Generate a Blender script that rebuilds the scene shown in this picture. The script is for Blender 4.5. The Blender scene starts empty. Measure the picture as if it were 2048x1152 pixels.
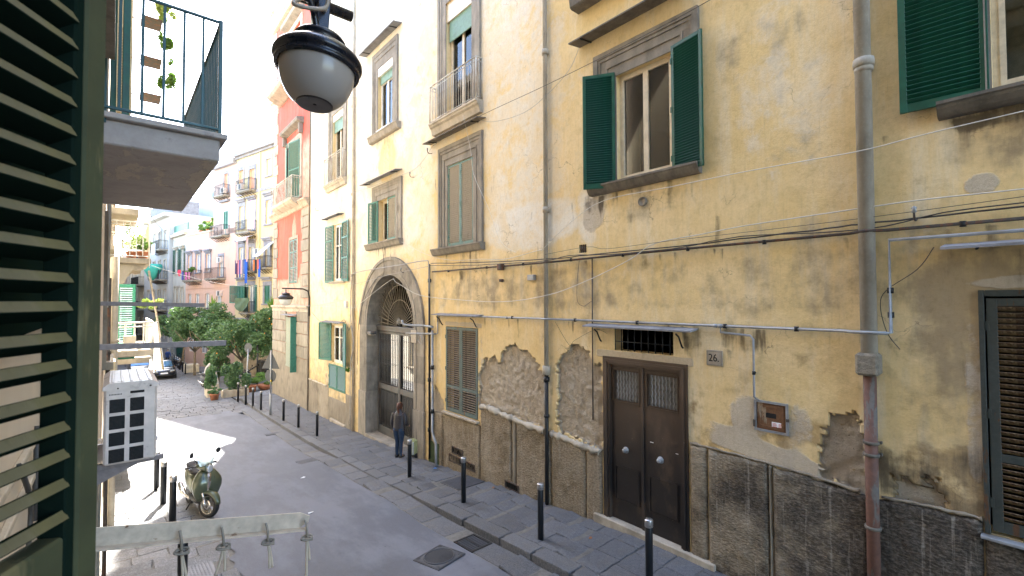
import bpy, bmesh, math, random
import numpy as np
from mathutils import Vector, Matrix, noise as mnoise
rnd = random.Random(7)
S = bpy.context.scene
COL = S.collection
R = math.radians
# ------------------------------------------------------------------ camera
cd = bpy.data.cameras.new('camera'); cam = bpy.data.objects.new('camera', cd); COL.objects.link(cam)
cd.sensor_width = 36.0; cd.lens = 36.0*920.9/2048; cd.clip_start = .05; cd.clip_end = 2000
yaw, pit, rol = R(40.74), R(1.495), R(-.209)
fw = Vector((math.sin(yaw)*math.cos(pit), math.cos(yaw)*math.cos(pit), math.sin(pit)))
rt = Vector((math.cos(yaw), -math.sin(yaw), 0)); up = rt.cross(fw)
rt2 = rt*math.cos(rol)+up*math.sin(rol); up2 = up*math.cos(rol)-rt*math.sin(rol)
cam.matrix_world = Matrix(((rt2.x, up2.x, -fw.x, 0), (rt2.y, up2.y, -fw.y, 0), (rt2.z, up2.z, -fw.z, 0), (0, 0, 0, 1)))
cd.dof.use_dof = True; cd.dof.focus_distance = 9.0; cd.dof.aperture_fstop = 9.0
S.camera = cam
# ------------------------------------------------------------------ sky and sun
SUN_EL, SUN_AZ = 41.8, 20.2
W = bpy.data.worlds.new('World'); S.world = W; W.use_nodes = True
wn = W.node_tree; wn.nodes.clear()
sky = wn.nodes.new('ShaderNodeTexSky'); sky.sky_type = 'NISHITA'; sky.sun_disc = False
sky.sun_elevation = R(SUN_EL); sky.sun_rotation = R(SUN_AZ); sky.dust_density = 1.2; sky.air_density = 1.0; sky.ozone_density = 1.0
bg = wn.nodes.new('ShaderNodeBackground'); bg.inputs[1].default_value = .15
wo = wn.nodes.new('ShaderNodeOutputWorld')
wn.links.new(sky.outputs[0], bg.inputs[0]); wn.links.new(bg.outputs[0], wo.inputs[0])
sl = bpy.data.lights.new('sun', 'SUN'); sl.energy = 4.6; sl.angle = R(.53); sl.color = (1, .95, .87)
so = bpy.data.objects.new('sun', sl); COL.objects.link(so)
sdir = Vector((math.sin(R(SUN_AZ))*math.cos(R(SUN_EL)), math.cos(R(SUN_AZ))*math.cos(R(SUN_EL)), math.sin(R(SUN_EL))))
so.rotation_euler = sdir.to_track_quat('Z', 'Y').to_euler(); so.location = (0, 0, 30)
S.view_settings.view_transform = 'Standard'; S.view_settings.look = 'None'
S.view_settings.gamma = 1; S.view_settings.use_curve_mapping = False
S.view_settings.exposure = 3.42
S.render.engine = 'CYCLES'
S.cycles.max_bounces = 9; S.cycles.diffuse_bounces = 5; S.cycles.glossy_bounces = 4; S.cycles.transparent_max_bounces = 12
# ------------------------------------------------------------------ object helpers
ORG = {}
def link(o, parent=None):
    COL.objects.link(o)
    if parent is not None: o.parent = parent
    return o
def tag(o, label=None, cat=None, group=None, kind=None):
    if label: o['label'] = label
    if cat: o['category'] = cat
    if group: o['group'] = group
    if kind: o['kind'] = kind
    return o
def thing(name, label, cat, loc=(0, 0, 0), group=None, rz=0, local=False):
    o = bpy.data.objects.new(name, None); o.empty_display_size = .2
    o.location = loc; o.rotation_euler = (0, 0, rz); COL.objects.link(o)
    ORG[o.name] = Vector(loc)
    if local: ORG[o.name] = Vector((0, 0, 0))
    return tag(o, label, cat, group)
def copy_tree(o, parent=None):
    c = o.copy(); COL.objects.link(c); c.parent = parent
    if parent is not None and 'label' in c: pass
    for ch in list(o.children): copy_tree(ch, c)
    return c
class MB:
    """collects shapes; build() links them as one mesh object"""
    def __init__(s): s.v = []; s.f = []; s.m = []; s.mi = 0; s.sm = []
    def add(s, vs, fs, smooth=False):
        n = len(s.v); s.v.extend(tuple(v) for v in vs)
        for f in fs: s.f.append(tuple(i+n for i in f)); s.m.append(s.mi); s.sm.append(smooth)
        return s
    def box(s, x0, x1, y0, y1, z0, z1, M=None):
        vs = [(x, y, z) for z in (z0, z1) for y in (y0, y1) for x in (x0, x1)]
        if M is not None: vs = [tuple(M @ Vector(v)) for v in vs]
        return s.add(vs, [(0, 2, 3, 1), (4, 5, 7, 6), (0, 1, 5, 4), (2, 6, 7, 3), (0, 4, 6, 2), (1, 3, 7, 5)])
    def bbox(s, x0, x1, y0, y1, z0, z1, b=.01, M=None):
        """box with chamfered edges"""
        vs = []; idx = {}
        for sz in (0, 1):
            for sy in (0, 1):
                for sx in (0, 1):
                    X, Y, Z = (x0, x1)[sx], (y0, y1)[sy], (z0, z1)[sz]
                    dx, dy, dz = (b, -b)[sx], (b, -b)[sy], (b, -b)[sz]
                    for a, p in enumerate(((X, Y+dy, Z+dz), (X+dx, Y, Z+dz), (X+dx, Y+dy, Z))):
                        idx[(sx, sy, sz, a)] = len(vs); vs.append(p)
        I = idx; fs = []
        for k in (0, 1):
            fs.append(tuple(I[(k, a, c, 0)] for a, c in ((0, 0), (0, 1), (1, 1), (1, 0))))
            fs.append(tuple(I[(a, k, c, 1)] for a, c in ((0, 0), (1, 0), (1, 1), (0, 1))))
            fs.append(tuple(I[(a, c, k, 2)] for a, c in ((0, 0), (0, 1), (1, 1), (1, 0))))
        for a in (0, 1):
            for c in (0, 1):
                fs.append((I[(a, c, 0, 0)], I[(a, c, 1, 0)], I[(a, c, 1, 1)], I[(a, c, 0, 1)]))
                fs.append((I[(a, 0, c, 0)], I[(a, 1, c, 0)], I[(a, 1, c, 2)], I[(a, 0, c, 2)]))
                fs.append((I[(0, a, c, 1)], I[(1, a, c, 1)], I[(1, a, c, 2)], I[(0, a, c, 2)]))
                for d in (0, 1): fs.append((I[(a, c, d, 0)], I[(a, c, d, 1)], I[(a, c, d, 2)]))
        if M is not None: vs = [tuple(M @ Vector(v)) for v in vs]
        return s.add(vs, fs)
    def tube(s, pts, r, n=8, cap=True, close=False):
        P = [Vector(p) for p in pts]; rr = r if hasattr(r, '__len__') else [r]*len(P)
        vs = []; prev = None; m = len(P)
        for i, p in enumerate(P):
            if close: t = (P[(i+1) % m]-P[i-1])
            else: t = (P[min(i+1, m-1)]-P[max(i-1, 0)])
            t = t.normalized() if t.length > 1e-9 else Vector((0, 0, 1))
            if prev is None:
                a = Vector((0, 0, 1)) if abs(t.z) < .9 else Vector((1, 0, 0))
                u = t.cross(a).normalized()
            else:
                u = prev-t*prev.dot(t); u = u.normalized() if u.length > 1e-6 else prev
            prev = u; w = t.cross(u)
            for k in range(n):
                a = 2*math.pi*k/n
                vs.append(p+(u*math.cos(a)+w*math.sin(a))*rr[i])
        fs = []
        for i in range(m if close else m-1):
            j = (i+1) % m
            for k in range(n): fs.append((i*n+k, i*n+(k+1) % n, j*n+(k+1) % n, j*n+k))
        s.add(vs, fs, True)
        if cap and not close:
            b = len(s.v)-len(vs)
            s.f.append(tuple(b+k for k in reversed(range(n)))); s.m.append(s.mi); s.sm.append(False)
            s.f.append(tuple(b+(m-1)*n+k for k in range(n))); s.m.append(s.mi); s.sm.append(False)
        return s
    def rings(s, R_, cap=True, smooth=True):
        """loft through rings, lists of points of equal length"""
        n = len(R_[0]); vs = [p for r in R_ for p in r]; fs = []
        for i in range(len(R_)-1):
            for k in range(n): fs.append((i*n+k, i*n+(k+1) % n, (i+1)*n+(k+1) % n, (i+1)*n+k))
        s.add(vs, fs, smooth)
        if cap:
            b = len(s.v)-len(vs)
            s.f.append(tuple(b+k for k in reversed(range(n)))); s.m.append(s.mi); s.sm.append(smooth)
            s.f.append(tuple(b+(len(R_)-1)*n+k for k in range(n))); s.m.append(s.mi); s.sm.append(smooth)
        return s
    def lathe(s, prof, c=(0, 0, 0), n=24, M=None, cap=True):
        rg = []
        for r, z in prof:
            rg.append([Vector((c[0]+r*math.cos(2*math.pi*k/n), c[1]+r*math.sin(2*math.pi*k/n), c[2]+z)) for k in range(n)])
        if M is not None: rg = [[M @ p for p in q] for q in rg]
        return s.rings(rg, cap)
    def prism(s, poly, fn, d0, d1):
        """poly of 2-D points extruded; fn(a,b,d)->xyz"""
        n = len(poly); vs = [fn(a, b, d0) for a, b in poly]+[fn(a, b, d1) for a, b in poly]
        fs = [tuple(reversed(range(n))), tuple(range(n, 2*n))]+[(k, (k+1) % n, n+(k+1) % n, n+k) for k in range(n)]
        return s.add(vs, fs)
    def mesh(s, name):
        me = bpy.data.meshes.new(name); me.from_pydata([tuple(v) for v in s.v], [], s.f)
        if any(s.sm): me.polygons.foreach_set('use_smooth', s.sm)
        if any(s.m): me.polygons.foreach_set('material_index', s.m)
        return me
    def build(s, name, mat, parent=None, loc=None, fix=True):
        o0 = ORG.get(parent.name, Vector((0, 0, 0))) if parent is not None else Vector((0, 0, 0))
        if o0.length > 0: s.v = [(v[0]-o0.x, v[1]-o0.y, v[2]-o0.z) for v in s.v]
        me = s.mesh(name)
        for m in (mat if isinstance(mat, (list, tuple)) else [mat]): me.materials.append(m)
        if fix:
            b = bmesh.new(); b.from_mesh(me); bmesh.ops.recalc_face_normals(b, faces=b.faces); b.to_mesh(me); b.free()
        o = bpy.data.objects.new(name, me); link(o, parent); ORG[o.name] = o0
        if loc is not None: o.location = loc
        return o
def inst(name, me, parent, loc, rot=(0, 0, 0), sc=(1, 1, 1)):
    o = bpy.data.objects.new(name, me); link(o, parent); o.location = loc; o.rotation_euler = rot; o.scale = sc
    return o
def sell(cx, cy, cz, a, b, n=16, e=2.4, ax='z'):
    """superellipse ring"""
    out = []
    for k in range(n):
        t = 2*math.pi*k/n; c, s_ = math.cos(t), math.sin(t)
        p = a*math.copysign(abs(c)**(2/e), c); q = b*math.copysign(abs(s_)**(2/e), s_)
        out.append(Vector((cx+p, cy+q, cz)) if ax == 'z' else (Vector((cx, cy+p, cz+q)) if ax == 'x' else Vector((cx+p, cy, cz+q))))
    return out
def sag(a, b, d, n=12):
    a = Vector(a); b = Vector(b)
    return [a.lerp(b, i/n)-Vector((0, 0, d*4*(i/n)*(1-i/n))) for i in range(n+1)]
def smoothpts(P, n=4):
    P = [Vector(p) for p in P]; out = []
    for i in range(len(P)-1):
        p0, p1, p2, p3 = P[max(i-1, 0)], P[i], P[i+1], P[min(i+2, len(P)-1)]
        for k in range(n):
            t = k/n
            out.append(.5*((2*p1)+(p2-p0)*t+(2*p0-5*p1+4*p2-p3)*t*t+(3*p1-p0-3*p2+p3)*t**3))
    return out+[P[-1]]
# ------------------------------------------------------------------ materials
class NT:
    def __init__(s, name):
        s.mat = bpy.data.materials.new(name); s.mat.use_nodes = True
        s.t = s.mat.node_tree; s.b = s.t.nodes['Principled BSDF']; s.out = s.t.nodes['Material Output']
        s.tc = s.t.nodes.new('ShaderNodeTexCoord'); s.co = s.tc.outputs['Object']
    def n(s, ty, **k):
        x = s.t.nodes.new(ty)
        for a, b in k.items(): setattr(x, a, b)
        return x
    def l(s, a, b): s.t.links.new(a, b)
    def put(s, sock, v):
        if isinstance(v, (int, float)):
            try: sock.default_value = v
            except Exception: sock.default_value = (v, v, v, 1)
        elif isinstance(v, (tuple, list)): sock.default_value = tuple(v)+((1,) if len(v) == 3 and len(sock.default_value) == 4 else ())
        else: s.l(v, sock)
    def map(s, scale=(1, 1, 1), loc=(0, 0, 0), rot=(0, 0, 0), co=None):
        m = s.n('ShaderNodeMapping'); s.l(co or s.co, m.inputs[0]); m.inputs['Scale'].default_value = scale
        m.inputs['Location'].default_value = loc; m.inputs['Rotation'].default_value = rot; return m.outputs[0]
    def noise(s, sc, det=4, ro=.55, v=None, dist=0):
        x = s.n('ShaderNodeTexNoise'); s.l(v or s.co, x.inputs['Vector']); x.inputs['Scale'].default_value = sc
        x.inputs['Detail'].default_value = det; x.inputs['Roughness'].default_value = ro; x.inputs['Distortion'].default_value = dist
        return x.outputs['Fac']
    def vor(s, sc, v=None, feature='F1', out='Distance'):
        x = s.n('ShaderNodeTexVoronoi'); x.feature = feature; s.l(v or s.co, x.inputs['Vector']); x.inputs['Scale'].default_value = sc
        return x.outputs[out]
    def ramp(s, f, *st):
        r = s.n('ShaderNodeValToRGB'); s.put(r.inputs[0], f); e = r.color_ramp.elements
        while len(e) < len(st): e.new(.5)
        for q, (p, c) in zip(e, st):
            q.position = p; q.color = (c, c, c, 1) if isinstance(c, (int, float)) else tuple(c)+(1,)
        return r.outputs[0]
    def mix(s, f, a, b, blend='MIX'):
        m = s.n('ShaderNodeMix'); m.data_type = 'RGBA'; m.blend_type = blend
        s.put(m.inputs[0], f); s.put(m.inputs[6], a); s.put(m.inputs[7], b); return m.outputs[2]
    def mth(s, op, a, b=0, c=0):
        m = s.n('ShaderNodeMath'); m.operation = op; s.put(m.inputs[0], a); s.put(m.inputs[1], b); s.put(m.inputs[2], c); return m.outputs[0]
    def step(s, f, lo, hi):
        m = s.n('ShaderNodeMapRange'); m.interpolation_type = 'SMOOTHSTEP'; s.put(m.inputs[0], f)
        m.inputs[1].default_value = lo; m.inputs[2].default_value = hi; return m.outputs[0]
    def attr(s, name):
        a = s.n('ShaderNodeAttribute'); a.attribute_name = name
        q = s.n('ShaderNodeSeparateColor'); s.l(a.outputs['Color'], q.inputs[0]); return q.outputs[0], q.outputs[1], q.outputs[2]
    def bump(s, h, st=.3, d=.02, prev=None):
        b = s.n('ShaderNodeBump'); b.inputs['Strength'].default_value = st; b.inputs['Distance'].default_value = d
        s.put(b.inputs['Height'], h)
        if prev is not None: s.l(prev, b.inputs['Normal'])
        return b.outputs[0]
    def fin(s, col, rough=.8, nrm=None, metal=0, spec=None):
        s.put(s.b.inputs['Base Color'], col); s.put(s.b.inputs['Roughness'], rough); s.put(s.b.inputs['Metallic'], metal)
        if spec is not None: s.b.inputs['Specular IOR Level'].default_value = spec
        if nrm is not None: s.l(nrm, s.b.inputs['Normal'])
        return s.mat
MATS = {}
def plain(name, col, rough=.6, metal=0, var=.15, sc=12, bump=.15, dirt=None):
    """painted or cast surface with slight wear"""
    if name in MATS: return MATS[name]
    t = NT(name); f = t.noise(sc, 5, .6); g_ = t.noise(sc*.23, 4, .6)
    a = tuple(c*(1-var) for c in col); b = tuple(min(1, c*(1+var)) for c in col)
    c = t.ramp(f, (.3, a), (.7, b)); c = t.mix(t.step(g_, .45, .75), c, dirt or tuple(x*.72 for x in col))
    r = t.ramp(f, (.3, max(0, rough-.1)), (.7, min(1, rough+.1)))
    MATS[name] = t.fin(c, r, t.bump(f, bump, .005) if bump else None, metal); return MATS[name]
def worn(name, col, under, amount=.6, rough=.5, sc=9, streak=True):
    """paint worn through to the material under it"""
    if name in MATS: return MATS[name]
    t = NT(name); v = t.map((1, 1, .25)) if streak else t.co
    f = t.noise(sc, 6, .65, v); k = t.step(f, amount, amount+.05); n2 = t.noise(sc*3, 4)
    c = t.mix(k, t.ramp(n2, (.3, tuple(x*.8 for x in col)), (.7, tuple(min(1, x*1.2) for x in col))), t.ramp(n2, (.3, tuple(x*.7 for x in under)), (.7, under)))
    MATS[name] = t.fin(c, t.mix(k, rough, .85), t.bump(t.mth('SUBTRACT', n2, k), .25, .004)); return MATS[name]
def glassm(name, tint=(.9, .93, .92), spec=.5, alpha=.75):
    t = NT(name); tr = t.n('ShaderNodeBsdfTransparent'); tr.inputs[0].default_value = tint+(1,)
    gl = t.n('ShaderNodeBsdfGlossy'); gl.inputs['Roughness'].default_value = .02
    df = t.n('ShaderNodeBsdfDiffuse'); df.inputs[0].default_value = (.06, .07, .07, 1)
    fr = t.n('ShaderNodeFresnel'); fr.inputs[0].default_value = 1.6
    m0 = t.n('ShaderNodeMixShader'); m0.inputs[0].default_value = 1-alpha; t.l(tr.outputs[0], m0.inputs[1]); t.l(df.outputs[0], m0.inputs[2])
    m = t.n('ShaderNodeMixShader'); t.l(t.mth('ADD', fr.outputs[0], spec*.2), m.inputs[0]); t.l(m0.outputs[0], m.inputs[1]); t.l(gl.outputs[0], m.inputs[2])
    t.l(m.outputs[0], t.out.inputs[0]); return t.mat
def stone(name, c1, c2, sc=6, rough=.85, bump=.5, dist=.02, streak=False, dirt=(.05, .045, .035)):
    t = NT(name); v = t.map((1, 1, .3)) if streak else t.co
    a = t.noise(sc, 8, .65, v); b = t.noise(sc*5, 6, .6); d = t.noise(sc*.35, 5, .6)
    oi = t.n('ShaderNodeObjectInfo').outputs['Random']
    c = t.ramp(a, (.3, c1), (.7, c2)); c = t.mix(t.mth('MULTIPLY', t.step(d, .45, .8), .6), c, dirt)
    c = t.mix(t.mth('MULTIPLY', t.step(b, .5, .8), .25), c, tuple(min(1, x*1.5) for x in c2))
    hs = t.n('ShaderNodeHueSaturation'); t.put(hs.inputs['Color'], c); t.l(t.mth('ADD', t.mth('MULTIPLY', oi, .3), .85), hs.inputs['Value'])
    nb = t.bump(b, bump, dist*.4, t.bump(a, bump, dist)); return t.fin(hs.outputs[0], rough, nb)
# facade plaster: masks come from two vertex attributes that hold where the paint has faded, stained, fallen off or is darkened for light falloff
def plaster(name, yel=(.70, .52, .245), pale=(.76, .655, .46), att=True, wash=(.73, .70, .63)):
    t = NT(name)
    v = t.map((1, 1, .18)); streaks = t.noise(2.2, 7, .65, v); st2 = t.noise(9, 6, .7, t.map((1, 1, .08)))
    big = t.noise(.55, 6, .6); mid = t.noise(3.0, 8, .62); fine = t.noise(24, 6, .6); vf = t.noise(90, 3, .6)
    blot = t.noise(1.3, 10, .7, dist=.6)
    base = t.mix(t.step(big, .35, .65), yel, tuple(x*y for x, y in zip(yel, (1.08, 1.12, 1.3))))
    base = t.mix(t.mth('MULTIPLY', t.step(streaks, .46, .70), .75), base, pale)
    base = t.mix(t.mth('MULTIPLY', t.step(mid, .50, .64), .34), base, tuple(x*.80 for x in yel))
    base = t.mix(t.mth('MULTIPLY', t.step(st2, .55, .8), .35), base, tuple(x*.74 for x in yel))
    if att:
        w, gr, bare = t.attr('ma'); dk, och, cem = t.attr('mb')
        nn = t.mth('MULTIPLY', t.mth('SUBTRACT', blot, .5), 1.5); n2 = t.mth('MULTIPLY', t.mth('SUBTRACT', mid, .5), 1.2)
        wm = t.step(t.mth('ADD', t.mth('ADD', w, t.mth('MULTIPLY', nn, .8)), t.mth('MULTIPLY', n2, .5)), .36, .70)
        wcol = t.mix(t.step(blot, .4, .62), wash, tuple(x*.5+y*.5 for x, y in zip(wash, yel)))
        wcol = t.mix(t.mth('MULTIPLY', t.step(streaks, .5, .75), .5), wcol, tuple(x*.93 for x in wash))
        # flakes of old yellow left in the wash
        wcol = t.mix(t.mth('MULTIPLY', t.step(t.noise(4.2, 9, .72, dist=1.2), .58, .66), .5), wcol, tuple(x*1.05 for x in yel))
        base = t.mix(t.mth('MULTIPLY', wm, .93), base, wcol)
        om = t.step(t.mth('ADD', och, t.mth('ADD', nn, n2)), .35, .7)
        base = t.mix(t.mth('MULTIPLY', om, .7), base, (.34, .22, .09))
        gm = t.mth('MULTIPLY', t.step(t.mth('ADD', gr, t.mth('ADD', t.mth('MULTIPLY', t.mth('SUBTRACT', streaks, .5), 1.3), n2)), .25, .95), .8)
        base = t.mix(gm, base, (.25, .195, .125))
        cm = t.step(t.mth('ADD', cem, t.mth('MULTIPLY', n2, .9)), .36, .62)
        base = t.mix(t.mth('MULTIPLY', cm, .85), base, t.mix(fine, (.45, .385, .29), (.58, .51, .41)))
        dm = t.mth('MULTIPLY', t.step(t.mth('ADD', dk, t.mth('ADD', t.mth('MULTIPLY', t.mth('SUBTRACT', st2, .5), 1.2), n2)), .3, 1.0), .85)
        base = t.mix(dm, base, (.075, .058, .04))
        bm_ = t.step(t.mth('ADD', bare, t.mth('MULTIPLY', n2, .35)), .42, .52)
        tuf = t.mix(t.step(mid, .3, .7), (.58, .48, .35), (.70, .60, .46))
        tuf = t.mix(t.step(t.noise(8, 8, .7), .58, .72), tuf, (.44, .31, .16)); tuf = t.mix(t.step(fine, .6, .75), tuf, (.24, .19, .13))
        base = t.mix(bm_, base, tuf)
        rough_h = t.mth('MULTIPLY', bm_, 1.0)
    # hairline cracks
    cr = t.vor(1.15, t.map((1, 1, .75), co=None), 'DISTANCE_TO_EDGE')
    ad = t.n('ShaderNodeVectorMath'); ad.operation = 'ADD'; t.l(t.co, ad.inputs[0])
    nz = t.n('ShaderNodeTexNoise'); t.l(t.co, nz.inputs['Vector']); nz.inputs['Scale'].default_value = 3; nz.inputs['Detail'].default_value = 5
    sc_ = t.n('ShaderNodeVectorMath'); sc_.operation = 'SCALE'; t.l(nz.outputs['Color'], sc_.inputs[0]); sc_.inputs['Scale'].default_value = .7; t.l(sc_.outputs[0], ad.inputs[1])
    cr = t.vor(.9, ad.outputs[0], 'DISTANCE_TO_EDGE')
    ck = t.mth('MULTIPLY', t.mth('SUBTRACT', 1, t.step(cr, .001, .007)), t.step(big, .52, .62))
    base = t.mix(t.mth('MULTIPLY', ck, .6), base, (.16, .12, .08))
    base = t.mix(t.mth('MULTIPLY', t.step(vf, .62, .72), .35), base, (.2, .15, .1))
    hi = t.noise(17, 10, .78, t.map((1, 1, .6))); base = t.mix(1, base, t.ramp(hi, (.30, (.86, .84, .80)), (.48, (1, 1, 1)), (.70, (1.08, 1.07, 1.06))), 'MULTIPLY')
    dr = t.noise(30, 6, .7, t.map((1, 1, .045))); base = t.mix(t.mth('MULTIPLY', t.step(dr, .55, .74), .22), base, (.25, .20, .14))
    nb = t.bump(vf, .25, .003, t.bump(fine, .28, .008, t.bump(mid, .4, .03)))
    if att: nb = t.bump(t.mth('MULTIPLY', t.noise(18, 9, .8), t.mth('ADD', rough_h, t.mth('MULTIPLY', cm, .15))), 1.0, .11, nb)
    return t.fin(base, .92, nb, spec=.2)
M_plaster = plaster('ochre_plaster')
M_red = plaster('red_plaster', (.56, .115, .075), (.58, .18, .13), True, (.52, .40, .32))
M_stonegrey = stone('piperno_stone', (.19, .165, .13), (.34, .30, .24), 5, streak=True)
M_stonepale = stone('pale_stone', (.34, .29, .22), (.50, .43, .33), 5, streak=True)
M_stonedark = stone('sooty_stone', (.09, .08, .065), (.20, .17, .13), 6, streak=True)
M_slate = stone('slate_slab', (.17, .17, .18), (.26, .26, .27), 8, bump=.2)
M_white = plain('white_paint', (.74, .71, .64), .45, dirt=(.5, .46, .38))
M_cream = plain('cream_paint', (.66, .56, .40), .4, dirt=(.5, .42, .3))
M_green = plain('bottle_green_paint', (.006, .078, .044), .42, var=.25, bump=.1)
M_sage = worn('sage_green_paint', (.075, .165, .135), (.24, .22, .16), .62)
M_sage2 = worn('faded_teal_paint', (.070, .105, .095), (.20, .13, .08), .58)
M_slatbrown = worn('sun_bleached_slats', (.30, .24, .17), (.16, .11, .07), .55)
M_slattan = worn('tan_slats', (.42, .37, .29), (.24, .2, .15), .62)
M_irongrey = plain('grey_iron', (.11, .11, .105), .5, .3, dirt=(.10, .07, .05))
M_ironblack = plain('black_iron', (.025, .024, .024), .45, .4)
M_galv = plain('galvanised_pipe', (.30, .31, .32), .5, .3, dirt=(.2, .19, .17))
M_rust = worn('rusty_iron', (.07, .055, .045), (.15, .07, .04), .52, .8)
M_glass = glassm('window_glass', (.7, .72, .7), spec=0, alpha=.99); M_glassm = glassm('mirror_like_glass', (.3, .3, .3), 1.2, .8)
M_curtain = plain('cream_curtain', (.72, .66, .52), .9, bump=0)
M_cable = plain('grey_cable', (.35, .33, .30), .6, bump=0); M_cabledark = plain('dark_cable', (.05, .045, .04), .6, bump=0)
M_cablewhite = plain('white_cable', (.58, .54, .46), .5, bump=0)
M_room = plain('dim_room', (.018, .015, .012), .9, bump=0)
# ------------------------------------------------------------------ ground: the street falls away from the camera
GY = [-60, -10, 0, 5, 9.3, 12.3, 18.3, 24, 30, 46, 70, 110, 200, 600]
GZ = [-4.0, -4.15, -4.25, -4.3, -4.62, -4.86, -5.2, -5.4, -5.52, -6.2, -7.3, -9, -12.5, -26]
def g(Y): return float(np.interp(Y, GY, GZ))
def kh(Y):  # kerb height, almost flush in front of the gateway
    return float(np.interp(Y, [0, 8.6, 10.3, 14.6, 16.5, 28, 30], [.13, .13, .03, .03, .12, .11, .05]))
def zr(Y): return g(Y)-(kh(Y) if Y < 30 else .05)
def slope(Y, f=g): return math.atan((f(Y+.4)-f(Y-.4))/.8)
def strip(name, x0, x1, y0, y1, fz, mat, nx=1, dy=.5, fx0=None, fx1=None, kind='structure'):
    n = max(2, int((y1-y0)/dy)+1); vs = []; fs = []
    for i in range(n):
        y = y0+(y1-y0)*i/(n-1); a = fx0(y) if fx0 else x0; b = fx1(y) if fx1 else x1
        for k in range(nx+1): vs.append((a+(b-a)*k/nx, y, fz(y)))
    for i in range(n-1):
        for k in range(nx):
            p = i*(nx+1)+k; fs.append((p, p+1, p+nx+2, p+nx+1))
    m = MB(); m.add(vs, fs); o = m.build(name, mat, fix=False); o['kind'] = kind; return o
def asphalt():
    t = NT('asphalt'); f = t.noise(160, 3, .7); b = t.noise(1.1, 8, .68, t.map((1, .35, 1))); p = t.noise(.35, 5, .6); q = t.noise(14, 6, .7)
    c = t.ramp(f, (.3, (.060, .063, .074)), (.62, (.112, .118, .138)), (.75, (.20, .20, .215)))
    c = t.mix(t.mth('MULTIPLY', t.step(b, .42, .62), .7), c, (.17, .176, .20)); c = t.mix(t.mth('MULTIPLY', t.step(p, .5, .62), .35), c, (.05, .051, .055))
    c = t.mix(t.mth('MULTIPLY', t.step(q, .56, .72), .35), c, (.052, .052, .055))
    c = t.mix(t.mth('MULTIPLY', t.step(t.noise(2.6, 9, .75), .66, .70), .7), c, (.03, .03, .032))
    return t.fin(c, t.ramp(b, (.35, .62), (.65, .85)), t.bump(q, .2, .01, t.bump(f, .5, .004)), spec=.4)
def basalt(name, c1=(.066, .068, .075), c2=(.165, .167, .176)):
    t = NT(name); a = t.noise(7, 8, .7); v = t.vor(34); b = t.noise(38, 5, .7); d = t.noise(1.7, 6, .6)
    oi = t.n('ShaderNodeObjectInfo').outputs['Random']
    c = t.ramp(a, (.32, c1), (.68, c2)); c = t.mix(t.mth('MULTIPLY', t.step(b, .52, .75), .35), c, (.24, .235, .22))
    c = t.mix(t.mth('MULTIPLY', t.step(d, .48, .7), .35), c, (.15, .13, .10))
    hs = t.n('ShaderNodeHueSaturation'); t.put(hs.inputs['Color'], c); t.l(t.mth('ADD', t.mth('MULTIPLY', oi, .34), .84), hs.inputs['Value'])
    c2_ = t.mix(1, hs.outputs[0], t.ramp(t.noise(26, 8, .8), (.35, (.55, .55, .57)), (.52, (1, 1, 1)), (.66, (1.5, 1.48, 1.42))), 'MULTIPLY')
    return t.fin(c2_, t.ramp(a, (.3, .5), (.7, .8)), t.bump(v, .8, .016, t.bump(b, .8, .010)))
def cobblemat():
    t = NT('distant_basalt_paving'); br = t.n('ShaderNodeTexBrick'); t.l(t.map((1, 1, 1)), br.inputs['Vector'])
    br.inputs['Scale'].default_value = 1; br.inputs['Brick Width'].default_value = .55; br.inputs['Row Height'].default_value = .38; br.inputs['Mortar Size'].default_value = .012
    br.inputs['Color1'].default_value = (.09, .092, .10, 1); br.inputs['Color2'].default_value = (.15, .15, .16, 1); br.inputs['Mortar'].default_value = (.05, .045, .04, 1)
    a = t.noise(3, 7, .7); c = t.mix(t.mth('MULTIPLY', a, .5), br.outputs['Color'], (.12, .118, .115))
    return t.fin(c, .68, t.bump(br.outputs['Fac'], -.4, .02, t.bump(a, .4, .03)))
M_asph = asphalt(); M_bas = basalt('basalt_slab'); M_basl = basalt('pale_basalt_slab', (.11, .115, .125), (.28, .285, .295)); M_cob = cobblemat()
M_curb = basalt('kerb_basalt', (.085, .088, .095), (.155, .157, .163)); M_mortar = stone('sandy_joint', (.105, .10, .088), (.19, .178, .158), 12)
ground = strip('ground', -90, 120, -60, 600, lambda y: zr(y)-.10, M_cob, 6, 2)
def rag(y): return 1.70+.10*mnoise.noise(Vector((y*1.1, 3, 0)))+.07*mnoise.noise(Vector((y*4.3, 7, 0)))+.12*(1 if int(y*2.1) % 3 == 0 else 0)*.5
road = strip('road', 1.7, 4.95, -14, 27.2, lambda y: zr(y), M_asph, 8, .08, fx0=rag, fx1=lambda y: 4.95+.02*mnoise.noise(Vector((y*2, 1, 0))) if y < 25 else 4.95-(y-25)*.2+.1*mnoise.noise(Vector((y*3, 1, 0))))
lpave = strip('left_pavement', -.2, 1.9, -14, 30, lambda y: zr(y)-.018, M_mortar, 1, .5)
rpave = strip('right_pavement', 5.6, 7.6, -14, 30.2, lambda y: g(y)-.013, M_mortar, 1, .5)
gut = strip('gutter', 4.9, 5.62, -14, 28, lambda y: zr(y)-.012, M_mortar, 1, .5)
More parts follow.
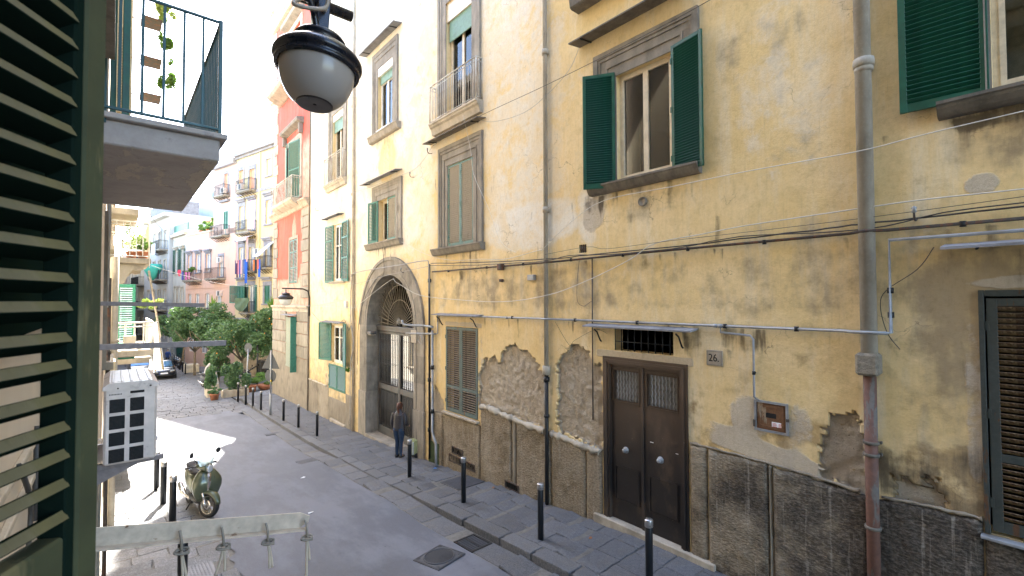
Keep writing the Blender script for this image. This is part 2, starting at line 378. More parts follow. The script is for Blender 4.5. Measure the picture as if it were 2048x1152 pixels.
# loose paving slabs, each one an object; eight rough-cut shapes shared between them
def slabmesh(seed, rough=.04, th=.09):
    r = random.Random(seed); pts = []
    base = [(-.5, -.5), (-.17, -.5), (.17, -.5), (.5, -.5), (.5, 0), (.5, .5), (.17, .5), (-.17, .5), (-.5, .5), (-.5, 0)]
    pts = [(x*.975+r.uniform(-rough, rough)*.5, y*.965+r.uniform(-rough, rough)*.5) for x, y in base]
    n = len(pts); b = .965
    vs = [(x*b, y*b, r.uniform(-.004, .003)) for x, y in pts]+[(x, y, -.014) for x, y in pts]+[(x, y, -th) for x, y in pts]
    vs.append((r.uniform(-.1, .1), r.uniform(-.1, .1), .006)); c = len(vs)-1
    fs = [(k, (k+1) % n, c) for k in range(n)]
    for L in (0, 1): fs += [((L+1)*n+k, (L+1)*n+(k+1) % n, L*n+(k+1) % n, L*n+k) for k in range(n)]
    return vs, fs
def slabset(mat, rough=.04, th=.09, k=8, name='paving_stone'):
    out = []
    for i in range(k):
        m = MB(); m.add(*slabmesh(i*7+3, rough, th)); me = m.mesh(name); me.materials.append(mat); out.append(me)
    return out
SL = slabset(M_bas, .055); SLP = slabset(M_basl); SLC = slabset(M_curb, .02, .30, 5); SLK = slabset(M_bas, .07, .12)
def lay(parent, name, meshes, x0, x1, y0, y1, fz, rows, lens, across=True, jit=.004, gap=.0, cap=300, skip=None):
    """rows run across the street; returns the number laid"""
    cnt = 0; y = y0
    while y < y1:
        w = rnd.uniform(*rows); x = x0-rnd.uniform(0, lens[0]*.6) if x1-x0 > 1 else x0
        while x < x1-.03:
            L = rnd.uniform(*lens); xe = min(x+L, x1)
            if x1-xe < lens[0]*.35: xe = x1
            xs = max(x, x0)
            if xe-xs > .08 and cnt < cap and not (skip and skip((xs+xe)/2, y+w/2)):
                yc = y+w/2
                inst(name, rnd.choice(meshes), parent, ((xs+xe)/2, yc, fz(yc)+rnd.uniform(-jit, jit)),
                     (slope(yc, fz)+rnd.uniform(-.006, .006), rnd.uniform(-.008, .008), rnd.choice((0, math.pi))), (xe-xs-gap, w-gap, 1)); cnt += 1
            x = xe
        y += w
    return cnt
grates = [(6.80, 9.90, .78, .86), (4.45, 7.15, .0, .0)]
def skr(x, y): return abs(x-6.82) < .42 and abs(y-9.92) < .45
lay(rpave, 'paving_stone', SL, 5.80, 7.28, .6, 29.8, lambda y: g(y), (.40, .56), (.42, .75), skip=skr)
lay(lpave, 'paving_stone', SLP, -.14, 1.70, 5.5, 27, lambda y: zr(y), (.34, .52), (.45, .95), skip=lambda x, y: abs(x-1.0) < .42 and abs(y-9.75) < .42)
lay(gut, 'gutter_stone', SL, 4.97, 5.47, 3.2, 27.8, zr, (.65, .95), (.9, .9), skip=lambda x, y: abs(y-7.2) < .34)
kc = thing('kerb', 'long grey stone kerb edging the pavement below the yellow building', 'kerb')
y = 2.0
while y < 29.6:
    L = rnd.uniform(.8, 1.25); yc = y+L/2
    inst('kerb_stone', rnd.choice(SLC), kc, (5.635, yc, g(yc)+.004), (slope(yc), 0, 0), (.325, L-.008, 1)); y += L
# the crossing: cobbles as pieces near, the rest joined
lay(ground, 'cobble_stone', SLK, .2, 5.2, 26.4, 33.3, zr, (.34, .46), (.34, .6), jit=.008, skip=lambda x, y: 1.6 < x < 4.6 and y < 27.1+.3*math.sin(x*3))
m = MB(); V, Fc = slabmesh(5, .07, .12); cnt = 0; yy = 33.3
while yy < 62:
    w = rnd.uniform(.36, .46); x = -.1
    xe_ = 5.6 if yy > 34 else 12
    while x < xe_:
        L = rnd.uniform(.4, .62); vs, fs = slabmesh(rnd.randint(0, 7), .07, .1); z0 = zr(yy+w/2)+rnd.uniform(-.008, .008)
        m.add([(x+L/2+a*L, yy+w/2+b*w, z0+c+b*w*math.tan(slope(yy, zr))) for a, b, c in vs], fs); x += L
    yy += w
for yy0 in np.arange(30.3, 40, .42):
    x = 5.3 if yy0 < 33.3 else 5.7
    while x < 11.5:
        L = rnd.uniform(.4, .62); vs, fs = slabmesh(rnd.randint(0, 7), .07, .1); z0 = zr(yy0+.2)+rnd.uniform(-.008, .008)
        m.add([(x+L/2+a*L, yy0+.2+b*.42, z0+c) for a, b, c in vs], fs); x += L
o = m.build('far_cobbles', M_bas, ground, fix=False); o['kind'] = 'stuff'
# ------------------------------------------------------------------ iron in the street
M_cast = plain('cast_iron', (.080, .082, .090), .6, .4)

def ginv(vs): return [(x, y, z) for x, y, z in vs]
t_ = thing('manhole_cover', 'square iron manhole cover with a ribbed oval in the asphalt beside the drain', 'manhole cover', (4.45, 7.18, zr(7.18)+.022), local=True); t_.rotation_euler = (slope(7.18), 0, R(12))
m = MB(); m.bbox(-.33, .33, -.33, .33, -.03, 0, .006); m.build('frame', M_cast, t_)
m = MB(); m.tube([(.27*math.cos(a*math.pi/16), .27*math.sin(a*math.pi/16), .002) for a in range(32)], .014, 6, close=True)
for k in range(-8, 9):
    h = math.sqrt(max(0, .245**2-(k*.028)**2))
    if h > .03: m.box(k*.028-.007, k*.028+.007, -h, h, 0, .009)
for a in range(4):
    M_ = Matrix.Rotation(a*math.pi/2, 4, 'Z'); m.box(-.31, .31, .295, .315, 0, .006, M_)
    for q in (.25, .275): m.box(q-.006, q+.006, .22, .29, 0, .006, M_)
m.build('lid', M_cast, t_)
t_ = thing('drain_grate', 'slotted iron storm drain in the gutter below the kerb', 'drain', (5.2, 7.2, zr(7.2)+.005), local=True); t_.rotation_euler = (slope(7.2), 0, 0)
m = MB(); m.box(-.22, .22, -.30, -.26, -.03, .004); m.box(-.22, .22, .26, .30, -.03, .004); m.box(-.24, -.2, -.3, .3, -.03, .003); m.box(.2, .24, -.3, .3, -.03, .003); m.box(-.012, .012, -.26, .26, -.03, .002); m.build('frame', M_ironblack, t_)
bm_ = MB(); bm_.bbox(-.19, .19, -.014, .014, -.025, 0, .004); me = bm_.mesh('bar'); me.materials.append(M_cast)
for k in range(9): inst('bar', me, t_, (0, -.23+k*.0575, 0))
m = MB(); m.box(-.2, .2, -.26, .26, -.034, -.03); m.build('pit', M_room, t_)
def coverplate(name, label, x, y, w, h, z, rz=0, mat=None, cellsz=.05):
    o = thing(name, label, 'utility cover', (x, y, z), local=True); o.rotation_euler = (slope(y), 0, rz)
    m = MB(); m.bbox(-w/2, w/2, -h/2, h/2, -.03, .004, .004); m.build('plate', mat or M_cast, o)
    m = MB(); nx = int(w/cellsz)-1; ny = int(h/cellsz)-1
    for i in range(nx):
        for j in range(ny):
            cx, cy = (i-(nx-1)/2)*cellsz, (j-(ny-1)/2)*cellsz
            m.box(-.016, .016, -.007, .007, .004, .008, Matrix.Translation((cx, cy, 0)) @ Matrix.Rotation(R(45 if (i+j) % 2 else -45), 4, 'Z'))
    q = m.build('tread', mat or M_cast, o, fix=False); q['kind'] = 'stuff'; return o
coverplate('pavement_hatch', 'large chequered iron hatch in the pavement under the closed shutters', 6.82, 9.9, .8, .84, g(9.9)+.004)
coverplate('road_hatch', 'small iron cover flush with the asphalt near the kerb, far up the road', 4.7, 15.5, .55, .5, zr(15.5)+.006)
coverplate('telecom_hatch', 'pale worn iron cover with cast ribs in the left pavement by the bollard', 1.0, 9.75, .8, .78, zr(9.75)+.006, 0, plain('worn_cast_iron', (.15, .15, .16), .6, .3))
coverplate('small_hatch', 'thin iron cover in the gutter at the far kerb', 4.9, 20.6, .5, .3, zr(20.6)+.02)
# ------------------------------------------------------------------ litter
def scrap(x, y, z, s, label, mat, name='paper_scrap'):
    m = MB(); pts = [(rnd.uniform(-.5, .5), rnd.uniform(-.3, .3), rnd.uniform(0, .25)) for _ in range(5)]
    pts = [(math.cos(a*1.257)*rnd.uniform(.4, .6), math.sin(a*1.257)*rnd.uniform(.25, .4), rnd.uniform(.02, .25)) for a in range(5)]
    vs = [(p[0]*s, p[1]*s, p[2]*s) for p in pts]; vs += [(a, b, c+.004) for a, b, c in vs]
    m.add(vs, [(0, 1, 2), (0, 2, 3), (0, 3, 4), (7, 6, 5), (8, 7, 5), (9, 8, 5)]+[(k, (k+1) % 5, 5+(k+1) % 5, 5+k) for k in range(5)])
    o = m.build(name, mat, loc=(x, y, z+.004)); return tag(o, label, 'litter')
M_paper = plain('white_paper', (.8, .8, .8), .8, bump=0); M_blue = plain('blue_plastic', (.05, .25, .65), .4, bump=0); M_leafb = plain('dry_leaf', (.30, .12, .05), .9)
scrap(4.05, 13.7, zr(13.7), .16, 'crumpled white paper in the middle of the asphalt', M_paper)
scrap(3.4, 10.9, zr(10.9), .12, 'small pale scrap of paper nearer on the asphalt', M_paper)
scrap(.35, 10.2, zr(10.2), .14, 'white tissue on the left pavement by the hatch', M_paper)
scrap(6.95, 11.45, g(11.45), .13, 'crushed blue plastic wrapper beside the wall pipes', M_blue, 'plastic_wrapper')
scrap(7.05, 8.9, g(8.9), .1, 'rust coloured dead leaf at the foot of the wall', M_leafb, 'dead_leaf')
scrap(6.6, 5.5, g(5.5), .09, 'brown dead leaf on the paving before the metal door', M_leafb, 'dead_leaf')
# ------------------------------------------------------------------ numpy noise and facade walls
_rs = np.random.RandomState(11); _tab = _rs.rand(256, 256)
def vnoise(x, y):
    xi = np.floor(x).astype(int); yi = np.floor(y).astype(int); fx = x-xi; fy = y-yi
    fx = fx*fx*(3-2*fx); fy = fy*fy*(3-2*fy); T = lambda a, b: _tab[a % 256, b % 256]
    return (T(xi, yi)*(1-fx)+T(xi+1, yi)*fx)*(1-fy)+(T(xi, yi+1)*(1-fx)+T(xi+1, yi+1)*fx)*fy
def fbm(x, y, o=4):
    s = 0; a = .5; t = 0
    for k in range(o): s = s+a*vnoise(x*2**k+k*17.3, y*2**k+k*9.1); t += a; a *= .55
    return s/t
def ss(a, lo, hi): t = np.clip((a-lo)/(hi-lo), 0, 1); return t*t*(3-2*t)
def blob(Y, Z, y, z, ry, rz, amp=1.): return amp*(1-ss(np.sqrt(((Y-y)/ry)**2+((Z-z)/rz)**2), .55, 1.15))
def band(V, a, b, s=.3): return ss(V, a-s, a+s)*(1-ss(V, b-s, b+s))
def inpoly(Y, Z, P):
    c = np.zeros(Y.shape, bool); n = len(P)
    for i in range(n):
        (x1, y1), (x2, y2) = P[i], P[(i+1) % n]
        if y1 == y2: continue
        k = ((y1 > Z) != (y2 > Z)) & (Y < (x2-x1)*(Z-y1)/(y2-y1)+x1); c ^= k
    return c
FX = 7.3
def lines(a, b, stepf, keys):
    L = [a]; 
    while L[-1] < b: L.append(L[-1]+stepf(L[-1]))
    L[-1] = b; K = sorted(k for k in set(keys) if a < k < b)
    L = [v for v in L if v in (a, b) or all(abs(v-k) > .012 for k in K)]
    return sorted(set(L+K))
def wallmesh(name, y0, y1, z0, z1, ops, attr, disp, mat, parent, sy, sz, archf=None, reveal=.28, deep={}):
    ky = [v for o in ops for v in o[:2]]; kz = [v for o in ops for v in o[2:4]]
    Ly = np.array(lines(y0, y1, sy, ky)); Lz = np.array(lines(z0, z1, sz, kz))
    Y, Z = np.meshgrid(Ly, Lz, indexing='ij'); ny, nz = Y.shape
    A, B = attr(Y, Z); D = disp(Y, Z, A)
    for o in ops:  # flat round the openings
        e = (Y >= o[0]-.001) & (Y <= o[1]+.001) & (Z >= o[2]-.001) & (Z <= o[3]+.001); D[e] = 0
    V = np.stack([FX-D, Y, Z], -1).reshape(-1, 3)
    cy = (Ly[:-1]+Ly[1:])/2; cz = (Lz[:-1]+Lz[1:])/2; CY, CZ = np.meshgrid(cy, cz, indexing='ij')
    keep = np.ones(CY.shape, bool)
    for o in ops: keep &= ~((CY > o[0]) & (CY < o[1]) & (CZ > o[2]) & (CZ < o[3]))
    if archf is not None: keep &= ~archf(CY, CZ)
    I = np.arange(ny*nz).reshape(ny, nz)
    Fq = np.stack([I[:-1, :-1][keep], I[:-1, 1:][keep], I[1:, 1:][keep], I[1:, :-1][keep]], -1)
    verts = V.tolist(); faces = Fq.tolist(); aa = A.reshape(-1, 3); bb = B.reshape(-1, 3); extra = []
    for o in ops:
        d = deep.get(o, reveal); n = len(verts)
        a, b, c, e = o[:4]
        verts += [(FX, a, c), (FX, b, c), (FX, b, e), (FX, a, e), (FX+d, a, c), (FX+d, b, c), (FX+d, b, e), (FX+d, a, e)]
        faces += [[n, n+1, n+5, n+4], [n+1, n+2, n+6, n+5], [n+2, n+3, n+7, n+6], [n+3, n, n+4, n+7]]; extra.append(8)
    me = bpy.data.meshes.new(name); me.from_pydata(verts, [], faces); me.materials.append(mat)
    for nm, arr in (('ma', aa), ('mb', bb)):
        at = me.color_attributes.new(nm, 'FLOAT_COLOR', 'POINT'); full = np.zeros((len(verts), 4), np.float32); full[:len(arr), :3] = arr; full[:, 3] = 1
        at.data.foreach_set('color', full.ravel())
    me.polygons.foreach_set('use_smooth', [True]*len(faces)); 
    o_ = bpy.data.objects.new(name, me); link(o_, parent)
    try: me.set_sharp_from_angle(angle=R(40))
    except Exception: pass
    return o_
def fb(m, y0, y1, z0, z1, d0, d1, b=0):
    """box on the facade, d measured out of the wall into the street"""
    (m.bbox if b else m.box)(FX-d1, FX-d0, y0, y1, z0, z1, *([b] if b else []))
    return m
# openings (y0,y1,z0,z1)
O_W26 = (4.19, 5.35, 2.26, 4.33); O_R1 = (-1.20, .34, 2.27, 4.6); O_R2 = (-.95, .50, -2.57, .09); O_DOOR = (3.96, 5.72, -4.32, -1.10); O_TR = (4.22, 5.46, -.97, -.56)
O_C = (10.06, 11.32, 1.53, 3.91); O_CB = (10.10, 11.40, 5.30, 8.75); O_CL = (9.87, 11.42, -3.18, -.75); O_B = (14.62, 15.97, 2.08, 3.66); O_T = (14.86, 16.07, 6.20, 8.60)
O_A1 = (19.5, 20.8, 5.20, 8.3); O_A2 = (19.56, 20.53, .83, 3.33); O_A3 = (19.34, 20.72, -2.72, -1.08); O_A3b = (19.10, 21.05, -3.88, -2.79); O_CE = (19.15, 20.60, -5.14, -4.28)
O_MB = (2.45, 2.88, -1.93, -1.52); O_SV = (6.13, 6.33, .97, 1.14); O_V1 = (10.50, 11.0, -4.27, -4.12); O_V3 = (8.2, 8.67, -4.5, -4.36); O_R3 = (4.3, 5.5, 6.38, 8.6)
MOPS = [O_W26, O_R1, O_R2, O_DOOR, O_TR, O_C, O_CB, O_CL, O_B, O_T, O_A1, O_A2, O_A3, O_A3b, O_CE, O_MB, O_SV, O_R3]
AC_Y, AC_Z, AC_R, AC_RO = 15.06, -.93, 1.82, 2.46
def in_arch(CY, CZ, r=AC_R+.2): return (np.abs(CY-AC_Y) < r) & ((CZ < AC_Z) | ((CY-AC_Y)**2+(CZ-AC_Z)**2 < r*r))
PATCH1 = [(9.86, -1.95), (9.5, -1.50), (9.12, -1.42), (8.98, -1.62), (8.85, -1.28), (8.5, -1.08), (8.2, -1.12), (7.75, -1.35), (7.42, -1.62), (7.30, -2.0), (7.32, -2.84), (9.86, -2.86)]
PATCH2 = [(6.98, -1.40), (6.7, -1.05), (6.42, -.90), (6.08, -1.02), (5.95, -1.3), (5.78, -1.25), (5.74, -2.95), (6.95, -2.85)]
def main_attr(Y, Z):
    w = .16+.12*ss(Y, 2, 6)+.30*ss(Y, 6.2, 7.6)*ss(Z, 1.0, 2.2)+.16*ss(Y, 12, 14)*ss(Z, -1.6, 0)+.12*ss(Y, 16, 19)
    w = np.maximum(w, blob(Y, Z, 7.9, 1.75, 2.1, .75, .78)); w = np.maximum(w, blob(Y, Z, 5.9, 1.75, .7, .9, .62))
    w = np.maximum(w, blob(Y, Z, 18, 6, 5.5, 6, .55)); w = np.maximum(w, blob(Y, Z, 9, 7.5, 2.4, 2.3, .62)); w = np.maximum(w, blob(Y, Z, 13.3, 5.2, 1.6, 3.2, .62))
    w = np.maximum(w, blob(Y, Z, 2.4, 3.0, .9, 2.0, .44)); w = np.maximum(w, blob(Y, Z, 6.2, .35, .5, .5, .45))
    w -= blob(Y, Z, 10.7, 3.0, 1.5, 2.0, .3)+blob(Y, Z, 15.3, 5.0, .8, .9, .5)+blob(Y, Z, 5.2, 1.5, .75, .6, .7)
    gr = .12+.16*(1-ss(Y, 1.5, 5.5))*(1-ss(Z, -.4, 2.2))+.25*band(Z, -.2, .72, .12)*(1-ss(Y, 11, 14))+.22*(1-ss(Z, -2.9, -1.4))+.12*(1-ss(Y, 1.0, 1.5))*(1-ss(Z, .4, 1.6))+.30*(1-ss(Y, .3, .9))*(1-ss(Z, .1, .6))  # grime, plus lower right darkening that puts light falloff into the colour
    gr += blob(Y, Z, 6.5, .1, 1.4, .9, .22)+blob(Y, Z, 9.6, .2, 2.0, .5, .22)+blob(Y, Z, .7, -1.2, .5, 1.6, .1)+blob(Y, Z, 2.6, 1.0, 1.4, .25, .25)+blob(Y, Z, 2.9, 3.9, 1.0, .35, .28)+blob(Y, Z, 2.3, 2.15, .6, .25, .3)
    for o in (O_W26, O_C, O_B, O_T, O_R1): gr += blob(Y, Z, (o[0]+o[1])/2, o[2]-.45, (o[1]-o[0])*.8, .5, .28)
    gr += .25*band(Y, 18.2, 24, .3)*(1-ss(Z, -3.9, -2.6))+blob(Y, Z, .35, 1.7, .35, .6, .35)+blob(Y, Z, .6, -.3, .5, .9, .3)
    bare = np.zeros(Y.shape); j1 = (fbm(Y*5, Z*5, 4)-.5)*.22+(fbm(Y*17, Z*17, 3)-.5)*.13; j2 = (fbm(Y*5+40, Z*5+9, 4)-.5)*.22+(fbm(Y*17+9, Z*17+30, 3)-.5)*.13
    bare[inpoly(Y+j1, Z+j2, PATCH1) | inpoly(Y+j1, Z+j2, PATCH2)] = 1
    bare = np.maximum(bare, ((np.abs(Y-1.05) < .22+j1) & (Z < -2.2+j2*2) & (Z > -2.55))*.6)
    bare = np.maximum(bare, inpoly(Y+j1, Z+j2, [(1.95, -1.55), (1.6, -1.45), (1.55, -2.5), (2.1, -2.5), (2.0, -2.0)])*.8)
    bare = np.maximum(bare, inpoly(Y+j1*.6, Z+j2, [(12.4, -3.2), (12.0, -2.6), (11.6, -2.9), (11.5, -3.4), (12.3, -3.6)])*.9)
    dk = blob(Y, Z, 3.95, -2.4, .2, 1.4, .45)+blob(Y, Z, 1.2, -2.2, .45, .35, .5)+blob(Y, Z, .8, -2.1, .8, .5, .3)+.16*(1-ss(Y, .4, 1.1))*(1-ss(Z, -.2, 1))
    for py in (1.46, 7.24): dk += .28*(1-ss(np.abs(Y-py), .08, .30))*(1-ss(Z, -1, 1.5))
    dk += blob(Y, Z, .35, 2.02, .4, .16, .8)+blob(Y, Z, 3.1, -.62, .5, .25, .5)+blob(Y, Z, 3.85, -.7, .2, .4, .5)+.3*(1-ss(Z, g_arr(Y)+.1, g_arr(Y)+.7))+blob(Y, Z, 5.95, 2.0, .3, .35, .5)
    sr = np.random.RandomState(4)
    for k in range(150):
        y0 = sr.uniform(.2, 12); zt_ = [(.80, .9), (-.46, .9), (2.05, 1.2), (sr.uniform(-1, 5), 1.2)][sr.randint(4)]; L = sr.uniform(.25, zt_[1]); w_ = sr.uniform(.012, .05)*(1+.6*sr.rand())
        if zt_[0] == -.46 and y0 < 1.5: continue
        dk = dk+sr.uniform(.25, .75)*np.exp(-((Y-y0-.02*np.sin(Z*7+k))/w_)**2)*(Z < zt_[0])*(1-ss(zt_[0]-Z, 0, L))
    for o in (O_W26, O_C, O_R1, O_B, O_T):
        for k in range(9):
            y0 = sr.uniform(o[0]-.3, o[1]+.3); L = sr.uniform(.4, 1.5); dk = dk+sr.uniform(.3, .8)*np.exp(-((Y-y0)/sr.uniform(.02, .06))**2)*(Z < o[2]-.15)*(1-ss(o[2]-.15-Z, 0, L))
    dk = dk+.22*(1-ss(Y, .2, 1.3))*(1-ss(Z, .3, 1.8))  # lower right darkened further, shade painted into the plaster
    och = blob(Y, Z, 3.5, -2.0, .8, .7, .42)+blob(Y, Z, 2.2, -2.1, 1.0, .5, .4)+blob(Y, Z, .8, -2.1, .7, .5, .45)+.2*(1-ss(Z, -.6, .2))*(1-ss(Y, 2, 3.4))+blob(Y, Z, 20.5, -3.2, 2, .8, .3)+.18*band(Y, 6.9, 9.9, .3)*band(Z, -1.6, .6, .3)  # ochre patches, plus lower right yellowing painted for the light falloff
    cem = blob(Y, Z, 2.95, -1.75, .42, .38, .75)+blob(Y, Z, 2.3, -1.85, .22, .5, .55)+band(Y, 3.85, 5.9, .06)*band(Z, -1.13, -.98, .03)*.9
    edge = -2.22-.22*(Y < 3.9)
    cem += band(Y, 1.9, 3.6, .3)*band(Z, -2.45+(Y-2.5)*.12, -2.15+(Y-2.5)*.22, .06)*.8+blob(Y, Z, 5.95, 1.72, .35, .42, .8)+blob(Y, Z, .55, -1.2, .11, 1.3, .55)+blob(Y, Z, .1, .17, .6, .09, .8)+blob(Y, Z, .45, 1.28, .18, .16, .8)
    cem += band(Y, 9.7, 11.5, .05)*band(Z, -.74, -.60, .03)*.7+blob(Y, Z, 9.72, -1.9, .1, 1.2, .5)+band(Y, 12.1, 12.6, .05)*band(Z, -4, -.9, .2)*.4+blob(Y, Z, 20.6, -3.5, 1.0, .35, .5)
    return np.stack([np.clip(w, 0, 1.2), np.clip(gr, 0, 1.2), bare], -1), np.stack([np.clip(dk, 0, 1.2), och, cem], -1)
def g_arr(Y): return np.interp(Y, GY, GZ)
def main_disp(Y, Z, A):
    d = (fbm(Y*1.3, Z*1.3, 4)-.5)*.022+(fbm(Y*6, Z*6, 3)-.5)*.008
    b = A[..., 2]; return d-b*(.065+(fbm(Y*11, Z*11, 4)-.5)*.08)
main = thing('apartment_house', 'long weathered ochre plaster house with green shutters, arched gateway and brown metal door', 'building', (FX, 12, -4.86))
ORG[main.name] = Vector((0, 0, 0)); main.location = (0, 0, 0)
sy = lambda y: .35 if y < -.3 else (.033 if y < 10 else (.05 if y < 13 else (.09 if y < 24 else .12)))
sz = lambda z: .035 if z < .9 else (.06 if z < 4.6 else .14)
wallmesh('wall', -9, 23.95, -5.75, 30, MOPS, main_attr, main_disp, M_plaster, main, sy, sz, in_arch, deep={O_DOOR: .12, O_MB: .03})  # upper wall, out of view, raised to shade the house opposite
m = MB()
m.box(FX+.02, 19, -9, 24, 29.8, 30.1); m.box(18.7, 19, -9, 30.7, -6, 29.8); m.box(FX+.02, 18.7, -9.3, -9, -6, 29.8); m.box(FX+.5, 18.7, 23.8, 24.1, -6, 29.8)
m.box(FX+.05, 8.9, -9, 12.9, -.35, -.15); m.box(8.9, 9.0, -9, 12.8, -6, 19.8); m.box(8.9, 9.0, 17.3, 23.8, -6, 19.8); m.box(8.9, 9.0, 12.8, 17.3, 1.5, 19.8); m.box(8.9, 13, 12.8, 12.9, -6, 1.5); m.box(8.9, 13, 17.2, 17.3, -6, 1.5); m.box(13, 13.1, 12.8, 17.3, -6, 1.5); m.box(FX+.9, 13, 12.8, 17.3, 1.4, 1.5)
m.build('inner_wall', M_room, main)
# ---- plinth: rough panels with joints between them
def rockmat():
    t = NT('hammered_plinth'); v = t.map((1, .8, 1.6), rot=(R(20), 0, 0)); a = t.noise(26, 6, .65, v); vo = t.vor(21, v); b = t.noise(1.1, 8, .65); st = t.noise(2.6, 7, .7, t.map((1, 1, .22))); ln = t.noise(14, 4, .6, t.map((1, 1, .05)))
    sp = t.n('ShaderNodeSeparateXYZ'); t.l(t.co, sp.inputs[0]); yy = sp.outputs[1]; zz = sp.outputs[2]
    c = t.ramp(a, (.3, (.17, .135, .09)), (.7, (.34, .28, .20))); c = t.mix(t.mth('MULTIPLY', t.step(st, .46, .68), .6), c, (.36, .31, .23))
    c = t.mix(t.mth('MULTIPLY', t.step(b, .46, .66), .5), c, (.12, .085, .04))
    soot = t.step(t.mth('ADD', t.mth('MULTIPLY', t.mth('SUBTRACT', b, .5), 2.2), t.mth('MULTIPLY', t.mth('SUBTRACT', 4.4, yy), .26)), .05, .75)
    c = t.mix(t.mth('MULTIPLY', soot, .86), c, t.mix(t.step(a, .4, .65), (.030, .026, .024), (.115, .10, .085)))
    c = t.mix(t.mth('MULTIPLY', t.step(ln, .56, .72), .45), c, (.42, .38, .32)); c = t.mix(t.mth('MULTIPLY', t.step(t.noise(3.3, 8, .7), .58, .7), .5), c, (.055, .048, .035))
    c = t.mix(1, c, t.ramp(t.noise(24, 9, .8, v), (.34, (.60, .58, .56)), (.5, (1, 1, 1)), (.66, (1.30, 1.28, 1.24))), 'MULTIPLY')
    return t.fin(c, .93, t.bump(vo, .5, .02, t.bump(a, .8, .03)), spec=.2)
M_rock = rockmat(); M_band = stone('smooth_plinth_band', (.24, .20, .145), (.36, .31, .235), 6, streak=True, dirt=(.1, .085, .06)); M_lime = stone('lime_cap', (.42, .37, .28), (.56, .50, .40), 9, bump=.6)
def panel(y0, y1, zt0, zt1, d=.05, mat=None, st=.04, amp=.020, name='plinth_panel'):
    """zt0/zt1: top height at y0/y1"""
    mat = mat or M_rock; ny = max(2, int((y1-y0)/st)+1); zb = min(g(y0), g(y1))-.12; nz = max(3, int((max(zt0, zt1)-zb)/st)+1)
    u = np.linspace(0, 1, ny); w = np.linspace(0, 1, nz); U, Wd = np.meshgrid(u, w, indexing='ij'); Yv = y0+(y1-y0)*U; Zt = zt0+(zt1-zt0)*U; Zv = zb+(Zt-zb)*Wd
    Zv = Zv+(Wd**6)*((fbm(Yv*6+y0, Yv*0+1, 4)-.5)*.09)
    D = d+(fbm(Yv*14+3, Zv*9, 4)-.5)*amp*1.9+(fbm(Yv*2, Zv*2+5, 3)-.5)*.03
    e = np.minimum(np.minimum(U*(y1-y0), (1-U)*(y1-y0)), (1-Wd)*(Zt-zb)); D = D*ss(e, -.002, .035)+.012*(1-ss(e, 0, .03))
    V = np.stack([FX-D, Yv, Zv], -1).reshape(-1, 3).tolist(); I = np.arange(ny*nz).reshape(ny, nz)
    Fq = np.stack([I[:-1, :-1], I[:-1, 1:], I[1:, 1:], I[1:, :-1]], -1).reshape(-1, 4).tolist(); n = len(V)
    V += [(FX+.05, Yv[i, j], Zv[i, j]) for i, j in ((0, 0), (0, nz-1), (ny-1, nz-1), (ny-1, 0))]
    Fq += [[n+1, n+2]+[int(I[i, nz-1]) for i in reversed(range(ny))], [n, n+1]+[int(I[0, j]) for j in reversed(range(nz))], [n+3]+[int(I[ny-1, j]) for j in range(nz)]+[n+2]]
    mm = MB(); mm.add(V, Fq, True); o = mm.build(name, mat, main, fix=False)
    try: o.data.set_sharp_from_angle(angle=R(60))
    except Exception: pass
    return o
panel(-1.2, -.05, -2.62, -2.62); panel(-.04, .50, -2.62, -2.60); panel(.515, 1.52, -2.44, -2.50); panel(1.535, 2.66, -2.50, -2.42); panel(2.72, 3.62, -2.41, -2.40); panel(3.64, 3.93, -2.39, -2.39, .045)
panel(2.668, 2.715, -2.42, -2.42, .05, M_band, .02, .006, 'plinth_strip'); panel(5.76, 6.16, -2.98, -2.96, .05); panel(6.17, 7.14, -2.95, -2.90, .05); panel(7.16, 8.30, -2.90, -2.86, .05)
panel(8.32, 8.46, -2.85, -2.85, .045, M_band, .03, .008, 'plinth_strip'); panel(8.48, 9.72, -2.84, -2.80, .05); panel(9.74, 11.52, -3.27, -3.27, .05); panel(11.54, 12.32, -3.3, -3.35, .045)
for a, b in ((18.3, 19.05), (21.1, 22.4), (22.42, 23.9)): panel(a, b, -3.86, -3.86, .03, M_band, .1, .01)
panel(19.07, 21.08, -4.26, -4.26, .028, M_band, .1, .008, 'plinth_panel').location.z = 0
for o in list(main.children):
    pass
m = MB()   # lumpy pale cap over the plinth left of the metal door
def capline(m, pts, r, n=8):
    P = smoothpts([(FX-.018, y, z) for y, z in pts], 9); m.tube([(p.x+rnd.uniform(-.004, .004), p.y, p.z+rnd.uniform(-.008, .008)) for p in P], [r*rnd.uniform(.55, 1.15) for _ in P], n)
capline(m, [(9.76, -2.80), (9.4, -2.76), (8.9, -2.82), (8.2, -2.88), (7.34, -2.92)], .085); capline(m, [(7.14, -2.92), (6.8, -2.94), (6.3, -2.99), (5.8, -3.0)], .085); m.build('plinth_cap', M_lime, main)
m = MB(); capline(m, [(3.92, -2.385), (3.2, -2.39), (2.4, -2.41), (1.62, -2.47)], .024); capline(m, [(1.4, -2.47), (.9, -2.44), (.52, -2.43)], .024)
m.build('plinth_cap', M_band, main)
m = MB(); capline(m, [(23.9, -3.84), (21.3, -3.85)], .05); m.build('plinth_cap', M_lime, main)
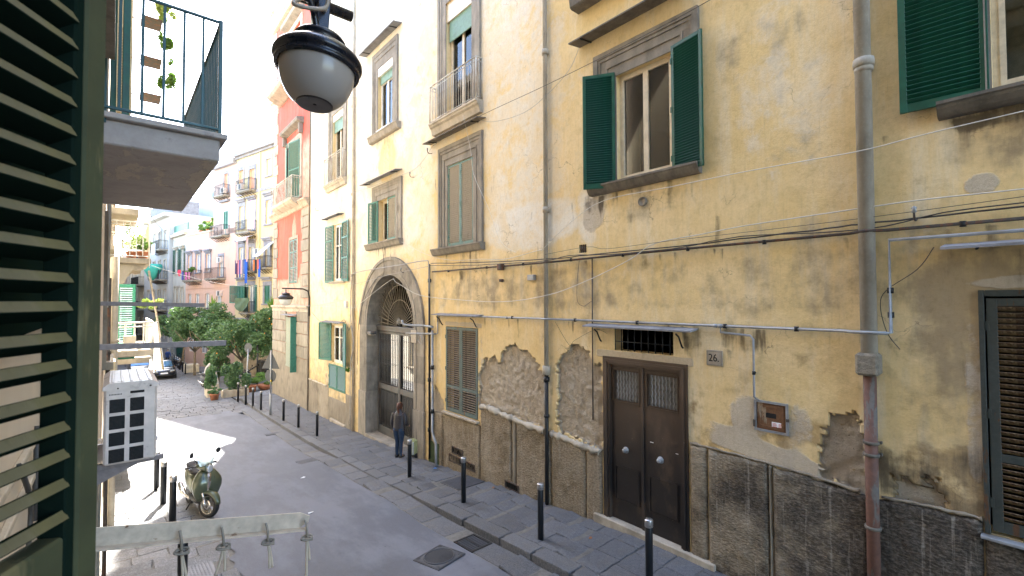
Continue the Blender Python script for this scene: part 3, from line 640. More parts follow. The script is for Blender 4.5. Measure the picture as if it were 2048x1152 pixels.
# ---- mouldings, sills, canopies
def surround(op, bw, bt, mat=M_stonegrey, name='window_surround', steps=((1, .075), (.72, .05), (.45, .03)), bottom=False, soff=0):
    y0, y1, z0, z1 = op[:4]; m = MB(); z0 += soff
    for k, (f, d) in enumerate(steps):
        f2 = steps[k+1][0] if k+1 < len(steps) else 0
        a, b = bw*f, bw*f2; A, B = bt*f, bt*f2
        fb(m, y0-a, y0-b-.001, z0, z1+B, -.02, d); fb(m, y1+b+.001, y1+a, z0, z1+B, -.02, d); fb(m, y0-a, y1+a, z1+B+.001, z1+A, -.02, d+.001*k)
    return m.build(name, mat, main)
def sill(y0, y1, z1, h=.17, d=.2, mat=M_stonedark, par=None):
    m = MB(); prof = [(0, 0), (d, 0), (d, -.035), (d-.02, -.05), (d-.03, -.08), (d-.07, -h+.03), (d-.11, -h), (0, -h)]
    m.prism([(a, b) for a, b in prof], lambda a, b, t: (FX-a, t, z1+b), y0, y1); return m.build('sill', mat, par or main)
def canopy(y0, y1, z, d=.3, drop=.06, mat=M_slate, th=.025, brackets=True, par=None, scroll=False):
    m = MB(); m.prism([(0, 0), (0, th), (d, th-drop), (d, -drop)], lambda a, b, t: (FX-a, t, z+b), y0, y1); o = m.build('canopy', mat, par or main)
    if brackets:
        for y in (y0+(y1-y0)*.12, y1-(y1-y0)*.12):
            m = MB()
            if scroll: m.tube([(FX-.02, y, z-.32), (FX-.05, y, z-.30), (FX-.10, y, z-.22), (FX-.15, y, z-.13), (FX-.24, y, z-.075)], .016, 6)
            else: m.tube([(FX, y, z-.012), (FX-d*.95, y, z-drop-.012)], .014, 5)
            m.build('canopy_bracket', M_ironblack, par or main)
    return o
surround(O_W26, .52, .55, steps=((1, .07), (.80, .05), (.68, .03), (.45, .045), (.36, .02))); sill(3.66, 5.97, 2.25, .17, .2); canopy(3.72, 6.27, 5.27, .36, .05, M_stonedark)
surround(O_C, .45, .58, steps=((1, .07), (.8, .05), (.66, .03), (.42, .045), (.34, .02))); sill(9.55, 12.0, 1.52, .2, .2, M_stonegrey); canopy(9.5, 12.28, 4.78, .30, .05, M_stonedark)
surround(O_CB, .40, .45, steps=((1, .07), (.75, .05), (.5, .03)), soff=0)
surround(O_B, .50, .55, steps=((1, .06), (.8, .045), (.66, .03), (.42, .04), (.34, .02))); sill(14.08, 16.85, 2.10, .22, .2, M_stonegrey); canopy(14.15, 17.1, 4.44, .28, .05, M_slate)
surround(O_T, .42, .62, steps=((1, .06), (.75, .045), (.5, .025)), name='window_surround'); sill(14.25, 16.6, 6.12, .24, .2, M_stonegrey); canopy(14.2, 17.15, 9.5, .32, .05, M_slate)
surround(O_A1, .42, .5, steps=((1, .06), (.75, .045), (.5, .025))); sill(-1.6, .78, 2.25, .17, .22); canopy(-1.6, .76, .60, .38, .06, M_slate, .03)
surround(O_R1, .05, .4, M_stonegrey); surround(O_R3, .5, .5, M_stonegrey); sill(3.95, 6.3, 6.36, .36, .34, M_stonedark)
canopy(3.76, 6.03, -.50, .27, .035, M_slate, .028, True, None, True); canopy(9.62, 11.83, -.40, .26, .03, M_slate, .02, True, None, True)
canopy(19.35, 21.6, 3.70, .28, .04, M_slate); canopy(19.2, 21.55, -.92, .25, .04, M_slate); sill(19.2, 20.9, .84, .08, .1, M_stonepale)
# thin slate edging under closed shutters
m = MB(); fb(m, 9.80, 11.52, -3.25, -3.195, -.02, .10, .006); m.build('sill', M_stonepale, main)
m = MB(); fb(m, -1.0, .53, -2.62, -2.585, -.02, .11, .006); m.build('sill', M_galv, main)
# ---- shutters
def slatmesh(w, th=.008, dp=.046, tilt=52, mat=None):
    m = MB(); m.box(0, w, -dp/2, dp/2, -th/2, th/2, Matrix.Rotation(R(tilt), 4, 'X')); me = m.mesh('slat'); me.materials.append(mat); return me
def leaf(parent, hinge, w, h, ang, mat, smat=None, pitch=.055, mode='obj', rails=(), st=.06, th=.04, flip=1, label=None, name='shutter', hw=True, br=.10):
    """hinge = bottom corner; ang = world heading of the leaf from its hinge"""
    smat = smat or mat; m = MB()
    m.bbox(0, st, -th/2, th/2, 0, h, .004); m.bbox(w-st, w, -th/2, th/2, 0, h, .004)
    zs = [0]+[r*h for r in rails]+[h-st]
    for i, z in enumerate(zs): m.bbox(st-.001, w-st+.001, -th/2+.002, th/2-.002, z, z+(br if i == 0 else st), .003)
    if hw:
        for z in (h*.12, h*.5, h*.88): m.box(-.012, .02, -th/2-.012, -th/2+.004, z-.05, z+.05)
    o = m.build(name, mat, parent); o.location = hinge; o.rotation_euler = (0, 0, R(ang))
    if label: o['label'] = label
    rs_ = [(zs[i]+(br if i == 0 else st), zs[i+1]) for i in range(len(zs)-1)]
    if mode == 'obj':
        me = slatmesh(w-2*st+.01, dp=pitch*(1.22 if abs(math.cos(R(ang))) > .12 or ang > 0 else 1.0), tilt=(44 if ang == -90 else 42 if ang == 95 else 30)*flip, mat=smat)
        for a, b in rs_:
            n = int((b-a)/pitch)
            for k in range(n): inst('slat', me, o, (st-.005, 0, a+(k+.5)*(b-a)/n), (R(rnd.uniform(-2, 2)), 0, 0))
    else:
        q = MB()
        for a, b in rs_:
            n = int((b-a)/pitch)
            for k in range(n): q.box(st-.005, w-st+.005, -pitch*.52, pitch*.52, -.004, .004, Matrix.Translation((0, 0, a+(k+.5)*(b-a)/n)) @ Matrix.Rotation(R(44*flip), 4, 'X'))
        s_ = q.build('slats', smat, o, fix=False); s_['kind'] = 'stuff'
    return o
# heading -90 runs along -Y (towards the viewer's right); +90 along +Y
H = lambda y, z, d=.03: (FX-d, y, z)
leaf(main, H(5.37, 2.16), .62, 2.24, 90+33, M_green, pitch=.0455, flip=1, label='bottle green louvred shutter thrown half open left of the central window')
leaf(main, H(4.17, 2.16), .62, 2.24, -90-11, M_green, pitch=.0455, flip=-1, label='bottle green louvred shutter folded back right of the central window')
leaf(main, H(.36, 2.24), .76, 2.36, 90+5, M_green, pitch=.055, flip=1, st=.07, label='dark green louvred shutter in the upper right corner')
M_teal = worn('dark_worn_teal', (.035, .042, .036), (.11, .05, .02), .60, .6); M_slatrust = worn('rust_brown_slats', (.17, .115, .055), (.10, .06, .03), .5)
leaf(main, H(.44, -2.53, .0), .62, 2.53, -90, M_teal, M_slatrust, .062, rails=(.30,), st=.085, flip=-1, br=.12, label='closed rust streaked shutter at the right edge')
leaf(main, H(-.19, -2.53, .0), .62, 2.53, -90, M_teal, M_slatrust, .062, 'mesh', rails=(.30,), st=.085, flip=-1, br=.12)
m = MB(); fb(m, .455, .50, -2.57, .09, -.06, .03, .004); fb(m, -.95, .45, .02, .09, -.06, .03, .004); m.build('shutter_frame', M_teal, main)
leaf(main, H(11.41, -3.16, .0), .765, 2.40, -90, M_sage2, M_slatbrown, .058, rails=(.28,), st=.075, flip=-1); leaf(main, H(10.64, -3.16, .0), .765, 2.40, -90, M_sage2, M_slatbrown, .058, rails=(.28,), st=.075, flip=-1)
leaf(main, H(11.31, 1.54, -.02), .62, 2.36, -90, M_sage, M_slattan, .055, 'mesh', st=.055, flip=-1); leaf(main, H(10.685, 1.54, -.02), .62, 2.36, -90, M_sage, M_slattan, .055, 'mesh', st=.055, flip=-1)
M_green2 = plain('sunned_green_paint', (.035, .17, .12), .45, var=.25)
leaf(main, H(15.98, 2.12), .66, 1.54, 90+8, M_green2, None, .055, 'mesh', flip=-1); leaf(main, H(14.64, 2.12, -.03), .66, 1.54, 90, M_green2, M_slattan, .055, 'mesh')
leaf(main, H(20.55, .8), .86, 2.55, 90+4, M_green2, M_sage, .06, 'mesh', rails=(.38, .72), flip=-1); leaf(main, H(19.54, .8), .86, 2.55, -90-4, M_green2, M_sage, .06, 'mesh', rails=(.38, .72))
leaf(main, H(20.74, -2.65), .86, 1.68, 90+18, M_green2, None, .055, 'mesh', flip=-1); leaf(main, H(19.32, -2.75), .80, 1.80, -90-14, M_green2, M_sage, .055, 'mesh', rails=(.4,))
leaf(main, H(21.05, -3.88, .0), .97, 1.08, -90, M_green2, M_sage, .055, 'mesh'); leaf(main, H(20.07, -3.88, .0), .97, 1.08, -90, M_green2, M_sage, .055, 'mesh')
# ---- windows
def window(parent, op, mat, cols=2, rec=.14, fw_=.07, trans=None, cur=None, wide_l=.0, gm=None, label=None):
    y0, y1, z0, z1 = op[:4]; m = MB(); d1 = -rec; d0 = -rec-.06
    fb(m, y0, y0+fw_, z0, z1, d0, d1); fb(m, y1-fw_-wide_l, y1, z0, z1, d0, d1); fb(m, y0+fw_, y1-fw_-wide_l, z1-fw_, z1, d0, d1-.002); fb(m, y0+fw_, y1-fw_-wide_l, z0, z0+fw_, d0, d1-.002)
    ys = [y0+fw_+(y1-y0-2*fw_-wide_l)*k/cols for k in range(cols+1)]
    for k in range(cols):
        a, b = ys[k], ys[k+1]
        fb(m, a, a+.05, z0+fw_, z1-fw_, d0+.01, d1+.012); fb(m, b-.05, b, z0+fw_, z1-fw_, d0+.01, d1+.012)
        fb(m, a+.05, b-.05, z1-fw_-.05, z1-fw_, d0+.01, d1+.010); fb(m, a+.05, b-.05, z0+fw_, z0+fw_+.07, d0+.01, d1+.010)
        for tz in (trans or []): fb(m, a+.05, b-.05, tz-.02, tz+.02, d0+.01, d1+.008)
    o = m.build('window', mat, parent)
    if label: o['label'] = label
    for k in range(cols):
        q = MB(); q.box(FX+rec+.025, FX+rec+.029, ys[k]+.045, ys[k+1]-.045, z0+fw_+.05, z1-fw_-.04); q.build('pane', gm or M_glass, o)
    if cur:
        q = MB(); n = 26
        for (a, b) in (cur or []):
            P = [(FX+rec+.16+.022*math.sin(k*1.9)+.01*math.sin(k*.7), a+(b-a)*k/n) for k in range(n+1)]
            q.add([(x, y, z) for z in (z0+.03, z1-.03) for x, y in P], [(k, k+1, n+2+k, n+1+k) for k in range(n)], True)
        q.build('curtain', M_curtain, o, fix=False)
    return o
window(main, O_W26, M_cream, 2, .10, .05, cur=[(5.0, 5.3)], wide_l=.0, label='cream casement window with a curtain drawn to its left side')
window(main, O_R1, M_cream, 2, .10, .06, cur=[(-1.1, .3)]); window(main, O_R3, M_cream, 2, .10, .06, cur=[(4.4, 5.4)])
window(main, (10.10, 11.40, 5.3, 8.25), M_cream, 2, .16, .07, cur=[(10.9, 11.3)]); window(main, (14.86, 16.07, 6.25, 8.1), M_white, 2, .12, .07, cur=[(15.5, 15.9)])
window(main, (14.62, 15.97, 2.1, 3.66), M_cream, 2, .16, .06, cur=[(15.3, 15.9)]); window(main, (19.5, 20.8, 5.2, 8.0), M_cream, 2, .14, .07, cur=[(19.6, 20.7)])
window(main, O_A2, M_white, 2, .06, .06, [2.4], cur=[(19.6, 20.5)]); window(main, O_A3, M_white, 2, .10, .06, [-1.6], cur=[(19.4, 20.65)])
M_netcur = plain('white_net_curtain', (.78, .77, .72), .9, bump=0)
def roller(op, zb, zt, mat, rec=.08, par=None):
    m = MB(); z = zb
    while z < zt: m.prism([(0, 0), (.012, .008), (.012, .032), (0, .04)], lambda a, b, t: (FX+rec-a, t, z+b), op[0]+.06, op[1]-.06); z += .042
    m.box(FX+rec, FX+rec+.02, op[0]+.06, op[1]-.06, zb, zt); o = m.build('roller_shutter', mat, par or main); return o
M_roller = plain('pale_green_roller', (.20, .34, .27), .5, bump=0)
roller(O_CB, 7.6, 8.2, M_roller); roller(O_T, 8.0, 8.45, M_roller); roller(O_A1, 7.5, 8.0, M_roller)
m = MB(); fb(m, 10.1, 11.4, 8.2, 8.75, -.10, -.02); m.build('roller_box', M_cream, main)
m = MB(); fb(m, 14.86, 16.07, 8.30, 8.60, -.10, .01); m.build('roller_box', M_white, main)
m = MB(); fb(m, 19.5, 20.8, 8.0, 8.30, -.10, -.01); m.build('roller_box', M_white, main)
m = MB(); fb(m, 14.9, 16.03, 6.12, 6.24, -.05, .10); m.build('window_ledge', M_white, main)
# ---- balconies of the facade
def railing(parent, pts, z0, z1, mat, pitch=.11, r=.007, posts=True, top=.018, name='railing', mode='mesh', mid=True, knob=False):
    """pts: polyline (x,y) of the handrail"""
    m = MB(); P = [Vector((a, b, 0)) for a, b in pts]; bars = []
    for i in range(len(P)-1):
        a, b = P[i], P[i+1]; L = (b-a).length; n = max(1, round(L/pitch))
        m.tube([(a.x, a.y, z1), (b.x, b.y, z1)], top, 6); m.tube([(a.x, a.y, z0+.06), (b.x, b.y, z0+.06)], top*.65, 5)
        if mid: m.tube([(a.x, a.y, z1-.10), (b.x, b.y, z1-.10)], top*.5, 5)
        for k in range(0 if i == 0 else 1, n+1): bars.append(a.lerp(b, k/n))
    if posts:
        for p in P: m.tube([(p.x, p.y, z0), (p.x, p.y, z1+.01)], top*.9, 6)
    if mode == 'mesh':
        for p in bars: m.tube([(p.x, p.y, z0+.05), (p.x, p.y, z1)], r, 5, cap=False)
    o = m.build(name, mat, parent)
    if mode == 'obj':
        q = MB(); q.tube([(0, 0, z0+.05), (0, 0, z1)], r, 6); me = q.mesh('baluster'); me.materials.append(mat)
        for p in bars: inst('baluster', me, o, (p.x, p.y, 0))
    return o
def shelf(parent, y0, y1, z, d, h=.30, mat=M_stonepale, name='balcony_slab', steps=4):
    m = MB(); prof = [(0, 0), (d, 0), (d, -.05), (d-.03, -.07), (d-.04, -.12), (d-.09, -.16), (d-.10, -.20), (d*.45, -h), (0, -h)]
    m.prism(prof, lambda a, b, t: (FX-a, t, z+b), y0, y1); return m.build(name, mat, parent)
M_railpale = plain('weathered_white_railing', (.52, .49, .42), .6, .1, dirt=(.25, .15, .08))
shelf(main, 9.62, 12.03, 5.30, .24, .34); railing(main, [(FX, 9.66), (FX-.2, 9.66), (FX-.2, 12.0), (FX, 12.0)], 5.30, 6.42, M_railpale, .12, .008, mode='obj')
shelf(main, 19.05, 21.4, 5.20, .22, .30); railing(main, [(FX, 19.1), (FX-.18, 19.1), (FX-.18, 21.35), (FX, 21.35)], 5.20, 6.40, M_railpale, .13, .009)
# ------------------------------------------------------------------ stone gateway
def arcpt(r, a): return (AC_Y+r*math.cos(a), AC_Z+r*math.sin(a))
zg = g(15)-.1
def voussoir(P, d0, d1, name='voussoir', mat=None):
    c = (sum(p[0] for p in P)/len(P), sum(p[1] for p in P)/len(P)); k = .0035
    Q = [(c[0]+(p[0]-c[0])*(1-k), c[1]+(p[1]-c[1])*(1-k)) for p in P]; m = MB(); m.prism(Q, lambda a, b, t: (FX-t, a, b), d0, d1); return m.build(name, mat or M_stonegrey, main)
N = 13
for i in range(N):
    a0, a1 = math.pi*i/N, math.pi*(i+1)/N; am = [a0+(a1-a0)*k/4 for k in range(5)]
    voussoir([arcpt(AC_R, a) for a in am]+[arcpt(AC_RO-.12, a) for a in reversed(am)], -.85, .06)
    voussoir([arcpt(AC_RO-.115, a) for a in am]+[arcpt(AC_RO, a) for a in reversed(am)], -.02, .085, 'arch_moulding')
    voussoir([arcpt(AC_R+.12, a) for a in am]+[arcpt(AC_R+.20, a) for a in reversed(am)], .055, .075, 'arch_moulding')
for s in (-1, 1):
    zs = [AC_Z-.003, -1.75, -2.6, -3.45, zg]
    for k in range(4):
        ya, yb = sorted((AC_Y+s*AC_R, AC_Y+s*(AC_RO+(.0 if k < 3 else .03)))); d = .06 if k < 3 else .09
        voussoir([(ya, zs[k+1]), (yb, zs[k+1]), (yb, zs[k]), (ya, zs[k])], -.85, d, 'jamb_stone')
    ya, yb = sorted((AC_Y+s*(AC_R+.12), AC_Y+s*(AC_R+.20))); voussoir([(ya, -3.42), (yb, -3.42), (yb, AC_Z), (ya, AC_Z)], .055, .075, 'arch_moulding')
m = MB(); fb(m, 13.0, 13.35, -1.35, -.95, .058, .10, .01); m.build('impost', M_stonepale, main)
m = MB(); fb(m, AC_Y-AC_R-.02, AC_Y+AC_R+.02, zg-.1, g(15)+.02, -.95, .10); m.build('threshold', M_stonegrey, main)
# iron gate, its own thing
gate = thing('iron_gate', 'grey iron gate with a sunburst fanlight set back under the stone arch', 'gate', (FX+.40, AC_Y, g(15)))
gx = FX+.40
def gbox(m, x0, x1, y0, y1, z0, z1, b=0): (m.bbox if b else m.box)(x0, x1, y0, y1, z0, z1, *([b] if b else [])); return m
m = MB(); gbox(m, gx-.06, gx+.05, AC_Y-AC_R, AC_Y+AC_R, -1.14, -.94, .01); gbox(m, gx-.09, gx+.02, AC_Y-AC_R, AC_Y+AC_R, -1.0, -.95, .005); m.build('lintel', M_irongrey, gate)
m = MB()
for r in (.95, 1.48): m.tube([(gx-.01, AC_Y+r*math.cos(math.pi*k/28), -.93+r*math.sin(math.pi*k/28)) for k in range(29)], .013, 6)
M_fan = plain('dull_iron_bar', (.27, .235, .175), .7); m.build('fan_ring', M_fan, gate)
q = MB(); q.tube([(0, .22, 0), (0, 1.83, 0)], .011, 6); me = q.mesh('fan_bar'); me.materials.append(M_fan)
for k in range(25):
    a = R(4+172*k/24); inst('fan_bar', me, gate, (-.01, 0, -.93-g(15)), (a, 0, 0))
m = MB(); m.lathe([(.01, -.05), (.10, -.05), (.14, -.02), (.10, .02), (.05, .05), (.01, .06)], (0, 0, 0), 12, Matrix.Translation((gx-.03, AC_Y, -.78)) @ Matrix.Rotation(R(-90), 4, 'Y'))
for a in range(0, 181, 30): m.box(-.02, .02, -.02, .02, .1, .2, Matrix.Translation((gx-.03, AC_Y, -.8)) @ Matrix.Rotation(R(a-90), 4, 'X'))
m.build('rosette', M_irongrey, gate)
zb = g(15)+.02
for (ya, yb) in ((AC_Y-AC_R+.02, AC_Y-.01), (AC_Y+.01, AC_Y+AC_R-.12)):
    m = MB(); gbox(m, gx-.03, gx+.03, ya, ya+.07, zb, -1.16, .005); gbox(m, gx-.03, gx+.03, yb-.07, yb, zb, -1.16, .005)
    for z0, z1 in ((-1.24, -1.16), (-3.32, -3.12), (zb, zb+.30)): gbox(m, gx-.025, gx+.025, ya+.07, yb-.07, z0, z1, .004)
    o = m.build('gate_leaf', M_irongrey, gate)
    q = MB(); q.tube([(0, 0, zb+.3), (0, 0, -3.32)], .011, 6); q.tube([(0, 0, -3.12), (0, 0, -1.24)], .011, 6)
    for z in (-1.45, -2.35, -3.06, -3.40, -4.0, zb+.36): q.lathe([(.004, -.04), (.024, 0), (.004, .04)], (0, 0, z), 6)
    o2 = q.mesh('gate_bar'); o2.materials.append(M_irongrey)
    n = 12
    for k in range(1, n): inst('gate_bar', o2, o, (gx-ORG[gate.name].x, ya+.07+(yb-ya-.14)*k/n-ORG[gate.name].y, -ORG[gate.name].z))
    m = MB(); m.box(gx+.036, gx+.04, ya+.07, yb-.07, -3.12, -1.24); m.build('pane', M_glassm, o)
    m = MB(); m.box(gx+.045, gx+.06, ya+.07, yb-.07, zb+.3, -3.12); m.build('kick_panel', M_ironblack, o)
m = MB(); m.bbox(FX-.05, FX+.20, AC_Y+1.48, AC_Y+1.80, -1.28, -1.16, .02); o = m.build('gate_lamp', M_irongrey); tag(o, 'small box lamp fixed inside the left jamb of the stone arch', 'lamp')
m = MB(); m.box(FX-.03, FX+.18, AC_Y+1.50, AC_Y+1.72, -1.30, -1.285); m.build('diffuser', M_cream, o)
# ------------------------------------------------------------------ metal door under the slate canopy
M_doorp = None
def doormat():
    t = NT('brown_metal_door'); a = t.noise(2.0, 7, .65, t.map((1, 1, .5))); b = t.noise(22, 5, .65); sp = t.n('ShaderNodeSeparateXYZ'); t.l(t.co, sp.inputs[0])
    k = t.step(t.mth('ADD', sp.outputs[2], t.mth('MULTIPLY', a, 1.6)), -2.6, -.6)
    c = t.mix(k, (.014, .011, .010), (.070, .043, .026)); c = t.mix(t.mth('MULTIPLY', t.step(a, .52, .66), .45), c, (.10, .065, .042)); c = t.mix(t.mth('MULTIPLY', t.step(b, .66, .72), .4), c, (.25, .2, .16))
    return t.fin(c, t.ramp(a, (.3, .38), (.7, .6)), t.bump(b, .15, .003))
M_door = doormat()
m = MB()
for k, (w, d) in enumerate(((.05, .05), (.05, .07), (.045, .045))):
    o0 = sum((.05, .05, .045)[:k]); a, b = 3.96+o0, 5.72-o0; zt = -1.10-o0
    fb(m, a, a+w, -4.22, zt, -.10, d-.02); fb(m, b-w, b, -4.22, zt, -.10, d-.02); fb(m, a+w, b-w, zt-w, zt, -.10, d-.021)
m.build('door_frame', M_door, main)
ya, yb, ym, zt = 4.105, 5.575, 4.87, -1.245
m = MB(); fb(m, 4.4+.0, 4.41, -2.7, -2.69, 0, 0.001)
for (a, b, ga, gb) in ((ym+.004, yb, 4.96, 5.50), (ya, ym-.004, 4.19, 4.76)):
    m = MB(); D0, D1 = -.10, -.05
    fb(m, a, ga, -4.2, zt, D0, D1); fb(m, gb, b, -4.2, zt, D0, D1); fb(m, ga, gb, -1.36, zt, D0, D1-.001); fb(m, ga, gb, -4.2, -1.92, D0, D1-.001)
    for (p, q_, r_, s_) in ((ga+.02, gb-.02, -3.80, -3.19), (ga-.02, gb+.02, -1.94, -1.34)):
        for w, d in ((.0, .018), (.02, .010)):
            fb(m, p-.012-w, p+.006, r_-w, s_+w, D1, D1+d); fb(m, q_-.006, q_+.012+w, r_-w, s_+w, D1, D1+d); fb(m, p+.006, q_-.006, s_, s_+.014+w, D1, D1+d-.001); fb(m, p+.006, q_-.006, r_-.014-w, r_, D1, D1+d-.001)
    o = m.build('door_leaf', M_door, main)
    q = MB(); n = 8
    for k in range(1, n):
        y = ga+(gb-ga)*k/n
        q.tube([(FX+.07+.006*math.cos(j*1.3), y+.006*math.sin(j*1.3), -1.92+.56*j/22) for j in range(23)], .008, 5)
    q.build('grille', M_galv, o); q = MB(); q.box(FX+.088, FX+.092, ga, gb, -1.92, -1.36); q.build('pane', plain('dusty_glass', (.16, .155, .14), .3), o)
    ky = 5.25 if a > ym else 4.52; q = MB(); q.lathe([(.001, 0), (.062, 0), (.062, .008), (.025, .014), (.018, .04), (.034, .05), (.040, .07), (.027, .085), (.001, .09)], (0, 0, 0), 16, Matrix.Translation((FX+.05, ky, -2.84)) @ Matrix.Rotation(R(-90), 4, 'Y')); q.build('door_knob', M_galv, o)
m = MB(); fb(m, ym-.025, ym+.025, -4.2, zt, -.052, -.02, .006); m.build('door_strip', M_door, main)
m = MB()
for (y, z, w) in ((4.66, -2.575, .07), (4.18, -2.66, .05)): m = MB(); fb(m, y, y+w, z, z+.012, -.0495, -.0485); m.build('paint_scratch', M_paper, main)
m = MB(); fb(m, 3.50, 5.92, -4.36, -4.19, -.1, .11, .012); m.build('doorstep', M_stonepale, main)
# barred transom
m = MB()
for k in range(9): m.tube([(FX+.03, 4.30+.145*k, -.98), (FX+.03, 4.30+.145*k, -.55)], .012, 5)
m.tube([(FX+.03, 4.2, -.80), (FX+.03, 5.48, -.80)], .010, 5); m.build('transom_grille', M_ironblack, main)
m = MB()
for k in range(6): m.tube([(FX+.05, O_CE[0]+.12+.25*k, O_CE[2]), (FX+.05, O_CE[0]+.12+.25*k, O_CE[3])], .016, 5)
for z in (-4.9, -4.55): m.tube([(FX+.05, O_CE[0], z), (FX+.05, O_CE[1], z)], .016, 5)
m.build('cellar_grille', M_rust, main); m = MB(); fb(m, O_CE[0]-.15, O_CE[1]+.1, -5.45, -5.14, -.2, .10, .03); m.build('cellar_kerb', M_stonepale, main)
# vents
def lowvent(y0, y1, z0, z1, label, bars=5, d=.06, mat=M_ironblack):
    o = thing('wall_vent', label, 'vent', (FX-d, (y0+y1)/2, z0)); m = MB(); t = .02
    fb(m, y0-t, y1+t, z1, z1+t, .0, d+.012); fb(m, y0-t, y1+t, z0-t, z0, .0, d+.012); fb(m, y0-t, y0, z0, z1, 0, d+.011); fb(m, y1, y1+t, z0, z1, 0, d+.011); m.build('frame', M_rust, o)
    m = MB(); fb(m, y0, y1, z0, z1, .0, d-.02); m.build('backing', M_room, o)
    m = MB(); n = max(3, int((y1-y0)/.06))
    for k in range(n): y = y0+(y1-y0)*(k+.5)/n; fb(m, y-.007, y+.007, z0, z1, d-.02, d+.004)
    m.build('bars', mat, o)
lowvent(10.50, 11.0, -4.27, -4.11, 'small framed vent low in the wall under the closed shutters', d=.065)
lowvent(9.95, 11.15, -4.52, -4.36, 'long slotted rusty vent just above the pavement', d=.065); lowvent(8.20, 8.67, -4.52, -4.38, 'small iron vent at the foot of the wall left of the second drainpipe', d=.065)
m = MB(); m.lathe([(.001, 0), (.085, 0), (.085, .05), (.075, .055), (.055, .03), (.001, .03)], (0, 0, 0), 20, Matrix.Translation((FX, 4.78, 1.79)) @ Matrix.Rotation(R(-90), 4, 'Y'))
o = m.build('flue_cap', M_stonegrey); tag(o, 'round grey flue outlet under the sill of the central window', 'vent')
m = MB()
for k in range(3): fb(m, 6.13, 6.33, .985+.055*k, .995+.055*k, -.03, -.015)
for k in range(3): fb(m, 6.17+.05*k, 6.18+.05*k, .97, 1.14, -.03, -.012)
o = m.build('vent_grille', M_rust); tag(o, 'small square rusty air grille beside the cables', 'vent')
m = MB(); m.bbox(FX-.10, FX, 7.62, 7.83, .45, .58, .008); o = m.build('junction_box', M_galv); tag(o, 'small grey junction box on the ochre wall left of the second drainpipe', 'junction box')
m = MB(); m.bbox(FX-.09, FX, 18.9, 19.12, -.32, -.02, .01); o = m.build('junction_box', M_white); tag(o, 'white junction box with a looping black cable near the far corner', 'junction box')
# house number
o = thing('number_plate', 'square marble house number plate reading 26', 'number plate', (FX, 3.49, -.94))
m = MB(); m.bbox(FX-.025, FX, 3.365, 3.625, -1.065, -.815, .006); m.build('plate', M_stonepale, o)
m = MB()
for a, b, c, d in ((3.375, 3.615, -.84, -.83), (3.375, 3.615, -1.05, -1.04)): fb(m, a, b, c, d, .0255, .028)
for a, b in ((3.375, 3.383), (3.607, 3.615)): fb(m, a, b, -1.04, -.84, .0255, .028)
m.build('border', M_stonegrey, o)
def text(s, size, mat, name, M_, parent=None, ext=.002, sx=1):
    cu = bpy.data.curves.new(name, 'FONT'); cu.body = s; cu.size = size; cu.extrude = ext; cu.align_x = 'CENTER'; cu.align_y = 'CENTER'; cu.resolution_u = 3
    t = bpy.data.objects.new('tmp', cu); COL.objects.link(t); dg = bpy.context.evaluated_depsgraph_get(); dg.update()
    me = bpy.data.meshes.new_from_object(t.evaluated_get(dg)); bpy.data.objects.remove(t); me.transform(Matrix.Diagonal((sx, 1, 1, 1))); me.transform(M_); me.name = name; me.materials.clear(); me.materials.append(mat)
    q = bpy.data.objects.new(name, me); link(q, parent)
    if parent is not None: q.location = -ORG.get(parent.name, Vector())
    return q
# text plane: x->-Y, y->Z, normal -X
TM = Matrix(((0, 0, -1, 0), (-1, 0, 0, 0), (0, 1, 0, 0), (0, 0, 0, 1)))
text('26.', .17, M_ironblack, 'numerals', Matrix.Translation((FX-.027, 3.50, -.942)) @ TM, o, .0015, .85)
# meter cupboard
o = thing('meter_cupboard', 'rusty brown gas meter cupboard with a slot and a white sticker', 'meter box', (FX, 2.66, -1.95)); M_mb = worn('rust_brown_cupboard', (.15, .07, .03), (.32, .24, .16), .56, .6)
m = MB(); a, b, c, d = 2.44, 2.90, -1.95, -1.50
fb(m, a, a+.03, c, d, -.03, .03); fb(m, b-.03, b, c, d, -.03, .03); fb(m, a+.03, b-.03, d-.03, d, -.03, .03); fb(m, a+.03, b-.03, c, c+.03, -.03, .03); m.build('frame', M_galv, o)
m = MB(); fb(m, a+.032, b-.032, c+.032, d-.032, -.03, .012, .004); D = .012
for p, q_, r_, s_ in ((a+.06, a+.09, c+.06, d-.06), (b-.09, b-.06, c+.06, d-.06), (a+.09, b-.09, d-.09, d-.06), (a+.09, b-.09, c+.06, c+.09)): fb(m, p, q_, r_, s_, D, D+.008)
q = m.build('door', M_mb, o); m = MB(); fb(m, 2.60, 2.74, -1.74, -1.67, D, D+.002); m.build('slot', M_ironblack, q); m = MB(); fb(m, 2.52, 2.66, -1.87, -1.79, D, D+.002); m.build('sticker', M_paper, q)
M_redink = plain('red_ink', (.5, .05, .04), .6, bump=0); m = MB()
for k in range(4): fb(m, 2.53, 2.57, -1.86+.016*k, -1.854+.016*k, D+.002, D+.003); fb(m, 2.59+.01*(k % 2), 2.65, -1.86+.016*k, -1.854+.016*k, D+.002, D+.003)
m.build('print', M_redink, q); m = MB(); fb(m, a-.015, a+.02, -1.75, -1.71, .02, .045); fb(m, b-.02, b+.01, -1.90, -1.80, .01, .04); m.build('hinge', M_rust, o)
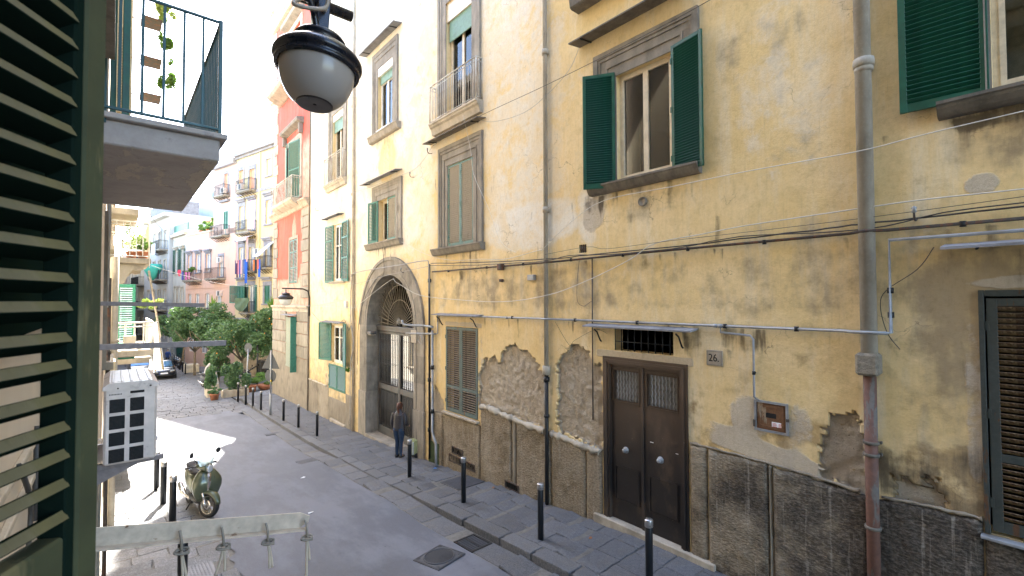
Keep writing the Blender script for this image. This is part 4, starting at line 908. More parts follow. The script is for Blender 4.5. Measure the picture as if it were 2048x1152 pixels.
# ------------------------------------------------------------------ pipes
M_pipegrey = stone('cement_pipe', (.235, .205, .16), (.37, .33, .265), 5, bump=.25, streak=True, dirt=(.12, .10, .07)); M_piperust = worn('rust_red_pipe', (.125, .058, .038), (.15, .13, .11), .52, .7, 5)
def collar(m, x, y, z, r, h=.05): m.lathe([(r*.8, -h), (r, -h), (r*1.06, 0), (r, h), (r*.8, h)], (x, y, z), 16)
o = thing('drainpipe', 'thick grey cement drainpipe turning rusty red near the pavement', 'drainpipe', (FX-.11, 1.47, g(1.5)))
m = MB(); x = FX-.11; m.tube([(x, 1.46, 20), (x, 1.47, -.70)], .088, 18); collar(m, x, 1.46, 3.0, .110, .055); collar(m, x, 1.46, 2.92, .098, .035); m.build('upper_pipe', M_pipegrey, o)
m = MB(); m.bbox(x-.12, x+.12, 1.36, 1.60, -.96, -.68, .03); m.build('joint_block', stone('crusted_joint', (.14, .12, .09), (.27, .23, .17), 16, bump=1.0), o)
m = MB(); m.tube([(x+.015, 1.475, -.9), (x+.015, 1.48, g(1.5)-.1)], .070, 16); m.build('lower_pipe', M_piperust, o)
for z in (-1.80, -1.95, -2.85, -3.7):
    m = MB(); m.lathe([(.07, -.018), (.085, -.02), (.088, 0), (.085, .02), (.07, .018)], (x+.015, 1.478, z), 16); m.box(x+.06, x+.12, 1.38, 1.40, z-.015, z+.015); m.build('bracket', M_stonedark, o)
o = thing('drainpipe', 'slim grey drainpipe between the peeled plaster patches, black iron below', 'drainpipe', (FX-.075, 7.23, g(7.2)))
M_pipebeige = stone('beige_pipe', (.36, .31, .235), (.52, .46, .36), 5, bump=.25, streak=True, dirt=(.2, .17, .12)); m = MB(); x = FX-.075; m.tube([(x, 7.21, 20), (x, 7.235, -1.62)], .052, 12)
for z in (5.55, 2.0, 9.0): collar(m, x, 7.22, z, .075, .06)
collar(m, x, 7.235, -1.55, .085, .10); m.build('upper_pipe', M_pipebeige, o)
m = MB(); m.tube([(x, 7.235, -1.6), (x, 7.24, g(7.2)-.1)], .047, 12); collar(m, x, 7.235, -1.75, .065, .05); collar(m, x, 7.235, -2.55, .062, .03); m.build('lower_pipe', M_ironblack, o)
o = thing('drainpipe', 'narrow pale drainpipe between the tall balcony windows and the arch', 'drainpipe', (FX-.07, 18.3, g(18.3)))
m = MB(); x = FX-.07; m.tube([(x, 18.3, 20), (x, 18.22, 7.9), (x, 18.12, g(18)-.1)], .055, 10)
for z in (10.76, 7.9, 4.3, 1.0): collar(m, x, 18.3-.02*(11-z)/3 if z < 10 else 18.3, z, .07, .05)
m.build('pipe', M_stonepale, o)
o = thing('drainpipe', 'dark iron downpipe on the seam between ochre and stone walls', 'drainpipe', (FX-.05, 23.9, g(24)))
m = MB(); m.tube([(FX-.05, 23.85, -.3), (FX-.05, 23.85, g(24)-.1)], .045, 8); m.tube([(FX-.04, 23.85, 20), (FX-.04, 23.85, -.3)], .03, 8); m.build('pipe', M_stonedark, o)
def pipe(name, label, pts, r, mat, cat='pipe', clips=(), n=8, cm=None, sm=0, joints=()):
    P = smoothpts(pts, sm) if sm else pts
    m = MB(); m.tube(P, r, n)
    for p in joints: m.lathe([(r*1.01, -.035), (r*1.45, -.03), (r*1.45, .03), (r*1.01, .035)], (0, 0, 0), 8, Matrix.Translation(p) @ Matrix.Rotation(R(90), 4, 'X'))
    if not clips: return tag(m.build(name, mat), label, cat)
    o = thing(name, label, cat, tuple(pts[0])); m.build('run', mat, o)
    q = MB(); q.tube([(.0, 0, -r*1.6), (0, 0, r*1.6)], r*1.5, 6); q.box(0, .05, -.012, .012, -.01, .01); me = q.mesh('clip'); me.materials.append(cm or M_ironblack)
    for c in clips: inst('clip', me, o, Vector(c)-Vector(pts[0]))
    return o
X1 = FX-.06
pipe('gas_pipe', 'grey galvanised gas pipe running level across the ochre wall over both canopies', [(X1, 11.78, -.62), (X1, 11.78, -.44), (X1, 7.4, -.42), (FX-.15, 7.3, -.42), (FX-.15, 7.15, -.42), (X1, 7.05, -.42), (X1, 1.75, -.42), (FX-.215, 1.62, -.42), (FX-.215, 1.28, -.42), (FX-.12, 1.25, -.42), (FX-.10, 1.25, .72), (FX-.10, -1.5, .70)], .022, M_galv, clips=[(X1, y, -.42) for y in (10, 8.4, 6.4, 4.9, 3.3, 2.3)]+[(FX-.10, 1.25, z) for z in (.1, -.2)], joints=[(X1, 3.45, -.42), (X1, 3.37, -.42), (X1, 8.6, -.43)])
pipe('gas_branch_pipe', 'thin grey pipe dropping to the meter cupboard', [(X1, 3.37, -.42), (X1, 3.37, -.52), (X1, 2.92, -.55), (X1, 2.88, -.60), (X1, 2.88, -1.46), (FX-.03, 2.84, -1.50)], .017, M_galv, clips=[(X1, 2.88, -1.1)])
pipe('cable_conduit', 'long dark rusty conduit carrying cables across the whole facade', [(X1, 12.1, .86), (X1, 9.9, .84), (X1, 7.35, .83), (FX-.14, 7.22, .83), (X1, 7.1, .83), (X1, 4.6, .85), (X1, 1.66, .85), (FX-.21, 1.47, .85), (X1, 1.28, .85), (X1, -1.5, .83)], .02, M_rust, clips=[(X1, y, .84) for y in (11.2, 9.4, 8.0, 6.5, 5.2, 3.9, 2.7, .6)])
m = MB(); m.bbox(FX-.14, FX, 8.74, 8.90, .74, .90, .02); m.bbox(FX-.1, FX, 8.78, 8.86, .45, .52, .01); o = m.build('conduit_joint', M_rust); tag(o, 'rusty knuckle joint on the conduit between closed shutters and drainpipe', 'pipe fitting')
pipe('wall_conduit', 'thin rust coloured conduit dropping past the left edge of the door canopy', [(FX-.03, 5.96, .84), (FX-.03, 5.97, -.5), (FX-.02, 5.98, -2.4)], .013, M_rust)
pipe('gate_pipe', 'dark upright pipe at the right side of the stone arch', [(FX-.07, 12.25, 1.1), (FX-.07, 12.22, -4.75)], .035, M_ironblack, clips=[(FX-.07, 12.24, z) for z in (.6, -.9, -2.4, -3.9)])
pipe('gate_pipe', 'pale grey upright pipe with an elbow reaching the pavement beside the arch', [(FX-.09, 12.03, -.9), (FX-.09, 12.03, -3.9), (FX-.16, 11.85, -4.0), (FX-.22, 11.62, -4.12), (FX-.22, 11.60, g(11.6)-.05)], .038, M_galv, clips=[(FX-.09, 12.03, z) for z in (-2.0, -3.3)])
pipe('stub_pipe', 'short grey pipe end sticking over the gateway', [(FX-.10, 12.0, -.80), (FX-.12, 12.5, -.78), (FX-.45, 13.1, -.76), (FX-.47, 13.2, -.62)], .035, M_galv, sm=3)
pipe('stub_pipe', 'lower short grey pipe end beside the gateway with a coiled hose', [(FX-.10, 11.9, -1.0), (FX-.12, 12.5, -1.02), (FX-.35, 13.2, -1.04)], .028, M_galv, sm=3)
pipe('elbow_pipe', 'short grey elbow pipe left of the closed sage shutters', [(X1, 11.78, -.62), (X1, 11.78, -.98), (X1, 12.0, -1.02)], .022, M_galv)
m = MB(); m.tube([(FX-.20+.02*math.cos(a), 12.55+.14*math.cos(a*.785), -1.2+.14*math.sin(a*.785)) for a in range(9)], .014, 5); o = m.build('hose_coil', M_cable); tag(o, 'small hose coil hanging on the pipe beside the arch', 'hose')
M_moss = plain('moss', (.035, .055, .018), .95, var=.4)
m = MB(); fb(m, 11.72, 12.3, g(12)-.05, g(12)+.62, .045, .062); o = m.build('moss_streak', M_moss); tag(o, 'green moss growing on the wall behind the pipe feet', 'moss', kind='stuff')
# ------------------------------------------------------------------ cables on and across the facade
def cable(label, pts, r=.008, mat=M_cable, dx=.07, name='cable', sm=5, wob=0):
    P = [Vector((FX-dx if len(p) == 2 else p[0], p[-2], p[-1])) for p in pts]; P = smoothpts(P, sm)
    if wob: P = [p+Vector((rnd.uniform(-wob, wob), 0, rnd.uniform(-wob, wob))) for p in P]
    m = MB(); m.tube(P, r, 5); return tag(m.build(name, mat), label, 'cable')
W1 = [(22.01, -.25), (18.41, -.28), (17.65, -.21), (14.83, .67), (14.27, .6), (12.76, .17), (10.56, .01), (8.62, -.04), (7.09, .11), (5.96, .40), (5.01, .73), (4.49, .98), (3.66, 1.05), (3.03, 1.10), (2.22, 1.13), (1.48, 1.15), (.91, 1.16), (.13, 1.14), (-1.5, 1.12)]
cable('white cable sagging across the wall from the arch to the right edge', W1, .0085, M_cablewhite, .13)
cable('thin white wire rising from the slim drainpipe to the upper right corner', [(7.23, 1.08), (6.35, 1.6), (5.51, 1.9), (4.09, 1.90), (3.02, 1.90), (2.2, 1.88), (1.47, 1.86), (.89, 1.9), (.11, 1.93), (-1, 1.97)], .007, M_cablewhite, .22)
cable('thin dark wire strung in front of the central window head', [(11.9, 4.62), (9.96, 4.8), (7.05, 4.74), (5.08, 4.74), (3.36, 4.79), (1, 5.0)], .006, M_cabledark, .16)
cable('slack wire looping from the canopy past the slim drainpipe', [(6.18, 5.21), (6.46, 4.85), (7.05, 4.57), (7.87, 4.38), (9.0, 4.5), (9.62, 4.74)], .005, M_cable, .12)
cable('loose wire dangling from the balcony down to the conduit', [(10.25, 5.0), (10.19, 4.91), (9.89, 4.01), (9.74, 3.3), (9.1, 2.28), (8.62, 1.41), (8.07, 1.11)], .006, M_cablewhite, .22)
cable('doubled wire held by insulator hooks above the gateway', [(11.93, 4.67), (12.93, 4.21), (14.5, 4.2), (16.52, 4.25), (18.06, 4.34)], .006, M_cable, .12)
cable('white wire from the window sill over the gateway to the slim drainpipe', [(13.99, 1.95), (12.45, 1.43), (11.06, 1.14), (9.64, 1.07), (8.6, 1.0), (7.39, 1.12), (7.23, 1.08)], .007, M_cablewhite, .1)
B1 = [(12.1, 1.11), (9.86, 1.0), (7.24, .90), (5.71, .90), (4.59, .90), (3.26, .91), (2.22, .93), (1.49, .95), (.91, .95), (.14, .96), (-1.5, .98)]
cable('black cable bundle twisted along the top of the conduit', B1, .011, M_cabledark, .11, wob=.008); cable('second dark cable slung loosely under the bundle', [(12.1, 1.05), (10.5, .95), (8.9, .90), (7.24, .86), (6.5, .93), (5.71, .88), (4.2, .86), (3.0, .95), (1.49, .88), (.5, 1.0), (-1.5, .9)], .008, M_cabledark, .12, wob=.006)
cable('thin slack wire between drainpipes above the bundle', [(7.2, 1.0), (6.0, 1.06), (5.5, .98), (4.2, 1.0), (1.49, 1.02), (-1, 1.1)], .004, M_cabledark, .14)
cable('black cable arching over the stone gateway', [(18.24, -4.9), (18.2, -2.5), (17.9, -1.7), (18.24, -.78), (18.16, .83), (17.66, 1.10), (14.1, 1.18), (12.45, 1.21), (12.16, 1.07), (12.14, .2)], .016, M_cable, .14)
cable('thin grey cable across the arch keystone', [(22.04, .85), (18.06, .66), (14.83, .88), (12.1, 1.03)], .007, M_cable, .16)
cable('black cable fixed around the left side of the arch', [(15.4, 1.9), (15.3, .95), (15.9, .8), (16.9, .1), (17.5, -.9), (17.6, -2.5)], .009, M_cabledark, .11)
cable('looped cable from the far street lamp to the white box', [(28.5, .1), (26, -.2), (23.09, -.25), (21.0, -.12), (18.95, .03)], .01, M_cable, .12)
cable('sagging black cable under the white box', [(23.08, -.57), (21.5, -1.05), (19.6, -.95), (18.94, -.8), (18.5, -1.2), (18.2, -.9)], .009, M_cabledark, .12)
cable('thin wire hooked down the wall right of the slim drainpipe', [(6.30, .82), (6.36, .4), (6.36, -.02), (6.2, -.13), (6.08, -.08), (5.99, -.03)], .005, M_rust, .03)
cable('thin wire crossing the wall below the gas pipe', [(7.0, -.48), (6.6, -.95), (6.45, -.85), (5.9, -.6), (5.6, -.66)], .004, M_cabledark, .03)
cable('brown wire hanging behind the right drainpipe from canopy to gas pipe', [(.85, .60), (1.0, .35), (1.30, .10), (1.36, -.1), (1.30, -.42), (1.18, -.62)], .005, M_cabledark, .05)
for i, (y, z, l) in enumerate(((1.0, .95, 'insulator hook with a knot of cables right of the thick drainpipe'), (12.2, 4.5, 'green insulator hook beside the tall shuttered window'), (13.3, 4.0, 'green insulator hook left of the tall shuttered window'), (22.6, 4.3, 'rusty insulator hook on the pale wall by the red corner'), (13.9, .95, 'small iron hook where cables leave the arch'))):
    m = MB(); m.tube(smoothpts([(FX, y, z), (FX-.12, y, z-.02), (FX-.17, y, z+.03), (FX-.17, y, z+.10)], 3), .012, 5); o = m.build('wall_hook', M_rust); tag(o, l, 'hook'); q = MB(); q.lathe([(.01, 0), (.028, .01), (.02, .04), (.03, .06), (.01, .08)], (FX-.17, y, z+.06), 8); q.build('insulator', M_galv, o)
m = MB(); 
for k in range(14): a = rnd.uniform(0, 6.28); m.add([(FX-.12, 18.45, -2.9), (FX-.12-.12*math.cos(a), 18.45+.12*math.sin(a), -2.8+rnd.uniform(0, .15)), (FX-.15-.12*math.cos(a+.5), 18.45+.12*math.sin(a+.5), -2.85+rnd.uniform(0, .15))], [(0, 1, 2)])
o = m.build('wall_weed', plain('weed_green', (.08, .2, .02), .7, bump=0), fix=False); tag(o, 'bright green weed sprouting from the pipe beside the arch', 'plant')
# ------------------------------------------------------------------ the red corner house (same street line)
red = thing('corner_house', 'faded red corner house with grey quoins and rusticated stone ground floor', 'building', (0, 0, 0))
O_RW = (25.95, 27.35, .95, 3.35); O_RD = (25.5, 28.0, 5.45, 8.6); O_RL = (25.95, 27.8, -3.7, -.85); O_RT = (25.6, 27.8, 12.0, 15.0)
def red_attr(Y, Z):
    w = .1+.8*(1-ss(Z, .9, 1.5))+.75*(1-ss(Y, 25.0, 25.5))*ss(Z, 3.4, 3.9)*(1-ss(Z, 7.5, 9))+blob(Y, Z, 26.6, 3.0, .6, 2.0, .55)+.3*(1-ss(Y, 25.3, 25.8))*(Z < 5)
    gr = .15+.3*(1-ss(Z, 0, 1)); z = np.zeros(Y.shape)
    return np.stack([w, gr, z], -1), np.stack([z+blob(Y, Z, 26.5, 4.6, 3, .4, .3), z+.2*(1-ss(Z, -3, -1)), z], -1)
wallmesh('wall', 23.97, 30.7, -5.9, 30, [O_RW, O_RD, O_RL, O_RT], red_attr, lambda Y, Z, A: (fbm(Y*2, Z*2, 3)-.5)*.01, M_red, red, lambda y: .16, lambda z: .18)  # unseen top built higher so the facing house falls in shade
m = MB(); m.box(FX+.02, 19, 30.55, 30.68, -6.2, 30); m.box(FX+.02, 19, 24.12, 30.54, 29.8, 30.1); m.build('side_wall', plaster('side_plaster', att=False), red)
m = MB(); m.box(FX+.4, FX+.5, 24.2, 30.5, -6, 19.8); m.build('inner_wall', M_room, red)
def fbox(name, y0, y1, z0, z1, d0, d1, mat, par, b=.012): m = MB(); fb(m, y0, y1, z0, z1, d0, d1, b); return m.build(name, mat, par)
rb = MB(); M_rust_st = stone('rusticated_stone', (.22, .19, .15), (.36, .32, .25), 4, streak=True)
qm = []
z = -2.95; k = 0
while z < 4.7:   # courses of big blocks
    h = .62 if z < -.5 else .60
    if z < -.6:
        cuts = [23.97, 25.35, 25.93] if k % 2 else [23.97, 24.6, 25.93]; cuts2 = [27.82, 28.9, 30.72] if k % 2 else [27.82, 28.4, 29.5, 30.72]
        for cc in (cuts, cuts2):
            for a, b in zip(cc[:-1], cc[1:]): fbox('stone_block', a+.012, b-.012, z+.012, min(z+h, -.55)-.012, -.02, .06, M_rust_st, red, .03)
    elif z > -.2:
        wq = 1.25 if k % 2 else 1.05
        for a, b in ((23.97, 23.97+wq), (30.72-wq*.8, 30.72)): fbox('quoin', a, b, z+.012, min(z+h, 4.72)-.012, -.02, .055, M_rust_st, red, .025)
    z += h; k += 1
z = 5.7; k = 0
while z < 12:
    fbox('quoin', 29.9 if k % 2 else 30.1, 30.72, z+.01, z+.6, -.02, .04, M_stonepale, red, .02); z += .62; k += 1
fbox('lower_wall', 23.98, 30.72, -5.9, -2.97, -.02, .035, M_band, red)
for a, b in ((24.0, 25.9), (27.85, 30.7)):
    pass
def ledge(name, y0, y1, z, d, h, mat, par):
    m = MB(); prof = [(0, 0), (d, -.02), (d, -.09), (d-.05, -.13), (d-.10, -.20), (d*.3, -h+.04), (.03, -h), (0, -h)]
    m.prism(prof, lambda a, b, t: (FX-a, t, z+b), y0, y1); return m.build(name, mat, par)
M_brickled = stone('peeled_cornice', (.38, .27, .19), (.54, .44, .34), 9)
ledge('cornice', 23.97, 31.0, 5.20, .28, .42, M_brickled, red); ledge('cornice', 23.97, 30.9, -.25, .12, .35, M_stonepale, red); ledge('cornice', 23.97, 30.9, 12.1, .25, .5, M_brickled, red); ledge('cornice', 24.2, 31.1, 17.2, .5, .7, M_brickled, red)
def rsur(op, w, d=.05, mat=M_stonepale):
    m = MB(); fb(m, op[0]-w, op[0], op[2], op[3]+.001, -.02, d); fb(m, op[1], op[1]+w, op[2], op[3]+.001, -.02, d); fb(m, op[0]-w, op[1]+w, op[3]+.002, op[3]+w, -.02, d+.002); return m.build('window_surround', mat, red)
rsur(O_RW, .15, .03, M_rust_st); rsur(O_RD, .28); rsur(O_RT, .28)
m = MB(); prof = [(0, 0), (.32, .12), (.36, .22), (.36, .28), (0, .34)]; m.prism(prof, lambda a, b, t: (FX-a, t, 9.25+b), 25.0, 28.4)
for y in (25.1, 28.1): m.bbox(FX-.22, FX, y, y+.2, 8.75, 9.3, .03)
m.build('pediment', M_stonegrey, red)
m = MB(); m.prism(prof, lambda a, b, t: (FX-a, t, 15.4+b), 25.0, 28.4); m.build('pediment', M_stonegrey, red)
leaf(red, H(27.98, 5.45, .05), 1.2, 3.1, -90-14, M_green2, None, .07, 'mesh', rails=(.5,)); leaf(red, H(25.52, 5.45, .05), 1.15, 3.1, 90+12, M_green2, M_sage, .07, 'mesh', rails=(.5,))
leaf(red, H(27.3, .97, .0), .65, 2.35, -90, M_sage, M_slattan, .07, 'mesh', rails=(.33, .7)); leaf(red, H(26.62, .97, .0), .65, 2.35, -90, M_sage, M_slattan, .07, 'mesh', rails=(.33, .7))
m = MB(); m.bbox(FX-.06, FX-.01, 26.0, 26.86, -3.6, -.9, .006); m.bbox(FX-.06, FX-.01, 26.9, 27.75, -3.6, -.9, .006)
for z in (-3.6, -2.3, -1.0):
    m.box(FX-.075, FX-.055, 26.0, 27.75, z, z+.1)
m.build('closed_shutter', worn('pale_sage', (.26, .29, .22), (.3, .27, .2), .6), red)
m = MB(); m.bbox(FX-.34, FX-.0, 25.84, 25.9, -3.75, -.85, .008); m.build('shutter', M_green2, red); canopy(25.7, 28.1, -.75, .3, .04, M_slate, .03, False, red)
window(red, O_RT, M_cream, 2, .12, .08); window(red, O_RD, M_cream, 2, .12, .08)
def redbalc(y0, y1, z, d):
    m = MB(); prof = [(0, 0), (d, 0), (d, -.10), (d-.1, -.22), (.1, -.42), (0, -.42)]; m.prism(prof, lambda a, b, t: (FX-a, t, z+b), y0, y1); m.build('balcony_slab', M_stonepale, red)
    railing(red, [(FX, y0+.05), (FX-d+.05, y0+.05), (FX-d+.05, y1-.05), (FX, y1-.05)], z, z+1.15, M_railpale, .14, .012, top=.024)
redbalc(25.2, 29.0, 5.35, .55); redbalc(25.0, 29.4, 11.9, .8)
cable('drooping cable loop under the wall lamp', [(29.5, -.35), (28.0, -.6), (26.5, -1.0), (24.8, -.4), (23.7, -.5)], .012, M_cable, .14)
# wall lamp on the corner
wl = thing('wall_lamp', 'black bracket street lamp with white globe on the corner of the red house', 'street lamp', (FX, 23.75, -.2))
m = MB(); m.tube([(FX-.05, 23.75, -.75), (FX-.05, 23.75, .2), (FX-.12, 23.75, .48), (FX-.35, 23.75, .58), (FX-1.3, 23.75, .60)], .035, 8); m.tube([(FX-1.12, 23.75, .6), (FX-1.12, 23.75, .38)], .025, 6); m.build('arm', M_ironblack, wl)
def lampshape(par, c, s, dark, globe, M_=Matrix()):
    T = Matrix.Translation(c) @ M_
    m = MB(); m.lathe([(.02*s, .82*s), (.14*s, .80*s), (.40*s, .72*s), (.56*s, .65*s), (.61*s, .58*s), (.60*s, .53*s), (.50*s, .50*s), (.60*s, .44*s), (.76*s, .34*s), (.88*s, .24*s), (.98*s, .15*s), (1.03*s, .07*s), (1.035*s, 0), (1.0*s, -.05*s), (.965*s, -.06*s), (.96*s, -.13*s), (.985*s, -.15*s), (.98*s, -.20*s), (.90*s, -.22*s), (.88*s, -.04*s), (.5*s, .1*s), (.01, .2*s)], (0, 0, 0), 48, T, cap=False); m.build('hood', dark, par)
    m = MB(); P = []
    for k in range(15):
        a = R(90*k/14); P.append((.88*s*math.cos(a)**.8 if k < 14 else .01, -.10*s-1.05*s*math.sin(a)))
    P = [p for p in P if p[0] > .40*s]; P.append((.40*s, P[-1][1]-.005)); m.lathe(P, (0, 0, 0), 48, T, cap=False); m.build('globe', globe, par)
    zb = P[-1][1]; m = MB(); m.lathe([(.42*s, zb+.03*s), (.42*s, zb-.015*s), (.38*s, zb-.02*s), (.01, zb+.0*s)], (0, 0, 0), 36, T, cap=False); m.build('globe_cap', plain('smoky_lens', (.03, .022, .02), .35, bump=0), par)
def globemat(name, col, tr):
    t = NT(name); d = t.n('ShaderNodeBsdfDiffuse'); d.inputs[0].default_value = col+(1,); tl = t.n('ShaderNodeBsdfTranslucent'); tl.inputs[0].default_value = col+(1,); gl = t.n('ShaderNodeBsdfGlossy'); gl.inputs['Roughness'].default_value = .18
    a = t.n('ShaderNodeMixShader'); a.inputs[0].default_value = tr; t.l(d.outputs[0], a.inputs[1]); t.l(tl.outputs[0], a.inputs[2])
    fr = t.n('ShaderNodeFresnel'); fr.inputs[0].default_value = 1.45; b = t.n('ShaderNodeMixShader'); t.l(fr.outputs[0], b.inputs[0]); t.l(a.outputs[0], b.inputs[1]); t.l(gl.outputs[0], b.inputs[2]); t.l(b.outputs[0], t.out.inputs[0]); return t.mat
M_globe = globemat('opal_globe', (.40, .355, .32), .22); M_globew = globemat('white_globe', (.75, .74, .70), .3); M_hood = plain('blue_black_enamel', (.012, .014, .022), .28, .2, bump=.05)
lampshape(wl, (FX-1.12, 23.75, .14), .33, M_ironblack, M_globew)
# hanging lamp near the camera
hl = thing('hanging_lamp', 'big black hooded street lamp with grey globe hanging before the upper windows', 'street lamp', (.83, 2.60, 1.30))
TL = Matrix.Translation((.825, 2.58, 1.30)) @ Matrix.Rotation(R(5), 4, 'Y') @ Matrix.Rotation(R(-3), 4, 'X')
lampshape(hl, (.825, 2.58, 1.30), .222, M_hood, M_globe, Matrix.Rotation(R(5), 4, 'Y') @ Matrix.Rotation(R(-3), 4, 'X'))
m = MB(); m.bbox(-.035, .035, -.022, .022, .12, .40, .006, TL); m.bbox(-.045, .045, -.05, .05, .115, .15, .01, TL); m.build('hanger', M_hood, hl)
m = MB(); m.tube([(-.16, 2.61, 1.655), (1.02, 2.61, 1.655)], .030, 16); m.build('arm', M_hood, hl)
m = MB(); m.lathe([(.001, -.05), (.012, -.05), (.012, -.026), (.012, -.024)], (0, 0, 0), 8, TL @ Matrix.Translation((0, 0, .30)) @ Matrix.Rotation(R(-90), 4, 'X')); m.build('bolt', M_galv, hl)
m = MB(); m.tube(smoothpts([(.80, 2.53, 1.75), (.845, 2.51, 1.66), (.84, 2.51, 1.585), (.77, 2.50, 1.545), (.69, 2.50, 1.53), (.68, 2.52, 1.55), (.72, 2.54, 1.60)], 5), .0105, 8); m.build('feed_cable', plain('beige_cable', (.30, .25, .20), .5, bump=0), hl)
m = MB(); m.tube(smoothpts([(.70, 2.54, 1.585), (.725, 2.54, 1.61), (.77, 2.55, 1.61), (.80, 2.57, 1.55), (.82, 2.58, 1.46)], 5), .017, 8); m.build('cable_sleeve', M_hood, hl)
# ------------------------------------------------------------------ generic facades for the other buildings
class Fac:
    def __init__(s, par, P, e):
        s.p = par; L = math.hypot(*e); e = (e[0]/L, e[1]/L); s.M = Matrix(((e[0], -e[1], 0, P[0]), (e[1], e[0], 0, P[1]), (0, 0, 1, 0), (0, 0, 0, 1)))
    def b(s, m, s0, s1, z0, z1, d0, d1): return m.box(s0, s1, d0, d1, z0, z1, s.M)
    def one(s, name, mat, *a, **k):
        m = MB(); [s.b(m, *q) for q in a]; o = m.build(name, mat, k.get('par') or s.p)
        if k.get('label'): o['label'] = k['label']
        return o
    def wall(s, s0, s1, z0, z1, holes, mat, rec=.2, name='wall', depth=8):
        L = sorted(set([s0, s1]+[v for h in holes for v in h[:2]])); Z = sorted(set([z0, z1]+[v for h in holes for v in h[2:4]])); m = MB()
        for a, b in zip(L[:-1], L[1:]):
            for c, d in zip(Z[:-1], Z[1:]):
                if any(h[0] < (a+b)/2 < h[1] and h[2] < (c+d)/2 < h[3] for h in holes): continue
                m.add([s.M @ Vector(v) for v in ((a, 0, c), (b, 0, c), (b, 0, d), (a, 0, d))], [(0, 3, 2, 1)])
        for a, b, c, d in [h[:4] for h in holes]:
            v = [s.M @ Vector(q) for q in ((a, 0, c), (b, 0, c), (b, 0, d), (a, 0, d), (a, -rec, c), (b, -rec, c), (b, -rec, d), (a, -rec, d))]
            m.add(v, [(0, 1, 5, 4), (1, 2, 6, 5), (2, 3, 7, 6), (3, 0, 4, 7)])
        v = [s.M @ Vector(q) for q in ((s0, 0, z0), (s1, 0, z0), (s1, 0, z1), (s0, 0, z1), (s0, -depth, z0), (s1, -depth, z0), (s1, -depth, z1), (s0, -depth, z1))]
        m.add(v, [(2, 3, 7, 6), (0, 4, 7, 3), (1, 2, 6, 5), (4, 5, 6, 7)]); return m.build(name, mat, s.p, fix=False)
    def win(s, h, fr=M_white, glass=None, sur=M_stonegrey, bw=.28, bt=.4, kind='glass', rec=.12, sill=True, cap=False, capz=.0):
        a, b, c, d = h[:4]; t = .07
        if sur:
            s.one('window_surround', sur, (a-bw, a-.002, c, d+.002, -.02, .05), (b+.002, b+bw, c, d+.002, -.02, .05), (a-bw, b+bw, d+.003, d+bt, -.02, .052))
        if cap: s.one('window_cap', sur or M_stonegrey, (a-bw-.1, b+bw+.1, d+bt+capz, d+bt+capz+.14, -.02, .28), (a-bw, b+bw, d+bt+capz-.16, d+bt+capz-.002, -.02, .16))
        if sill: s.one('sill', sur or M_stonegrey, (a-bw-.05, b+bw+.05, c-.12, c-.002, -.02, .14))
        if kind == 'shut':
            o = s.one('shutter', fr, (a, a+.06, c, d, -.06, .0), (b-.06, b, c, d, -.06, .0), ((a+b)/2-.05, (a+b)/2+.05, c, d, -.06, .001), (a+.06, b-.06, c, c+.1, -.06, -.002), (a+.06, b-.06, d-.08, d, -.06, -.002))
            m = MB(); z = c+.12
            while z < d-.1: m.box(a+.05, b-.05, -.05, -.012, -.006, .006, s.M @ Matrix.Translation((0, 0, z)) @ Matrix.Rotation(0, 4, 'X')); z += .085
            m.box(a+.05, b-.05, -.062, -.055, c, d, s.M); q = m.build('slats', fr, o, fix=False); q['kind'] = 'stuff'; return o
        o = s.one('window', fr, (a, a+t, c, d, -rec-.05, -rec), (b-t, b, c, d, -rec-.05, -rec), (a+t, b-t, d-t, d, -rec-.05, -rec-.001), (a+t, b-t, c, c+t, -rec-.05, -rec-.001), ((a+b)/2-.05, (a+b)/2+.05, c+t, d-t, -rec-.05, -rec+.002))
        s.one('pane', glass or M_farglass, (a+t, b-t, c+t, d-t, -rec-.04, -rec-.03), par=o)
        if kind == 'blind': s.one('roller_shutter', M_orange, (a+.02, b-.02, c+(d-c)*(.35 if h[4:] and h[4] else .02), d-.02, -rec+.004, -rec+.03), par=None)
        return o
    def leaves(s, h, mat, ang=10, wf=.5):
        a, b, c, d = h[:4]; w = (b-a)*wf; base = math.degrees(math.atan2(s.M[1][0], s.M[0][0]))
        for pos, hd in ((b, base+ang), (a, base+180-ang)):
            p = s.M @ Vector((pos, .03, c)); leaf(s.p, p, w, d-c, hd, mat, None, .08, 'mesh', rails=(.5,))
    def balc(s, s0, s1, z, d=.7, rail=M_ironblack, slab=M_stonegrey, h=1.05, brackets=True):
        s.one('balcony_slab', slab, (s0, s1, z-.12, z, -.02, d), (s0+.05, s1-.05, z-.18, z-.122, -.02, d-.1))
        if brackets:
            n = max(2, int((s1-s0)/.5))
            for k in range(n+1): x = s0+.1+(s1-s0-.2)*k/n; m = MB(); m.tube([s.M @ Vector((x, d*.8, z-.18)), s.M @ Vector((x, .02, z-.5))], .03, 4); m.build('balcony_bracket', M_rust, s.p)
        P = [s.M @ Vector(q) for q in ((s0+.04, 0, 0), (s0+.04, d-.04, 0), (s1-.04, d-.04, 0), (s1-.04, 0, 0))]; railing(s.p, [(p.x, p.y) for p in P], z, z+h, rail, .13, .012, top=.022)
    def pt(s, a, d, z): return s.M @ Vector((a, d, z))
M_farglass = plain('sky_lit_glass', (.40, .43, .45), .15, var=.3, sc=1.2, bump=0); M_orange = plain('apricot_roller', (.58, .26, .14), .6, bump=0)
